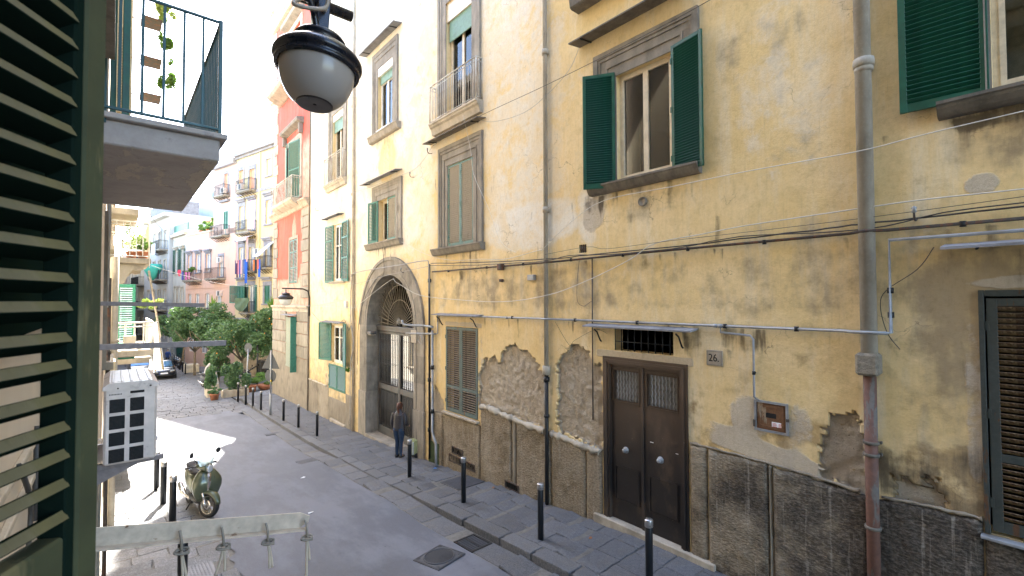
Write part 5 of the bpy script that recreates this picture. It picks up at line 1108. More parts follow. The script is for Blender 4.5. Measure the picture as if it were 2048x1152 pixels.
def simpleplaster(name, col, var=.12):
    t = NT(name); st = t.noise(2, 6, .65, t.map((1, 1, .2))); b = t.noise(.7, 6, .6); c = t.ramp(st, (.35, col), (.7, tuple(min(1, x*(1+var)) for x in col))); c = t.mix(t.mth('MULTIPLY', t.step(b, .5, .75), .4), c, tuple(x*.8 for x in col))
    return t.fin(c, .9, t.bump(t.noise(20, 5), .2, .01), spec=.2)
M_fyel = simpleplaster('soft_yellow_plaster', (.56, .45, .255)); M_fpink = simpleplaster('peach_pink_plaster', (.58, .375, .28)); M_fpale = simpleplaster('pale_pink_plaster', (.52, .38, .32)); M_fgrey = simpleplaster('grey_cream_plaster', (.40, .38, .33), .2); M_fwhite = simpleplaster('off_white_plaster', (.38, .375, .36)); M_fcream = simpleplaster('cream_plaster', (.52, .45, .34)); M_violet = stone('lilac_grey_stone', (.21, .20, .21), (.32, .30, .305), 5)
E0, P0 = (-.2639, .9646), (10.4, 46.5)
yl = thing('apartment_house', 'soft yellow apartment house with grey window frames and laundry, behind the orange trees', 'building', (0, 0, 0)); F1 = Fac(yl, P0, E0)
H1 = [(-.68, .05, 11.45, 13.0), (2.15, 3.1, 10.6, 12.55), (4.3, 5.15, 11.4, 12.75), (-.78, .1, 7.0, 9.2), (2.1, 3.0, 6.7, 9.2), (4.1, 5.0, 7.05, 9.2), (-.7, .15, 3.2, 5.1), (2.15, 3.05, 2.9, 5.1), (4.1, 5.0, 3.8, 5.2), (-.75, .2, -.25, 1.4), (2.1, 3.1, -1.0, 1.5), (3.9, 4.9, -.2, 1.5), (2.2, 3.0, -3.6, -1.7), (-1, .2, -4.6, -2.2), (-4, -3, 7, 9), (-4, -3, 3, 5), (-4, -3, -.3, 1.5)]
F1.wall(-9, 5.64, -7.5, 14.35, H1, M_fyel)
for i, h in enumerate(H1):
    F1.win(h, fr=(M_white if i not in (9, 11) else M_green2), sur=M_violet, kind={0: 'glass', 1: 'blind', 2: 'blind', 9: 'shut', 11: 'shut'}.get(i, 'glass'), cap=i > 2 and i not in (12, 13), capz=.18 if 2 < i < 9 else .25, bw=.27, bt=.38)
F1.one('cornice', M_violet, (-9, 5.64, 13.9, 14.1, -.1, .18), (-9, 5.64, 14.102, 14.42, -.1, .42)); F1.one('string_course', M_violet, (-9, 5.64, 10.2, 10.48, -.02, .07)); F1.one('string_course', M_violet, (-9, 5.64, -1.75, -1.62, -.02, .15)); F1.one('drainpipe_fixed', M_fyel, (1.05, 1.15, -7, 13.9, .0, .12))
for z in (10.42, 6.5, 2.8): F1.balc(1.75, 4.35 if z != 2.8 else 3.6, z, .75, M_ironblack)
F1.balc(1.75, 3.5, -1.1, .7); F1.balc(-1.1, .5, 3.0, .6)
F1.leaves(H1[11], M_green2, 25, 1.0); F1.leaves(H1[10], M_green2, 5, .6)
pk = thing('apartment_house', 'tall pale pink house beside the yellow one, with iron balconies', 'building', (0, 0, 0)); F2 = Fac(pk, P0, E0)
H2 = [(7.35, 8.15, 11.0, 12.9), (7.3, 8.25, 6.75, 9.1)]
F2.wall(5.66, 10.42, 7.3, 14.05, H2, M_fpale); F2.win(H2[0], sur=M_violet, kind='blind', bw=.22, bt=.3); F2.win(H2[1], fr=M_green2, sur=None, kind='shut'); F2.one('window_cap', M_violet, (6.9, 8.7, 10.0, 10.2, 0, .3))
F2.one('cornice', M_violet, (5.66, 10.45, 13.6, 14.1, -.1, .35)); F2.balc(6.9, 9.2, 10.6, .7); F2.balc(6.9, 9.6, 6.55, .75)
pl = thing('apartment_house', 'long low peach pink house with a roof terrace of potted plants', 'building', (0, 0, 0)); F3 = Fac(pl, P0, E0)
H3 = [(8.2, 9.1, 2.5, 4.6), (11.0, 12.0, 3.1, 5.0), (13.3, 14.4, 3.1, 5.1), (15.5, 16.4, 3.2, 5.1), (8.5, 9.6, -1.5, .85), (11.15, 12.15, -1.0, .8), (13.5, 14.5, -1.0, .8), (15.4, 16.3, -1.0, .8), (11.5, 13, -5.5, -2.6), (7, 8.2, -5.5, -2.8), (14.5, 16, -5.5, -2.6)]
F3.wall(5.66, 16.9, -8.2, 7.28, H3, M_fpink)
for i, h in enumerate(H3): F3.win(h, sur=M_violet if i < 4 else None, fr=M_white, cap=1 <= i < 4, capz=.05, bw=.2, bt=.25, sill=i < 8)
F3.one('parapet', M_fcream, (10.43, 16.95, 7.282, 7.45, -.3, .08)); F3.one('string_course', M_fpink, (5.66, 16.92, 1.35, 1.42, 0, .06)); F3.one('cable_tray', M_ironblack, (5.66, 16.0, -2.0, -1.96, 0, .05))
F3.balc(7.6, 10.5, 2.3, .8, M_rust); F3.balc(12.9, 15.8, 2.25, .8, M_rust); F3.balc(8.2, 11.2, -1.75, .6)
bk = thing('terrace_house', 'cream rooftop house set back behind the plant terrace', 'building', (0, 0, 0)); F4 = Fac(bk, (P0[0]+10.4*E0[0]+2.5*E0[1], P0[1]+10.4*E0[1]-2.5*E0[0]), E0)
F4.wall(0, 6.5, 6.0, 9.4, [], M_fcream, depth=5); F4.one('eave', M_rust, (-.2, 6.7, 9.4, 9.52, -.5, .35)); F4.one('eave_tiles', M_fpink, (4.0, 6.9, 9.1, 9.3, .0, .9))
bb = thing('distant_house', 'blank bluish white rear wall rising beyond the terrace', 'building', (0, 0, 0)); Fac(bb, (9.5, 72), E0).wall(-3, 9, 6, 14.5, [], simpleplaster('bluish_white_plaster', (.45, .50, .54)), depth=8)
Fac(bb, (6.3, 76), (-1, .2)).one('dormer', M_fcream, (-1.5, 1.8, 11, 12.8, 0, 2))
gyh = thing('apartment_house', 'narrow weathered grey house with dark green shutters past the pink one', 'building', (0, 0, 0)); E5 = (-.17, .985); P5 = (5.95, 62.9); F5 = Fac(gyh, P5, E5)
H5 = [(.8, 1.7, 3.2, 6.0), (3.0, 3.9, 3.2, 6.0), (.8, 1.6, -.8, 1.6), (2.0, 2.8, -.8, 1.6), (3.3, 4.1, -.8, 1.6), (1, 4, -6.3, -3.2)]
F5.wall(0, 4.9, -9, 8.1, H5, M_fgrey, depth=7)
for i, h in enumerate(H5[:5]): F5.win(h, sur=M_stonepale, cap=i < 2, bw=.15, bt=.2)
F5.leaves(H5[0], M_green, 8, .6); F5.leaves(H5[1], M_green, 8, .6); F5.one('cornice', M_stonepale, (-.1, 5, 7.5, 7.8, 0, .3)); F5.one('shopfront', M_green, (.2, 2.4, -6.8, -3.4, .0, .15)); F5.one('terrace_fence', M_green2, (0, 4.9, 8.1, 8.9, -.2, -.1))
wh = thing('apartment_house', 'tall pale white house with balconies and hanging laundry, further down the street', 'building', (0, 0, 0)); F6 = Fac(wh, (P5[0]+E5[0]*5-.35, P5[1]+E5[1]*5), E5)
H6 = [(1+2.4*i, 2+2.4*i, z, z+2.2) for i in range(4) for z in (-4.5, -.8, 2.8, 6.4)]
F6.wall(0, 11, -10, 10.6, H6, M_fwhite, depth=7)
for h in H6: F6.win(h, sur=M_stonepale, bw=.12, bt=.15, sill=False)
for z in (-1, 2.6, 6.2): F6.balc(.4, 4.8, z, .9)
F6.one('cornice', M_fgrey, (-.3, 11, 10.1, 10.5, 0, .6)); F6.one('mansard', M_slate, (0, 11, 10.6, 12.2, -3, -.3))
specs = [(15.5, 14, 9, M_fcream, 'cream house far down the right side of the street'), (29.5, 18, 7, M_fpale, 'pinkish house still farther down on the right'), (47.5, 24, 8, M_fgrey, 'grey row of houses near the end of the street')]
for s0, L, zt, mt, lb in specs:
    t_ = thing('distant_house', lb, 'building', (0, 0, 0)); e = (-.13, .99); F = Fac(t_, (P5[0]+E5[0]*s0-.2, P5[1]+E5[1]*s0), e); base = g(P5[1]+s0+L)-1
    Hs = [(1+2.6*i, 2+2.6*i, z, z+1.9) for i in range(int(L/2.6)) for z in np.arange(base+2, zt-2.5, 3.3)]
    F.wall(0, L, base, zt, Hs, mt, depth=8)
    for h in Hs: F.win(h, sur=None, sill=False)
    for z in np.arange(base+4.9, zt-2.5, 3.3): F.balc(.6, L*.4, float(z), .8, brackets=False)
    F.one('cornice', M_stonepale, (0, L, zt-.4, zt, 0, .4))
# the town on the rise at the far end
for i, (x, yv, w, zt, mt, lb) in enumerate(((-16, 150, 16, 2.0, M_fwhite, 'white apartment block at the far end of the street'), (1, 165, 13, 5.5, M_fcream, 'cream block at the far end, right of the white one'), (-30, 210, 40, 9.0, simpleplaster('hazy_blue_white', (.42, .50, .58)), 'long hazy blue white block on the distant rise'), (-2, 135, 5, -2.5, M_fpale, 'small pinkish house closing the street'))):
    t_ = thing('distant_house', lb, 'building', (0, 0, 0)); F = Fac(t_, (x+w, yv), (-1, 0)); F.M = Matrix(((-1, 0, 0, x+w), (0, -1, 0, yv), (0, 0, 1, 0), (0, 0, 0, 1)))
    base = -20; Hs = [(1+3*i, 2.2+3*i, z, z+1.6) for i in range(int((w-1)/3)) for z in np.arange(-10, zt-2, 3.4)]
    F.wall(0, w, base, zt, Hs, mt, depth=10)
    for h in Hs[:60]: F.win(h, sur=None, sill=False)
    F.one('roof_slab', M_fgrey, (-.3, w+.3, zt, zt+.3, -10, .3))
# ------------------------------------------------------------------ our own side of the street (faces +X)
LX = -.15
own = thing('apartment_house', 'beige plaster house the view looks out of, close at the left edge', 'building', (0, 0, 0))
FL = Fac(own, (LX, 0), (0, -1))   # local s = -Y, d = towards the street
M_beige = simpleplaster('beige_rough_plaster', (.56, .47, .37), .15); M_yelown = simpleplaster('sunlit_yellow_plaster', (.66, .50, .28), .15)
# s = -Y
HL = [(-.66, .9, -1.0, 1.5), (2.6, 3.8, -1.0, 1.5), (6.0, 7.2, -1.0, 1.5), (2.4, 3.7, 2.9, 5.6), (6.0, 7.2, 2.9, 5.6), (-.6, .7, 2.9, 5.6), (-7.4, -6.0, 1.65, 4.2), (-7.4, -6.0, 5.5, 8.0), (-3.5, -2.4, 5.5, 8.0), (-.5, .7, 6.5, 9), (2.5, 3.7, 6.5, 9), (5.8, 7.2, -4.6, -1.8), (1.8, 3.6, -4.6, -1.6), (-7.5, -6, -4.6, -2), (-11.5, -10.3, -1, 1.2)]
FL.wall(-13.2, 12, -5.6, 13.5, HL, M_beige, rec=.3, depth=7)
for h in HL[1:]: FL.win(h, sur=M_stonegrey, fr=M_green if h[2] < -2 else M_cream, bw=.2, bt=.3, cap=h[2] > 2)
FL.one('cornice', M_stonegrey, (-13.2, 12, 13.1, 13.5, -.2, .5)); FL.one('string_course', M_stonegrey, (-5, 12, 2.0, 2.2, 0, .12))
M_navyc = plain('navy_awning_cloth', (.03, .05, .14), .8)
FL.balc(2.0, 7.8, 2.75, .9, M_ironblack, M_stonedark); FL.balc(2.0, 7.6, 6.3, .9, M_ironblack, M_stonedark)
for h in (HL[1], HL[2]): FL.leaves(h, M_green, 8, .5)
own2 = thing('apartment_house', 'sunlit pale house with balconies along the left side of the street', 'building', (0, 0, 0)); G2 = Fac(own2, (LX-.02, 0), (0, -1))
HG = [(-y-1.1, -y, z, z+2.3) for y in (15.2, 18.6, 23, 28, 34) for z in (-4.6, -1.45, 1.4, 4.9, 8.2)]
G2.wall(-40, -13.22, -7, 12.5, HG, simpleplaster('sunlit_cream_plaster', (.76, .70, .58)), rec=.25, depth=7)
for h in HG: G2.win(h, sur=M_stonepale, bw=.16, bt=.2)
G2.one('bay', simpleplaster('ochre_bay', (.42, .35, .22)), (-15.5, -14.3, 4.6, 12.0, 0, .40))
G2.one('cornice', M_stonepale, (-40, -13.22, 12.1, 12.5, -.2, .5)); G2.one('string_course', M_stonepale, (-40, -13.22, 4.3, 4.5, 0, .12))
own3 = thing('apartment_house', 'row of pale houses continuing down the left side of the street', 'building', (0, 0, 0)); G3 = Fac(own3, (LX-.1, 0), (0, -1)); HG3 = [(-y-1.1, -y, z, z+2) for y in range(42, 90, 4) for z in (-3, .2, 3.4)]
G3.wall(-92, -40.02, -11, 6.5, HG3, M_fwhite, rec=.2, depth=7)
for h in HG3: G3.win(h, sur=None)
# the shutter leaf in the foreground
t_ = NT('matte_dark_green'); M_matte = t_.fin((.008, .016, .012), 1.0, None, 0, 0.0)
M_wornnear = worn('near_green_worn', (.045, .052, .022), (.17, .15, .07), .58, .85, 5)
NG = worn('lit_slat_edge', (.11, .096, .040), (.15, .13, .07), .56, .85, 6)  # paler slat front edges: the light on them put into the colour
sh = thing('window_shutter', 'large dark green louvred shutter swung open right in front at the left edge', 'shutter', (-.2650, .4555, -.40))
dirv = math.degrees(math.atan2(.85, .527)); sh.rotation_euler = (0, 0, R(dirv)); ORG[sh.name] = Vector((0, 0, 0))
m = MB(); w = .45; m.bbox(w-.036, w, -.017, .017, 0, 1.45, .003); m.build('stile', M_wornnear, sh); m = MB(); m.bbox(0, .05, -.017, .017, 0, 1.45, .003); m.build('stile', M_wornnear, sh)
m = MB(); m.bbox(w-.052, w-.037, -.015, .016, 0, 1.45, .002); m.build('slat_channel', M_matte, sh)
m = MB(); m.bbox(.05, w-.052, -.015, .015, 0, .115, .003); m.build('bottom_rail', M_wornnear, sh); m = MB(); m.bbox(.05, w-.052, -.015, .015, 1.36, 1.45, .003); m.build('top_rail', M_wornnear, sh)
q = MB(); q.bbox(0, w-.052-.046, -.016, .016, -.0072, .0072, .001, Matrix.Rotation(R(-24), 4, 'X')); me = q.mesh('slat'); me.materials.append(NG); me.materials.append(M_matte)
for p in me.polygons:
    if abs((Matrix.Rotation(R(24), 3, 'X') @ p.normal).y) < .8: p.material_index = 1  # remaining slat faces near black, underside shade put into the colour
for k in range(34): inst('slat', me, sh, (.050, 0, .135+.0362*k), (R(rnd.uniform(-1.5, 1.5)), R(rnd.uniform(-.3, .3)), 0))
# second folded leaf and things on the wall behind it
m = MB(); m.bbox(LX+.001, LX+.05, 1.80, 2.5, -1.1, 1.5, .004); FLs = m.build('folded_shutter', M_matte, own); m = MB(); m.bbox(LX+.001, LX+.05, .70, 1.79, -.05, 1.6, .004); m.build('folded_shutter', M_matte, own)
for z in (-.335, -.415): m = MB(); m.bbox(LX, LX+.012, .80, 1.7, z-.008, z+.008, .002); m.build('wall_rail', M_stonepale, own)
m = MB(); m.tube(smoothpts([(LX+.012, 1.32, -.32), (LX+.015, 1.45, -.42), (LX+.012, 1.50, -.50), (LX+.015, 1.38, -.62), (LX+.012, 1.22, -.70)], 5), .005, 5); m.tube([(LX+.012, 1.60, -.30), (LX+.012, 1.58, -.52)], .006, 5); o = m.build('wire', M_cabledark); tag(o, 'loose wires on the beige wall seen between the shutter slats', 'cable')
M_bgrey = worn('mauve_grey_steel', (.20, .175, .175), (.20, .12, .08), .68, .6); M_bwhite = worn('chipped_white_steel', (.47, .395, .315), (.18, .095, .05), .60, .75, 7, False)
m = MB(); m.box(LX, LX+.04, 1.0, 1.6, -.80, -.74); m.build('rusty_rail', M_rust, own)
def arm(name, label, a, b, h, w, mat, lip=0):
    a, b = Vector(a), Vector(b); d = (b-a); L = d.length; ang = math.atan2(d.z, d.x); M_ = Matrix.Translation(a) @ Matrix.Rotation(-ang, 4, 'Y'); m = MB(); m.bbox(0, L, -w/2, w/2, -h/2, h/2, .002, M_)
    if lip: m.box(0, L-.015, -w/2-lip, -w/2, -h/2-.001, -h/2+.012, M_)
    o = m.build(name, mat); return tag(o, label, 'clothesline rail')
arm('clothesline_rail', 'upper flat grey steel clothesline arm reaching over the street', (LX, 6.5, -.02), (.80, 6.5, -.048), .045, .03, M_bgrey)
arm('clothesline_rail', 'second flat grey steel clothesline arm just above the air conditioner', (LX, 5.1, -.375), (.803, 5.1, -.398), .048, .035, M_bgrey)
A_, B_ = Vector((LX, 2.6, -.955)), Vector((.80, 2.6, -1.168))
o = thing('clothesline_rail', 'chipped white angle iron clothesline arm with rusty edges in the foreground', 'clothesline rail', A_)
d_ = B_-A_; ang = math.atan2(d_.z, d_.x); M_ = Matrix.Translation(A_) @ Matrix.Rotation(-ang, 4, 'Y'); L = d_.length; m = MB()
m.prism([(0, -.038), (L-.045, -.038), (L, -.012), (L, .018), (L-.05, .038), (0, .038)], lambda a, b, t: tuple(M_ @ Vector((a, t, b))), -.004, .004)
m.prism([(0, -.006), (L-.01, -.006), (L-.01, .0), (0, .0)], lambda a, b, t: tuple(M_ @ Vector((a, t, b-.036))), -.045, -.004); m.build('angle_iron', M_bwhite, o)
M_rope = plain('dirty_rope', (.50, .43, .34), .9, .1)
def rope(label, s, ends, long=None):
    p = A_+d_.normalized()*s; o = thing('clothesline_rope', label, 'rope', p+Vector((0, 0, -.04))); m = MB()
    m.tube(smoothpts([p+Vector((0, -.03, .01)), p+Vector((.004, -.05, -.03)), p+Vector((.006, -.04, -.075))], 4), .006, 6)
    for k in range(3): m.tube([p+Vector((.006+.028*math.cos(a*.785+k), -.042+.014*math.sin(a*.785+k), -.078-.006*k+.008*math.sin(a*.785))) for a in range(9)], .0048, 5)
    m.build('knot', plain('grey_knot', (.26, .23, .19), .9), o)
    m = MB()
    for e in ends: m.tube(smoothpts([p+Vector((.006, -.042, -.08)), p+Vector((e[0]*.5+.006, -.042, -.08+e[1]*.5)), p+Vector((e[0], -.042, -.08+e[1]))], 4), .0060, 6)
    m.build('rope_end', M_rope, o)
rope('knotted clothesline rope nearest the shutter, two strands running down', .395, [(.02, -.45), (.08, -.5)]); rope('short knotted rope tails hanging over the black bollard', .56, [(-.025, -.12), (.012, -.115)]); rope('third knotted rope with two short tails on the white arm', .755, [(.028, -.13), (.014, -.13)]); rope('knotted rope at the tip of the white arm with one long strand', .945, [(.02, -.12), (-.002, -.75)])
# air conditioner beside us
ac = thing('air_conditioner', 'off white outdoor air conditioner unit with dark side vents, just right of the shutter', 'air conditioner', (.1, 5.0, -1.25)); M_ac = plain('warm_white_casing', (.60, .53, .495), .35, .06, bump=.04, dirt=(.5, .45, .42)); x0, x1, y0, y1, z0, z1 = -.055, .262, 4.62, 5.45, -1.235, -.655
m = MB(); m.bbox(x0, x1, y0, y1, z0, z1, .015); m.build('casing', M_ac, ac)
m = MB(); prof = [(x0-.008, -.672), (x0-.008, -.645), (x0+.03, -.618), (x1-.03, -.618), (x1+.008, -.645), (x1+.008, -.672)]; m.prism(prof, lambda a, b, t: (a, t, b), y0-.008, y1+.008); o = m.build('lid', M_ac, ac)
m = MB()
for k in range(5): x = x0+.05+k*.055; m.bbox(x-.008, x+.008, y0+.03, y1-.03, -.620, -.612, .003)
m.build('lid_rib', M_ac, ac)
m = MB(); vm = plain('dark_vent_fins', (.008, .009, .011), .9, bump=0)
cells = []
for cx0, cx1 in ((x0+.03, x0+.125), (x0+.15, x0+.24)):
    for k in range(4): cells.append((cx0, cx1, z1-.085-.125*(k+1)+.02, z1-.085-.125*k))
cells.append((x0+.15, x0+.24, z1-.055, z1-.032)); 
for (a, b, c, d) in cells:
    m = MB(); m.bbox(a, b, y0-.002, y0+.02, c, d, .004); o = m.build('vent', vm, ac); m = MB(); n = int((d-c)/.009)
    for k in range(n): m.box(a+.004, b-.004, y0-.0035, y0-.002, c+(k+.3)*(d-c)/n, c+(k+.45)*(d-c)/n)
    m.build('fins', M_ironblack, o)
m = MB()
for k in range(9): m.box(x0+.03+k*.0085, x0+.035+k*.0085, y0-.003, y0-.001, z1-.055, z1-.045)
m.build('data_print', M_ironblack, ac); m = MB(); m.lathe([(.001, 0), (.006, 0), (.006, .003), (.001, .004)], (0, 0, 0), 8, Matrix.Translation((x0+.08, y0-.008, -.66)) @ Matrix.Rotation(R(90), 4, 'X')); m.lathe([(.001, 0), (.007, 0), (.007, .003), (.001, .004)], (0, 0, 0), 8, Matrix.Translation((x0+.275, y0-.008, -.66)) @ Matrix.Rotation(R(90), 4, 'X')); m.build('screw', M_rust, ac)
for y, lab in ((4.72, 'near steel bracket carrying the air conditioner'), (5.38, 'rear steel bracket carrying the air conditioner')):
    m = MB(); m.bbox(LX, .315, y-.02, y+.02, -1.275, -1.238, .003); m.prism([(LX, -1.275), (.16, -1.275), (LX, -1.42)], lambda a, b, t: (a, t, b), y-.004, y+.004); o = m.build('bracket', M_ac if y > 5 else M_bgrey); tag(o, lab, 'bracket')
# balcony above
bal = thing('balcony', 'grey concrete balcony with a dark green railing jutting out at the upper left', 'balcony', (0, 6.7, 1.32)); ORG[bal.name] = Vector((0, 6.7, 1.32))
def slabmat():
    t = NT('balcony_concrete'); a = t.noise(3, 8, .7); v = t.noise(2.0, 9, .7, t.map((1, .35, 1))); b = t.noise(30, 4)
    c = t.ramp(a, (.3, (.29, .265, .255)), (.7, (.44, .41, .395))); sp = t.n('ShaderNodeSeparateXYZ'); t.l(t.co, sp.inputs[0])
    k = t.mth('MULTIPLY', t.step(v, .555, .575), t.step(sp.outputs[2], .03, -.0)); c = t.mix(t.mth('MULTIPLY', k, .7), c, (.50, .45, .36)); c = t.mix(t.mth('MULTIPLY', t.step(a, .56, .7), .6), c, (.10, .09, .085))
    return t.fin(c, .9, t.bump(b, .2, .006, t.bump(t.mth('MULTIPLY', k, -1), .6, .012, t.bump(a, .3, .03))))
M_slab = slabmat()
m = MB(); m.bbox(LX, .735, 5.12, 8.32, 1.325, 1.535, .012); m.build('slab', M_slab, bal); m = MB(); m.bbox(LX, .79, 5.06, 8.38, 1.537, 1.585, .006); m.build('coping', M_slab, bal)
M_railgr = plain('dark_teal_railing', (.012, .055, .06), .4, .2, bump=.05)
def rail_big():
    x1, y0, y1, z0, z1 = .73, 5.10, 8.30, 1.60, 2.66; m = MB()
    for z in (z0+.03, z1): m.bbox(LX, x1+.015, y0-.014, y0+.014, z-.012, z+.012, .003); m.bbox(x1-.014, x1+.014, y0+.015, y1, z-.012, z+.012, .003)
    o = m.build('railing', M_railgr, bal); q = MB(); q.bbox(-.011, .011, -.006, .006, z0+.04, z1-.01, .002); me = q.mesh('baluster'); me.materials.append(M_railgr); oz = -ORG[bal.name]
    for x in (.0, .15, .30, .445, .59): inst('baluster', me, o, oz+Vector((x, y0, 0)))
    k = y0+.10
    while k < y1: inst('baluster', me, o, oz+Vector((x1, k, 0)), (0, 0, R(90))); k += .105
    q = MB(); q.bbox(x1-.016, x1+.016, y0-.016, y0+.016, z0-.02, z1+.02, .003); q.bbox(LX-.0, LX+.07, y0-.0, y0+.05, z0-.1, 3.6, .003); q.build('post', M_railgr, bal)
rail_big()
m = MB(); m.bbox(-.06, -.02, 5.20, 5.55, 1.62, 3.9, .004); m.bbox(.02, .075, 5.6, 6.0, 1.62, 3.9, .004); o = m.build('folded_shutter', M_green); tag(o, 'dark green folded door leaf standing on the left balcony', 'shutter')
# things further along the left wall
def box_thing(name, label, cat, x0, x1, y0, y1, z0, z1, mat, b=.01): m = MB(); m.bbox(x0, x1, y0, y1, z0, z1, b); return tag(m.build(name, mat), label, cat)
o = thing('louvred_shutter', 'cream louvred shutter standing out beyond the upper left balcony', 'shutter', (0, 14.2, 3.6)); M_lou = plain('sunlit_cream_louvre', (.58, .48, .30), .6)
m = MB(); m.bbox(-.10, -.04, 14.18, 14.22, 3.6, 6.6); m.bbox(.14, .20, 14.18, 14.22, 3.6, 6.6); m.bbox(-.04, .14, 14.18, 14.22, 6.5, 6.6); m.build('frame', M_lou, o)
m = MB(); z = 3.65
while z < 6.45: m.box(-.05, .15, -.02, .02, -.005, .005, Matrix.Translation((0, 14.2, z)) @ Matrix.Rotation(R(35), 4, 'X')); z += .07
q = m.build('slats', M_lou, o, fix=False); q['kind'] = 'stuff'
ac2 = thing('air_conditioner', 'cream air conditioner with a dark grille under the upper left balcony', 'air conditioner', (.25, 11.2, 2.0)); m = MB(); m.bbox(.02, .55, 10.9, 11.6, 1.95, 2.50, .02); m.build('casing', M_lou, ac2)
m = MB(); m.bbox(.09, .40, 10.885, 10.9, 2.0, 2.44, .004); o = m.build('grille', vm, ac2); m = MB()
for k in range(16): m.box(.10, .39, 10.878, 10.885, 2.02+k*.026, 2.026+k*.026)
m.build('fins', M_irongrey, o); m = MB(); m.bbox(LX, .72, 10.95, 11.0, 1.90, 1.94, .004); m.bbox(LX, .65, 11.45, 11.5, 1.90, 1.94, .004); m.build('bracket', M_stonepale, ac2)
lb2 = thing('balcony', 'stone bracketed balcony with white railing and potted greenery on the left', 'balcony', (.3, 19, 1.0)); m = MB(); m.bbox(LX, .80, 17.5, 20.6, 1.12, 1.28, .02); m.build('slab', M_stonepale, lb2)
for y in (17.7, 20.2):
    m = MB(); m.prism([(LX, 1.11), (.68, 1.11), (.62, .95), (.50, .92), (.40, .95), (.28, .80), (.20, .55), (.02, .35), (LX, .30)], lambda a, b, t: (a, t, b), y, y+.3); m.build('console', M_stonepale, lb2)
railing(lb2, [(LX, 17.55), (.75, 17.55), (.75, 20.5), (LX, 20.5)], 1.28, 2.35, M_white, .14, .012, top=.02); m = MB(); m.bbox(LX, .5, 17.6, 20.5, 2.55, 2.75, .02); m.build('upper_slab', M_stonepale, lb2)
lb3 = thing('balcony', 'white railed balcony with a small box, left of the white cloth', 'balcony', (.4, 15.5, -1.3)); m = MB(); m.bbox(LX, .72, 14.0, 17.2, -1.30, -1.15, .02); m.build('slab', M_stonepale, lb3)
railing(lb3, [(LX, 14.05), (.69, 14.05), (.69, 17.1)], -1.15, -.50, M_white, .17, .016, top=.025); m = MB(); m.bbox(.15, .38, 13.9, 14.0, -.98, -.80, .01); m.build('letter_box', M_cream, lb3)
lb4 = thing('balcony', 'lower balcony overflowing with yellow green plants behind the air conditioner', 'balcony', (.4, 19.5, -3)); m = MB(); m.bbox(LX, .9, 18.2, 21.5, -1.90, -1.72, .02); m.build('canopy_slab', M_stonepale, lb4); m = MB(); m.bbox(LX, .9, 18.2, 21.5, -4.0, -3.8, .02); m.build('slab', M_stonepale, lb4); railing(lb4, [(LX, 18.25), (.85, 18.25), (.85, 21.4)], -3.8, -2.8, M_white, .15, .014)
gs = thing('open_shutter', 'bright green shutter standing open above the white balcony rail', 'shutter', (.1, 14.6, -1.4)); M_gbright = plain('bright_green_paint', (.03, .22, .13), .45)
m = MB(); m.bbox(.02, .08, 14.58, 14.62, -1.4, .42); m.bbox(.32, .38, 14.58, 14.62, -1.4, .42); m.bbox(.08, .32, 14.58, 14.62, .34, .42); m.bbox(.08, .32, 14.58, 14.62, -1.4, -1.3); m.build('frame', M_gbright, gs)
m = MB(); z = -1.28
while z < .33: m.box(.07, .33, -.02, .02, -.004, .004, Matrix.Translation((0, 14.6, z)) @ Matrix.Rotation(R(35), 4, 'X')); z += .055
q = m.build('slats', M_gbright, gs, fix=False); q['kind'] = 'stuff'
cl = thing('white_cloth', 'white sheet hung to dry from the white balcony, wide at the bottom', 'laundry', (1.1, 14.0, -1.7)); m = MB(); n = 20; vs = []
for j in range(13):
    z = -.50-1.16*j/12; hw = .03+.125*(j/12)**.9
    for k in range(n+1): u = k/n*2-1; vs.append((.75+u*hw+.03*(j/12)-.12*(j/12)*(1 if u > 0 else .6)*0, 14.0+.05*math.sin(u*7+1)*(.4+j/12), z+.03*math.sin(u*4)*(j/12)))
m.add(vs, [(j*(n+1)+k, j*(n+1)+k+1, (j+1)*(n+1)+k+1, (j+1)*(n+1)+k) for j in range(12) for k in range(n)], True); m.build('sheet', globemat('white_cotton', (.85, .84, .80), .55), cl, fix=False)
m = MB(); m.tube([(.68, 14.0, -.50), (.80, 14.0, -.50)], .012, 6); m.build('line', M_cable, cl)
for i, (x, y, r, lab) in enumerate(((.0, 13.5, .06, 'grey drainpipe down the left wall'), (-.03, 13.9, .07, 'second brownish pipe down the left wall'), (-.08, 10.4, .03, 'thin dark conduit on the nearer left wall'))):
    m = MB(); m.tube([(x, y, 1.0 if i < 2 else .4), (x, y, g(y)-.1)], r, 10); m.tube([(x, y, -.9), (x, y, -.84)], r*1.35, 10); tag(m.build('drainpipe', (M_pipegrey, M_stonepale, M_rust)[i]), lab, 'drainpipe')
m = MB()
for k in range(7):
    y = 9.7+.12*k; m.tube(smoothpts([(LX+.02, y, 2.6), (LX+.05+.02*math.sin(k), y+.1, 1.6), (LX+.06, y+.25, 1.0-.1*k), (LX+.05, y+.4, .2-.15*k)], 5), .012, 5)
tag(m.build('cable_bundle', M_cable), 'thick bundle of grey cables hanging on the left wall', 'cable'); box_thing('meter_cabinet', 'pale cabinet low on the left wall behind the drainpipe', 'cabinet', -.14, .02, 12.2, 12.8, -1.95, -1.2, M_lou)
m = MB(); m.tube([(.75, 17.5, .9), (1.55, 26, -1.6)], .03, 6); tag(m.build('diagonal_pole', M_stonepale), 'pale diagonal pole under the stone balcony', 'pole')
m = MB(); m.tube([(.76, 17.5, 1.0), (.76, 17.5, 4.2)], .012, 6); tag(m.build('thin_pole', M_white), 'thin upright pole at the corner of the stone balcony', 'pole')
def street_cable(label, a, b, d, r=.007, mat=M_cabledark): m = MB(); m.tube(sag(a, b, d, 18), r, 5); return tag(m.build('street_cable', mat), label, 'cable')
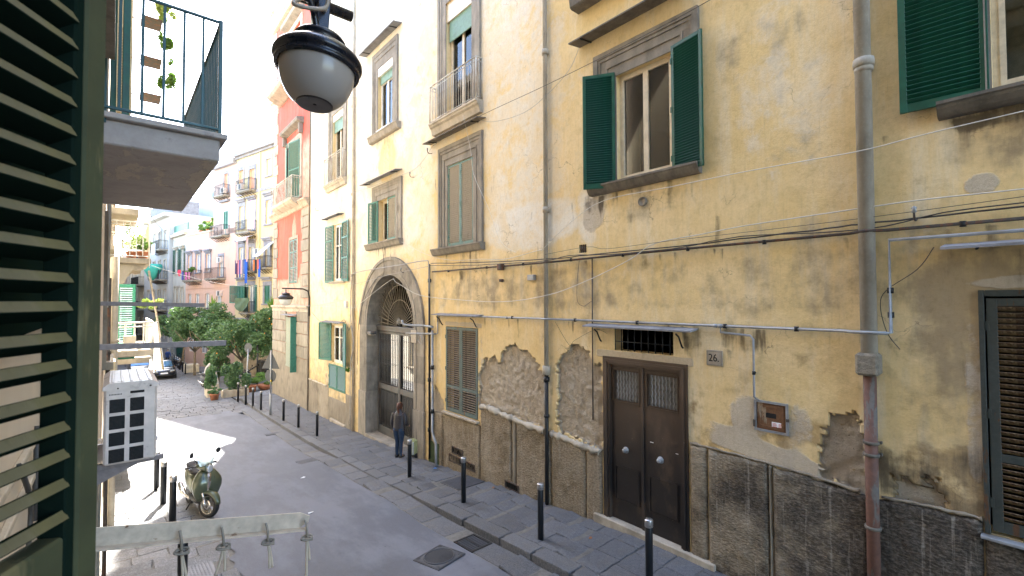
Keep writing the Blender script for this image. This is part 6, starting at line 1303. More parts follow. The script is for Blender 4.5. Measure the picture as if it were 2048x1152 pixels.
street_cable('thin cable crossing the street in front of the pink house', (.7, 18, 1.15), (FX, 30.6, 1.0), .35); street_cable('upper thin cable crossing the far street', (.76, 17.6, 2.6), (5.5, 60, 6.5), .5)
# ------------------------------------------------------------------ foliage
def leafmat(name, c1, c2):
    t = NT(name); f = t.noise(3.5, 3, .6); f2 = t.noise(21, 2, .5); c = t.ramp(t.mth('ADD', t.mth('MULTIPLY', f, .5), t.mth('MULTIPLY', f2, .5)), (.38, c1), (.62, c2)); t.fin(c, .45, spec=.4)
    tl = t.n('ShaderNodeBsdfTranslucent'); t.put(tl.inputs[0], t.mix(.5, c, (.12, .25, .02))); mx = t.n('ShaderNodeMixShader'); mx.inputs[0].default_value = .25; t.l(t.b.outputs[0], mx.inputs[1]); t.l(tl.outputs[0], mx.inputs[2]); t.l(mx.outputs[0], t.out.inputs[0]); return t.mat
M_leaf = leafmat('orange_tree_leaf', (.022, .065, .026), (.15, .25, .11)); M_leaf2 = leafmat('fresh_leaf', (.06, .14, .02), (.18, .30, .06)); M_leafy = leafmat('sunny_leaf', (.20, .30, .06), (.45, .52, .15)); M_orangef = plain('orange_fruit', (.75, .30, .02), .5, bump=0); M_bark = stone('bark', (.10, .075, .05), (.20, .16, .11), 10); M_terra = plain('terracotta', (.42, .16, .08), .8)
def leaves_mesh(blobs, n, sz, seed=1, shell=.55, droop=0):
    r = random.Random(seed); m = MB()
    wts = [b[3]*b[4]*b[5] for b in blobs]
    for i in range(n):
        b = r.choices(blobs, wts)[0]
        while True:
            p = Vector((r.gauss(0, 1), r.gauss(0, 1), r.gauss(0, 1)))
            if p.length > .01: break
        p = p.normalized()*(r.random()**(1/3) if r.random() > shell else r.uniform(.78, 1.08))
        c = Vector((b[0]+p.x*b[3], b[1]+p.y*b[4], b[2]+p.z*b[5])); s = sz*r.uniform(.6, 1.35)
        a = Vector((r.gauss(0, 1), r.gauss(0, 1), r.gauss(-droop, .6))).normalized(); q = a.cross(Vector((r.gauss(0, 1), r.gauss(0, 1), r.gauss(0, 1)))).normalized(); nn = a.cross(q)*.18*s
        m.add([c-a*s*.5, c+q*s*.27+nn, c+a*s*.55, c-q*s*.27+nn], [(0, 1, 2), (0, 2, 3)])
    return m
def clumps(c, R3, k, seed, rs=(.35, .6)):
    r = random.Random(seed); out = []
    for i in range(k):
        p = Vector((r.gauss(0, 1), r.gauss(0, 1), r.gauss(0, 1))).normalized()*r.uniform(.35, 1.0); q = r.uniform(*rs)
        out.append((c[0]+p.x*R3[0], c[1]+p.y*R3[1], c[2]+p.z*R3[2], q*R3[0]*.7, q*R3[1]*.7, q*R3[2]*.7))
    return out
def tree(label, x, y, h, R3, n=5200, sz=.2, seed=1, fruit=30, mat=None, trunk_r=.10):
    z = zr(y); t = thing('orange_tree', label, 'tree', (x, y, z), 'orange trees on the little square'); c = (x, y, z+h); r = random.Random(seed)
    m = MB(); m.tube(smoothpts([(x, y, z-.1), (x+r.uniform(-.1, .1), y, z+h*.3), (x+r.uniform(-.15, .15), y, z+h*.62)], 4), [trunk_r*(1-.04*k) for k in range(9)], 8)
    for k in range(6):
        a = k*1.05+r.random(); m.tube([(x, y, z+h*.5), (x+.4*R3[0]*math.cos(a), y+.4*R3[1]*math.sin(a), z+h*.75), (x+.75*R3[0]*math.cos(a), y+.75*R3[1]*math.sin(a), z+h*.98)], [.06, .04, .02], 6)
    m.build('trunk', M_bark, t); bl = clumps(c, R3, 30, seed, (.22, .48)); leaves_mesh(bl, n, sz, seed).build('crown', mat or M_leaf, t, fix=False)
    if fruit:
        m = MB()
        for k in range(fruit):
            b = r.choice(bl); p = Vector((r.gauss(0, 1), r.gauss(0, 1), r.gauss(0, 1))).normalized(); m.lathe([(.005, -.05), (.05, 0), (.005, .05)], (b[0]+p.x*b[3], b[1]+p.y*b[4], b[2]+p.z*b[5]), 6)
        m.build('oranges', M_orangef, t, fix=False)['kind'] = 'stuff'
    return t
tree('orange tree nearest the red house corner, behind the road signs', 8.6, 36.5, 3.7, (2.1, 1.9, 1.9), 6500, .20, 3, 40); tree('tall orange tree standing just left of the nearest one', 6.9, 37.8, 3.3, (1.9, 1.8, 1.9), 6500, .20, 5, 40); tree('middle orange tree of the square with a round crown', 5.9, 42.5, 3.9, (2.1, 2.3, 1.7), 6000, .22, 8, 20)
tree('dark leafy tree overhanging the street on the left of the square', 5.2, 47.5, 4.0, (2.4, 2.4, 1.7), 6000, .24, 11, 0); tree('tree farthest down the street with a low dark crown', 5.0, 53.5, 4.4, (2.3, 2.6, 1.8), 5000, .26, 14, 0); tree('small bushy tree beside the parked motorcycle', 5.9, 40.5, 1.6, (.8, .9, 1.2), 3000, .17, 17, 0)
tree('tree rising behind the road sign and black barrier', 10.6, 38.5, 4.0, (2.0, 1.8, 2.1), 6000, .22, 19, 15)
def spiky(name, label, cat, x, y, z, h, r_, n=40, seed=1, mat=None, trunk=0):
    t = thing(name, label, cat, (x, y, z)); r = random.Random(seed)
    if trunk: m = MB(); m.tube([(x, y, z), (x, y, z+trunk)], .08, 7); m.build('trunk', M_bark, t)
    m = MB()
    for k in range(n):
        a = r.uniform(0, 6.283); el = r.uniform(.1, 1.45); L = r_*r.uniform(.7, 1.1); d = Vector((math.cos(a)*math.cos(el), math.sin(a)*math.cos(el), math.sin(el)*h/r_)); s = Vector((-math.sin(a), math.cos(a), 0))*.05*r_; b = Vector((x, y, z+trunk)); md = b+d*L*.55; tp = b+d*L-Vector((0, 0, .3*L*math.cos(el)))
        m.add([b-s*.5, b+s*.5, md+s, md-s, tp], [(0, 1, 2, 3), (3, 2, 4)])
    m.build('fronds', mat or M_leaf2, t, fix=False); return t
spiky('yucca', 'spiky yucca rising above the trees before the yellow house', 'plant', 9.2, 38.5, zr(38), 2.0, 1.6, 70, 4, M_leaf2, 4.6); spiky('yucca', 'small spiky yucca standing above the middle tree', 'plant', 6.2, 45.5, zr(45), 1.2, 1.0, 50, 6, M_leaf2, 5.6)
def pot(label, x, y, r, h, fol=(.4, .5), n=500, seed=1, mat=None, z=None, pm=None, sz=.10, bowl=False):
    z = zr(y) if z is None else z; t = thing('potted_plant', label, 'potted plant', (x, y, z)); m = MB()
    if bowl: m.lathe([(.01, 0), (r*.55, 0), (r*.95, h*.6), (r*1.05, h), (r*.95, h), (r*.8, h*.7), (.01, h*.7)], (x, y, z), 16)
    else: m.lathe([(.01, 0), (r*.75, 0), (r*.97, h*.82), (r*1.08, h*.83), (r*1.08, h), (r*.95, h), (r*.93, h*.88), (.01, h*.86)], (x, y, z), 16)
    m.build('pot', pm or M_terra, t); leaves_mesh(clumps((x, y, z+h+fol[1]*.55), (fol[0], fol[0], fol[1]*.6), 7, seed), n, sz, seed).build('foliage', mat or M_leaf2, t, fix=False); return t
pot('round terracotta pot with bright leafy plant, left of the clay bowl', 6.55, 32.6, .27, .42, (.5, .55), 800, 21); pot('wide terracotta bowl overflowing with green plants beside the sign pole', 7.35, 32.9, .42, .35, (.7, .6), 1100, 22, bowl=True); pot('small terracotta pot at the corner of the stone planters', 4.35, 31.0, .24, .36, (.38, .35), 500, 23, M_leaf)
def planter(label, x0, x1, y0, y1, h, mat, fol, n, seed, rz=0):
    y = (y0+y1)/2; z = zr(y); t = thing('stone_planter', label, 'planter', ((x0+x1)/2, y, z)); m = MB(); w = .08
    m.bbox(x0, x1, y0, y0+w, z, z+h, .02); m.bbox(x0, x1, y1-w, y1, z, z+h, .02); m.bbox(x0, x0+w, y0+w, y1-w, z, z+h, .02); m.bbox(x1-w, x1, y0+w, y1-w, z, z+h, .02); m.build('trough', mat, t); m = MB(); m.box(x0+w, x1-w, y0+w, y1-w, z, z+h*.8); m.build('soil', M_bark, t)
    leaves_mesh(clumps(((x0+x1)/2, y, z+h+fol*.45), ((x1-x0)*.5, (y1-y0)*.6, fol*.65), 9, seed), n, .12, seed).build('foliage', M_leaf, t, fix=False); return t
planter('long cream stone trough planted with shrubs, first at the crossing', 4.8, 6.15, 31.3, 32.0, .42, M_stonepale, 1.7, 3000, 31); planter('pale grey stone planter with leafy shrubs, left of the long trough', 4.15, 4.75, 32.2, 33.3, .5, M_stonepale, 1.4, 2200, 33); planter('concrete planter box behind the first one', 4.5, 5.1, 34.5, 36.0, .5, M_stonepale, 1.5, 2200, 35)
m = MB(); m.lathe([(.01, 0), (.36, 0), (.34, .55), (.30, .72), (.2, .80), (.01, .82)], (6.35, 33.4, zr(33.4)), 14); tag(m.build('stone_block', M_stonegrey), 'rounded grey stone block behind the sign pole', 'stone')
m = MB(); m.prism([(4.75, 0), (5.75, 0), (5.5, 1.3), (5.2, 1.5), (4.95, 1.2)], lambda a, b, t: (a, t, zr(39)+b), 39.0, 39.5); tag(m.build('rock', stone('pale_rock', (.45, .42, .38), (.6, .57, .52), 4)), 'pale pointed rock beside the parked motorcycle', 'rock')
for i, (x, y, z, n, lab) in enumerate(((.35, 18.2, 1.30, 350, 'leafy plant at the back of the stone balcony'), (.62, 18.0, 1.30, 260, 'bushy plant at the front corner of the stone balcony'))): pot(lab, x, y, .14, .22, (.22+.05*(i == 0), .35 if i else .75), n, 41+i, M_leafy if i == 0 else M_leaf2, z, sz=.08)
t_ = thing('climbing_plant', 'sunlit yellow green climber on the lower left balcony', 'plant', (.5, 19, -3.8)); leaves_mesh(clumps((.45, 19.2, -2.9), (.45, 1.3, .75), 12, 51), 1800, .13, 51).build('foliage', M_leafy, t_, fix=False); t_ = thing('flower_box', 'bright green plant box far down the left side', 'plant', (1.1, 26, -.1)); leaves_mesh(clumps((1.15, 26, -.05), (.45, .6, .25), 6, 53), 500, .14, 53).build('foliage', M_leafy, t_, fix=False)
for k, (z, lab) in enumerate(((8.0, 'topmost flower box hanging from the upper left balconies'), (6.9, 'middle flower box on the upper left balconies'), (5.9, 'lowest flower box on the upper left balconies'))):
    t_ = thing('flower_box', lab, 'plant', (.85, 16, z)); leaves_mesh(clumps((.95, 16, z+.15), (.22, .3, .38), 6, 61+k), 420, .11, 61+k).build('foliage', M_leafy if k == 0 else M_leaf2, t_, fix=False); m = MB(); m.bbox(.42, .88, 15.7, 16.4, z-.30, z-.27, .01); m.bbox(LX, .42, 16.0, 16.05, z-.30, z-.27, .01); m.build('shelf', M_rust, t_)
for k, (s, w) in enumerate(((11.5, .5), (13.0, .8), (14.6, .6))): p = F3.pt(s, -.6, 7.45); pot(('terracotta pot of ferns on the roof terrace', 'big fern in the middle of the roof terrace', 'low green plant at the left end of the roof terrace')[k], p.x, p.y, .25, .35, (w, .9), 500, 71+k, M_leaf2, p.z, sz=.2)
# ------------------------------------------------------------------ bollards and signs
def bollard():
    t = thing('bollard', 'x', 'bollard', (0, 0, 0), 'black steel bollards with silver caps'); m = MB(); m.lathe([(.056, -.2), (.056, .90), (.054, .905)], n=20); m.build('post', plain('black_bollard_paint', (.012, .014, .017), .42, .3, bump=.05), t)
    m = MB(); m.lathe([(.054, .900), (.061, .905), (.062, 1.0), (.057, 1.012), (.001, 1.018)], n=20); m.build('cap', plain('brushed_steel', (.42, .41, .40), .32, .8, bump=.05), t); return t
b0 = bollard(); bl = [(6.08, 3.95, 'black bollard nearest the camera, cut by the bottom edge before the metal door'), (5.98, 6.16, 'black bollard between the metal door and the slim drainpipe'), (6.04, 8.72, 'black bollard in front of the pavement hatch'), (6.09, 11.34, 'black bollard with a scuffed cap in front of the woman'), (5.96, 18.45, 'black bollard left of the gateway, nearest of the far row'), (5.88, 20.55, 'second black bollard of the far row from the gateway'), (5.77, 22.37, 'third black bollard of the far row, right of the sign post'), (5.57, 25.65, 'black bollard just left of the tall sign post'), (5.50, 27.07, 'second black bollard left of the tall sign post'), (5.42, 28.38, 'taller looking black bollard next to the end of the pavement'), (5.30, 29.75, 'farthest black bollard at the tip of the pavement')]
ll = [(.93, 16.1, 'dark bollard farthest back on the left pavement, casting a shadow', 1.12), (.97, 14.38, 'grey sheened bollard in the middle left of the scooter', 1.2), (1.03, 12.75, 'dark bollard right beside the scooter front wheel', 1.2), (.86, 8.95, 'black bollard below the white clothesline arm', 1.22)]
for i, (x, y, lab) in enumerate(bl):
    o = b0 if i == 0 else copy_tree(b0); o.location = (x, y, g(y)); o['label'] = lab
    if i > 3: o.scale = (.92, .92, .92)
for x, y, lab, s in ll: o = copy_tree(b0); o.location = (x, y, zr(y)); o.scale = (s, s, 1.02); o['label'] = lab
t = thing('sign_post', 'tall post with a triangular and a round sign back at the red corner', 'road sign', (5.66, 24.2, g(24.2))); x, y, z = 5.66, 24.2, g(24.2); M_post = plain('galvanised_post', (.34, .35, .36), .45, .5, bump=.05); M_back = plain('dark_sign_back', (.05, .055, .06), .5)
m = MB(); m.tube([(x, y, z), (x, y, z+1.0)], .055, 12); m.tube([(x, y, z+1.0), (x, y, z+3.05)], .034, 10); m.build('post', M_post, t)
m = MB(); T = Matrix.Translation((x, y+.05, z+2.55)) @ Matrix.Rotation(R(-52), 4, 'Z'); m.prism([(-.48, -.38), (.48, -.38), (0, .50)], lambda a, b, tt: tuple(T @ Vector((a, tt, b))), 0, .015); m.build('triangle_sign', M_back, t)
m = MB(); m.prism([(.30*math.cos(k*.3927), .30*math.sin(k*.3927)-.72) for k in range(16)], lambda a, b, tt: tuple(T @ Vector((a, tt, b))), 0, .015); m.build('round_sign', M_back, t); m = MB(); m.tube([(x, y-.036, z+1.55), (x, y-.036, z+1.65)], .03, 6); m.build('sticker', plain('yellow_sticker', (.7, .5, .03), .6, bump=0), t)
t = thing('sign_post', 'thin grey post with a round sign back, leaning beside the stone trough', 'road sign', (6.0, 31.6, zr(31.6))); x, y, z = 6.0, 31.6, zr(31.6); m = MB(); m.tube([(x, y, z), (x+.14, y, z+2.75)], .032, 10); m.build('post', M_post, t); m = MB(); T = Matrix.Translation((x+.14, y+.04, z+2.8)) @ Matrix.Rotation(R(-60), 4, 'Z'); m.prism([(.3*math.cos(k*.3927), .3*math.sin(k*.3927)) for k in range(16)], lambda a, b, tt: tuple(T @ Vector((a, tt, b))), 0, .015); m.build('round_sign', M_back, t)
t = thing('litter_bin', 'black bin on a post with an open lid arm behind the potted plants', 'bin', (7.6, 35.2, zr(35.2))); x, y, z = 7.6, 35.2, zr(35.2); m = MB(); m.tube([(x-.2, y, z), (x-.2, y, z+3.2)], .06, 8); m.build('post', M_ironblack, t); m = MB(); m.bbox(x-.1, x+.5, y-.25, y+.25, z+.5, z+1.75, .05); m.build('body', M_ironblack, t); m = MB(); m.tube([(x-.1, y, z+1.45), (x-.95, y, z+.95)], .05, 6); m.build('arm', M_ironblack, t)
t = thing('street_wall', 'low shaded stone wall closing the side street behind the trees', 'wall', (0, 0, 0)); m = MB(); m.bbox(7.8, 14, 42.5, 42.8, -6.5, -2.6, .02); m.build('wall', M_stonegrey, t)
# ------------------------------------------------------------------ scooter (x forward, z up, wheelbase 1.35)
def arc(cx, cz, r, a0, a1, n): return [(cx+r*math.cos(R(a0+(a1-a0)*k/n)), cz+r*math.sin(R(a0+(a1-a0)*k/n))) for k in range(n+1)]
M_tyre = plain('tyre_rubber', (.016, .016, .017), .8, bump=.2); M_chrome = plain('chrome', (.62, .61, .60), .16, .95, .05, bump=0); M_alu = plain('alloy_rim', (.42, .40, .36), .3, .85, bump=0); M_blackp = plain('black_plastic', (.02, .02, .022), .55, bump=.1); M_seat = plain('black_seat', (.012, .011, .011), .85); M_lens = plain('clear_lens', (.62, .64, .66), .08, .3, .1, bump=0)
def carpaint(name, col):
    t = NT(name); t.fin(col, .32, None, .35); t.b.inputs['Coat Weight'].default_value = .7; t.b.inputs['Coat Roughness'].default_value = .08; return t.mat
def glasslight(name, col, f=.25):
    t = NT(name); tr = t.n('ShaderNodeBsdfTransparent'); tr.inputs[0].default_value = col+(1,); gl = t.n('ShaderNodeBsdfGlossy'); gl.inputs['Roughness'].default_value = .08; df = t.n('ShaderNodeBsdfDiffuse'); df.inputs[0].default_value = (.7, .8, .78, 1); a = t.n('ShaderNodeMixShader'); a.inputs[0].default_value = f; t.l(tr.outputs[0], a.inputs[1]); t.l(df.outputs[0], a.inputs[2]); b = t.n('ShaderNodeMixShader'); b.inputs[0].default_value = .12; t.l(a.outputs[0], b.inputs[1]); t.l(gl.outputs[0], b.inputs[2]); t.l(b.outputs[0], t.out.inputs[0]); return t.mat
M_screen = glasslight('windscreen', (.78, .90, .88), .6)
def wheel(par, c, r, w, T, name='wheel', spokes=5):
    m = MB(); prof = []
    for k in range(13): a = R(-90+180*k/12*1.0); prof.append((r-w*.42+w*.42*math.cos(a), w*.5*math.sin(a)))
    prof = [(r-w*.75, -w*.42)]+prof+[(r-w*.75, w*.42)]; M_ = T @ Matrix.Translation(c) @ Matrix.Rotation(R(90), 4, 'X'); m.lathe(prof, n=36, M=M_, cap=False); o = m.build(name, M_tyre, par)
    m = MB(); rr = r-w*.72; m.lathe([(rr, -w*.40), (rr-.015, -w*.38), (rr-.022, 0), (rr-.015, w*.38), (rr, w*.40)], n=36, M=M_, cap=False); m.lathe([(.035, -w*.35), (.035, w*.35)], n=12, M=M_)
    for k in range(spokes):
        for s in (-.13, .13):
            a = 2*math.pi*k/spokes+s; m.bbox(.03, rr-.005, -.011, .011, -.015, .015, .004, M_ @ Matrix.Rotation(a, 4, 'Z'))
    q = m.build('rim', M_alu, o); m = MB(); m.lathe([(.06, w*.42), (.105, w*.42), (.105, w*.46), (.06, w*.46)], n=24, M=M_, cap=False); m.build('brake_disc', M_chrome, o); return o
def ringx(x, zc, hw, hh, e=2.6, n=20, tw=0): return [Vector((x, p.y+tw, p.z)) for p in sell(x, 0, zc, hw, hh, n, e, 'x')]
def scooter(name, label, group, paint, steer=18, screen=True):
    t = thing(name, label, 'scooter', (0, 0, 0), group); I = Matrix(); fx = 0.0; r = .265
    St = Matrix.Translation((-.08, 0, .5)) @ Matrix.Rotation(R(steer), 4, 'Z') @ Matrix.Translation((.08, 0, -.5))
    wheel(t, (fx, 0, r), r, .11, St); wheel(t, (-1.36, 0, .25), .25, .125, I, spokes=5)
    # mudguard: a shell over the front wheel
    rg = []
    for k in range(13):
        a = R(160-152*k/12); R0 = r+.035; wd = .085*(1-.35*abs(k-6)/6*0)*(1 if k < 9 else 1-.11*(k-8)); cx, cz = R0*math.cos(a), r+R0*math.sin(a); nx, nz = math.cos(a), math.sin(a); pts = []
        for j in range(9):
            b = R(-100+200*j/8); q = Vector((cx-nx*.05*(1-math.cos(b)), wd*math.sin(b), cz-nz*.05*(1-math.cos(b))+.0)); pts.append(St @ q)
        for j in range(8, -1, -1):
            b = R(-100+200*j/8); q = Vector((cx-nx*(.05*(1-math.cos(b))+.006), (wd-.006)*math.sin(b), cz-nz*(.05*(1-math.cos(b))+.006))); pts.append(St @ q)
        rg.append(pts)
    m = MB(); m.rings(rg); m.build('front_mudguard', paint, t)
    for s in (-1, 1): m = MB(); m.tube([St @ Vector((-.16, s*.085, .62)), St @ Vector((-.03, s*.085, .34))], .022, 10); m.tube([St @ Vector((-.05, s*.087, .38)), St @ Vector((.005, s*.087, .245))], .030, 10); m.build('fork_leg', M_chrome, t)
    # leg shield / nose
    secs = [(.34, -.15, .13, .05), (.42, -.17, .17, .08), (.52, -.17, .205, .10), (.62, -.165, .225, .115), (.72, -.165, .225, .12), (.80, -.18, .205, .115), (.88, -.21, .165, .10), (.94, -.235, .12, .08), (.985, -.25, .07, .06)]
    m = MB(); rg = []
    for z, x, hw, hd in secs:
        pts = []
        for k in range(28):
            a = 2*math.pi*k/28; c, s_ = math.cos(a), math.sin(a); xx = x+(hd*1.25*abs(c)**.75 if c > 0 else -hd*.55*abs(c)**.5); yy = 1.22*hw*math.copysign(abs(s_)**.8, s_); pts.append(Vector((xx, yy, z)))
        rg.append(pts)
    m.rings(rg); m.build('front_shield', paint, t)
    m = MB(); rg = []
    for z, x, w in ((.56, -.035, .012), (.64, -.018, .022), (.74, -.012, .030), (.84, -.035, .034), (.90, -.075, .030)): rg.append([Vector((x+.006, -w, z)), Vector((x+.016, 0, z)), Vector((x+.006, w, z)), Vector((x-.03, 0, z))])
    m.rings(rg, smooth=False); m.build('chrome_tie', M_chrome, t)
    for s in (-1, 1):
        m = MB(); m.rings([[Vector((-.045, s*.085, .60)), Vector((-.06, s*.13, .575)), Vector((-.05, s*.13, .60))], [Vector((-.10, s*.165, .70)), Vector((-.125, s*.195, .60)), Vector((-.07, s*.16, .64))], [Vector((-.165, s*.215, .74)), Vector((-.17, s*.222, .70)), Vector((-.15, s*.21, .72))]], smooth=False); m.build('turn_signal', M_lens, t)
    for s in (-1, 1):
        m = MB(); m.rings([[Vector((-.05+.0*k, s*(.06+.012*k), .62)), Vector((-.03, s*(.07+.012*k), .60)), Vector((-.06, s*(.085+.012*k), .60))] for k in (0,)]+[[Vector((-.05, s*.095, .80)), Vector((-.035, s*.105, .80)), Vector((-.065, s*.12, .80))], [Vector((-.10, s*.09, .89)), Vector((-.10, s*.095, .89)), Vector((-.11, s*.10, .89))]]); m.build('shield_groove', M_blackp, t)
    # inner apron, floor, tail
    m = MB(); m.rings([ringx(-.26, .62, .19, .26), ringx(-.34, .55, .17, .20), ringx(-.40, .42, .15, .10)]); m.build('inner_shield', M_blackp, t)
    m = MB(); m.rings([ringx(-.16, .33, .12, .06, 4), ringx(-.30, .30, .16, .05, 4), ringx(-.75, .29, .17, .05, 4), ringx(-.85, .30, .16, .05, 4)]); m.build('floorboard', M_blackp, t)
    m = MB(); m.rings([ringx(-.66, .52, .13, .14), ringx(-.74, .53, .17, .20), ringx(-.95, .57, .195, .20), ringx(-1.2, .62, .19, .17), ringx(-1.45, .68, .15, .12), ringx(-1.62, .72, .08, .07), ringx(-1.68, .73, .03, .03)]); m.build('tail_body', paint, t)
    m = MB(); m.rings([ringx(-.58, .80, .06, .03), ringx(-.66, .79, .13, .05), ringx(-.9, .80, .165, .055), ringx(-1.15, .83, .16, .06), ringx(-1.4, .87, .14, .055), ringx(-1.52, .88, .07, .03)]); m.build('seat', M_seat, t)
    m = MB(); m.tube(smoothpts([(-1.35, .15, .92), (-1.6, .16, .95), (-1.68, 0, .96), (-1.6, -.16, .95), (-1.35, -.15, .92)], 4), .013, 6); m.build('grab_rail', M_chrome, t)
    m = MB(); m.tube([(-.85, -.12, .24), (-1.1, -.17, .27), (-1.25, -.18, .30), (-1.6, -.18, .42)], [.03, .04, .06, .055], 10); m.build('exhaust', M_chrome, t); m = MB(); m.rings([ringx(-.8, .32, .10, .10), ringx(-1.0, .30, .12, .12), ringx(-1.35, .27, .10, .09)]); m.build('engine', M_blackp, t)
    m = MB(); m.tube([(-.75, .1, .25), (-.83, .18, .02)], .015, 6); m.tube([(-.75, -.1, .25), (-.83, -.18, .02)], .015, 6); m.build('stand', M_blackp, t)
    # handlebar and headlight
    hb = MB(); rg = []
    for x, zc, hw, hh in ((-.07, 1.00, .07, .065), (-.10, 1.01, .095, .085), (-.17, 1.03, .13, .085), (-.26, 1.04, .16, .065), (-.34, 1.045, .13, .045), (-.38, 1.05, .06, .025)): rg.append([St @ v for v in ringx(x, zc, hw, hh, 2.2)])
    hb.rings(rg); hb.build('handlebar_cowl', paint, t)
    m = MB(); m.rings([[St @ Vector((-.072+dx, y*sc, .985+(z-.985)*sc)) for y, z in [(.068*math.cos(a*.3927), .985+.082*math.sin(a*.3927)+.01) for a in range(16)]] for dx, sc in ((0, 1), (.018, .92), (.028, .55), (.030, .1))]); m.build('headlight', M_lens, t)
    m = MB(); m.tube([St @ Vector((-.072+.006, .07*math.cos(a*.3927), .995+.084*math.sin(a*.3927))) for a in range(16)], .007, 6, close=True); m.build('headlight_ring', M_chrome, t)
    for s in (-1, 1):
        m = MB(); m.tube([St @ Vector((-.26, s*.13, 1.04)), St @ Vector((-.30, s*.24, 1.05))], .014, 8); m.tube([St @ Vector((-.30, s*.23, 1.05)), St @ Vector((-.33, s*.36, 1.045))], .020, 10); m.build('grip', M_blackp, t)
        m = MB(); m.tube([St @ Vector((-.24, s*.23, 1.05)), St @ Vector((-.23, s*.35, 1.04))], .006, 6); m.build('brake_lever', M_chrome, t)
        m = MB(); m.tube(smoothpts([St @ Vector((-.24, s*.15, 1.07)), St @ Vector((-.22, s*.22, 1.18)), St @ Vector((-.23, s*.29, 1.25))], 3), .008, 6); T2 = St @ Matrix.Translation((-.24, s*.31, 1.31)) @ Matrix.Rotation(R(90), 4, 'Y') @ Matrix.Rotation(R(s*12), 4, 'X'); m.lathe([(.001, -.022), (.04, -.018), (.058, -.004), (.058, .006), (.001, .006)], n=16, M=T2 @ Matrix.Diagonal((1, .85, 1, 1))); m.build('mirror', M_blackp, t)
    if screen:
        m = MB(); P0_ = []; n = 10
        for j in range(7):
            z = 1.06+.44*j/6; wd = (.16, .185, .195, .195, .18, .15, .09)[j]; x = -.10-.16*j/6
            for k in range(n+1): u = k/n*2-1; P0_.append(St @ Vector((x-.06*u*u, u*wd, z-(.0 if j < 6 else .02*u*u))))
        m.add(P0_, [(j*(n+1)+k, j*(n+1)+k+1, (j+1)*(n+1)+k+1, (j+1)*(n+1)+k) for j in range(6) for k in range(n)], True); m.build('windscreen', M_screen, t, fix=False)
    return t
M_olive = carpaint('olive_green_paint', (.085, .105, .065)); M_silver = carpaint('silver_paint', (.45, .46, .47)); M_blk = carpaint('black_paint', (.012, .012, .014)); M_bluep = carpaint('blue_paint', (.03, .08, .22))
sc = scooter('scooter', 'olive green scooter with a clear windscreen parked facing us beside the bollards', None, M_olive, 26)
def place(o, x, y, hd, z=None, lean=0, s=1): o.location = (x, y, zr(y) if z is None else z); o.rotation_euler = (R(lean), slope(y, zr)*(-math.sin(R(hd))), R(hd)); o.scale = (s, s, s)
place(sc, 1.62, 12.50, -84, None, -5, 1.07)
s2 = scooter('scooter', 'black scooter parked beside the pale rock, front wheel turned to the road', None, M_blk, -15, False); place(s2, 5.15, 36.8, -70)
s3 = copy_tree(sc); s3['label'] = 'silver scooter half hidden behind the clay bowl of plants'; place(s3, 8.2, 34.5, -100)
for c in s3.children:
    if c.data and c.data.materials and c.data.materials[0] == M_olive: c.data = c.data.copy(); c.data.materials[0] = M_silver
for i, (x, y, h, lab) in enumerate(((4.9, 56, -95, 'black scooter first in the row by the far trees'), (4.95, 58.2, -80, 'black scooter second in the row by the far trees'), (5.0, 61.0, -85, 'black scooter last in the row down the street'), (7.0, 36.0, -80, 'dark scooter in the shade behind the leaning sign post'))):
    s4 = copy_tree(s2); s4['label'] = lab; place(s4, x, y, h)
    s4['group'] = 'scooters parked down the street'
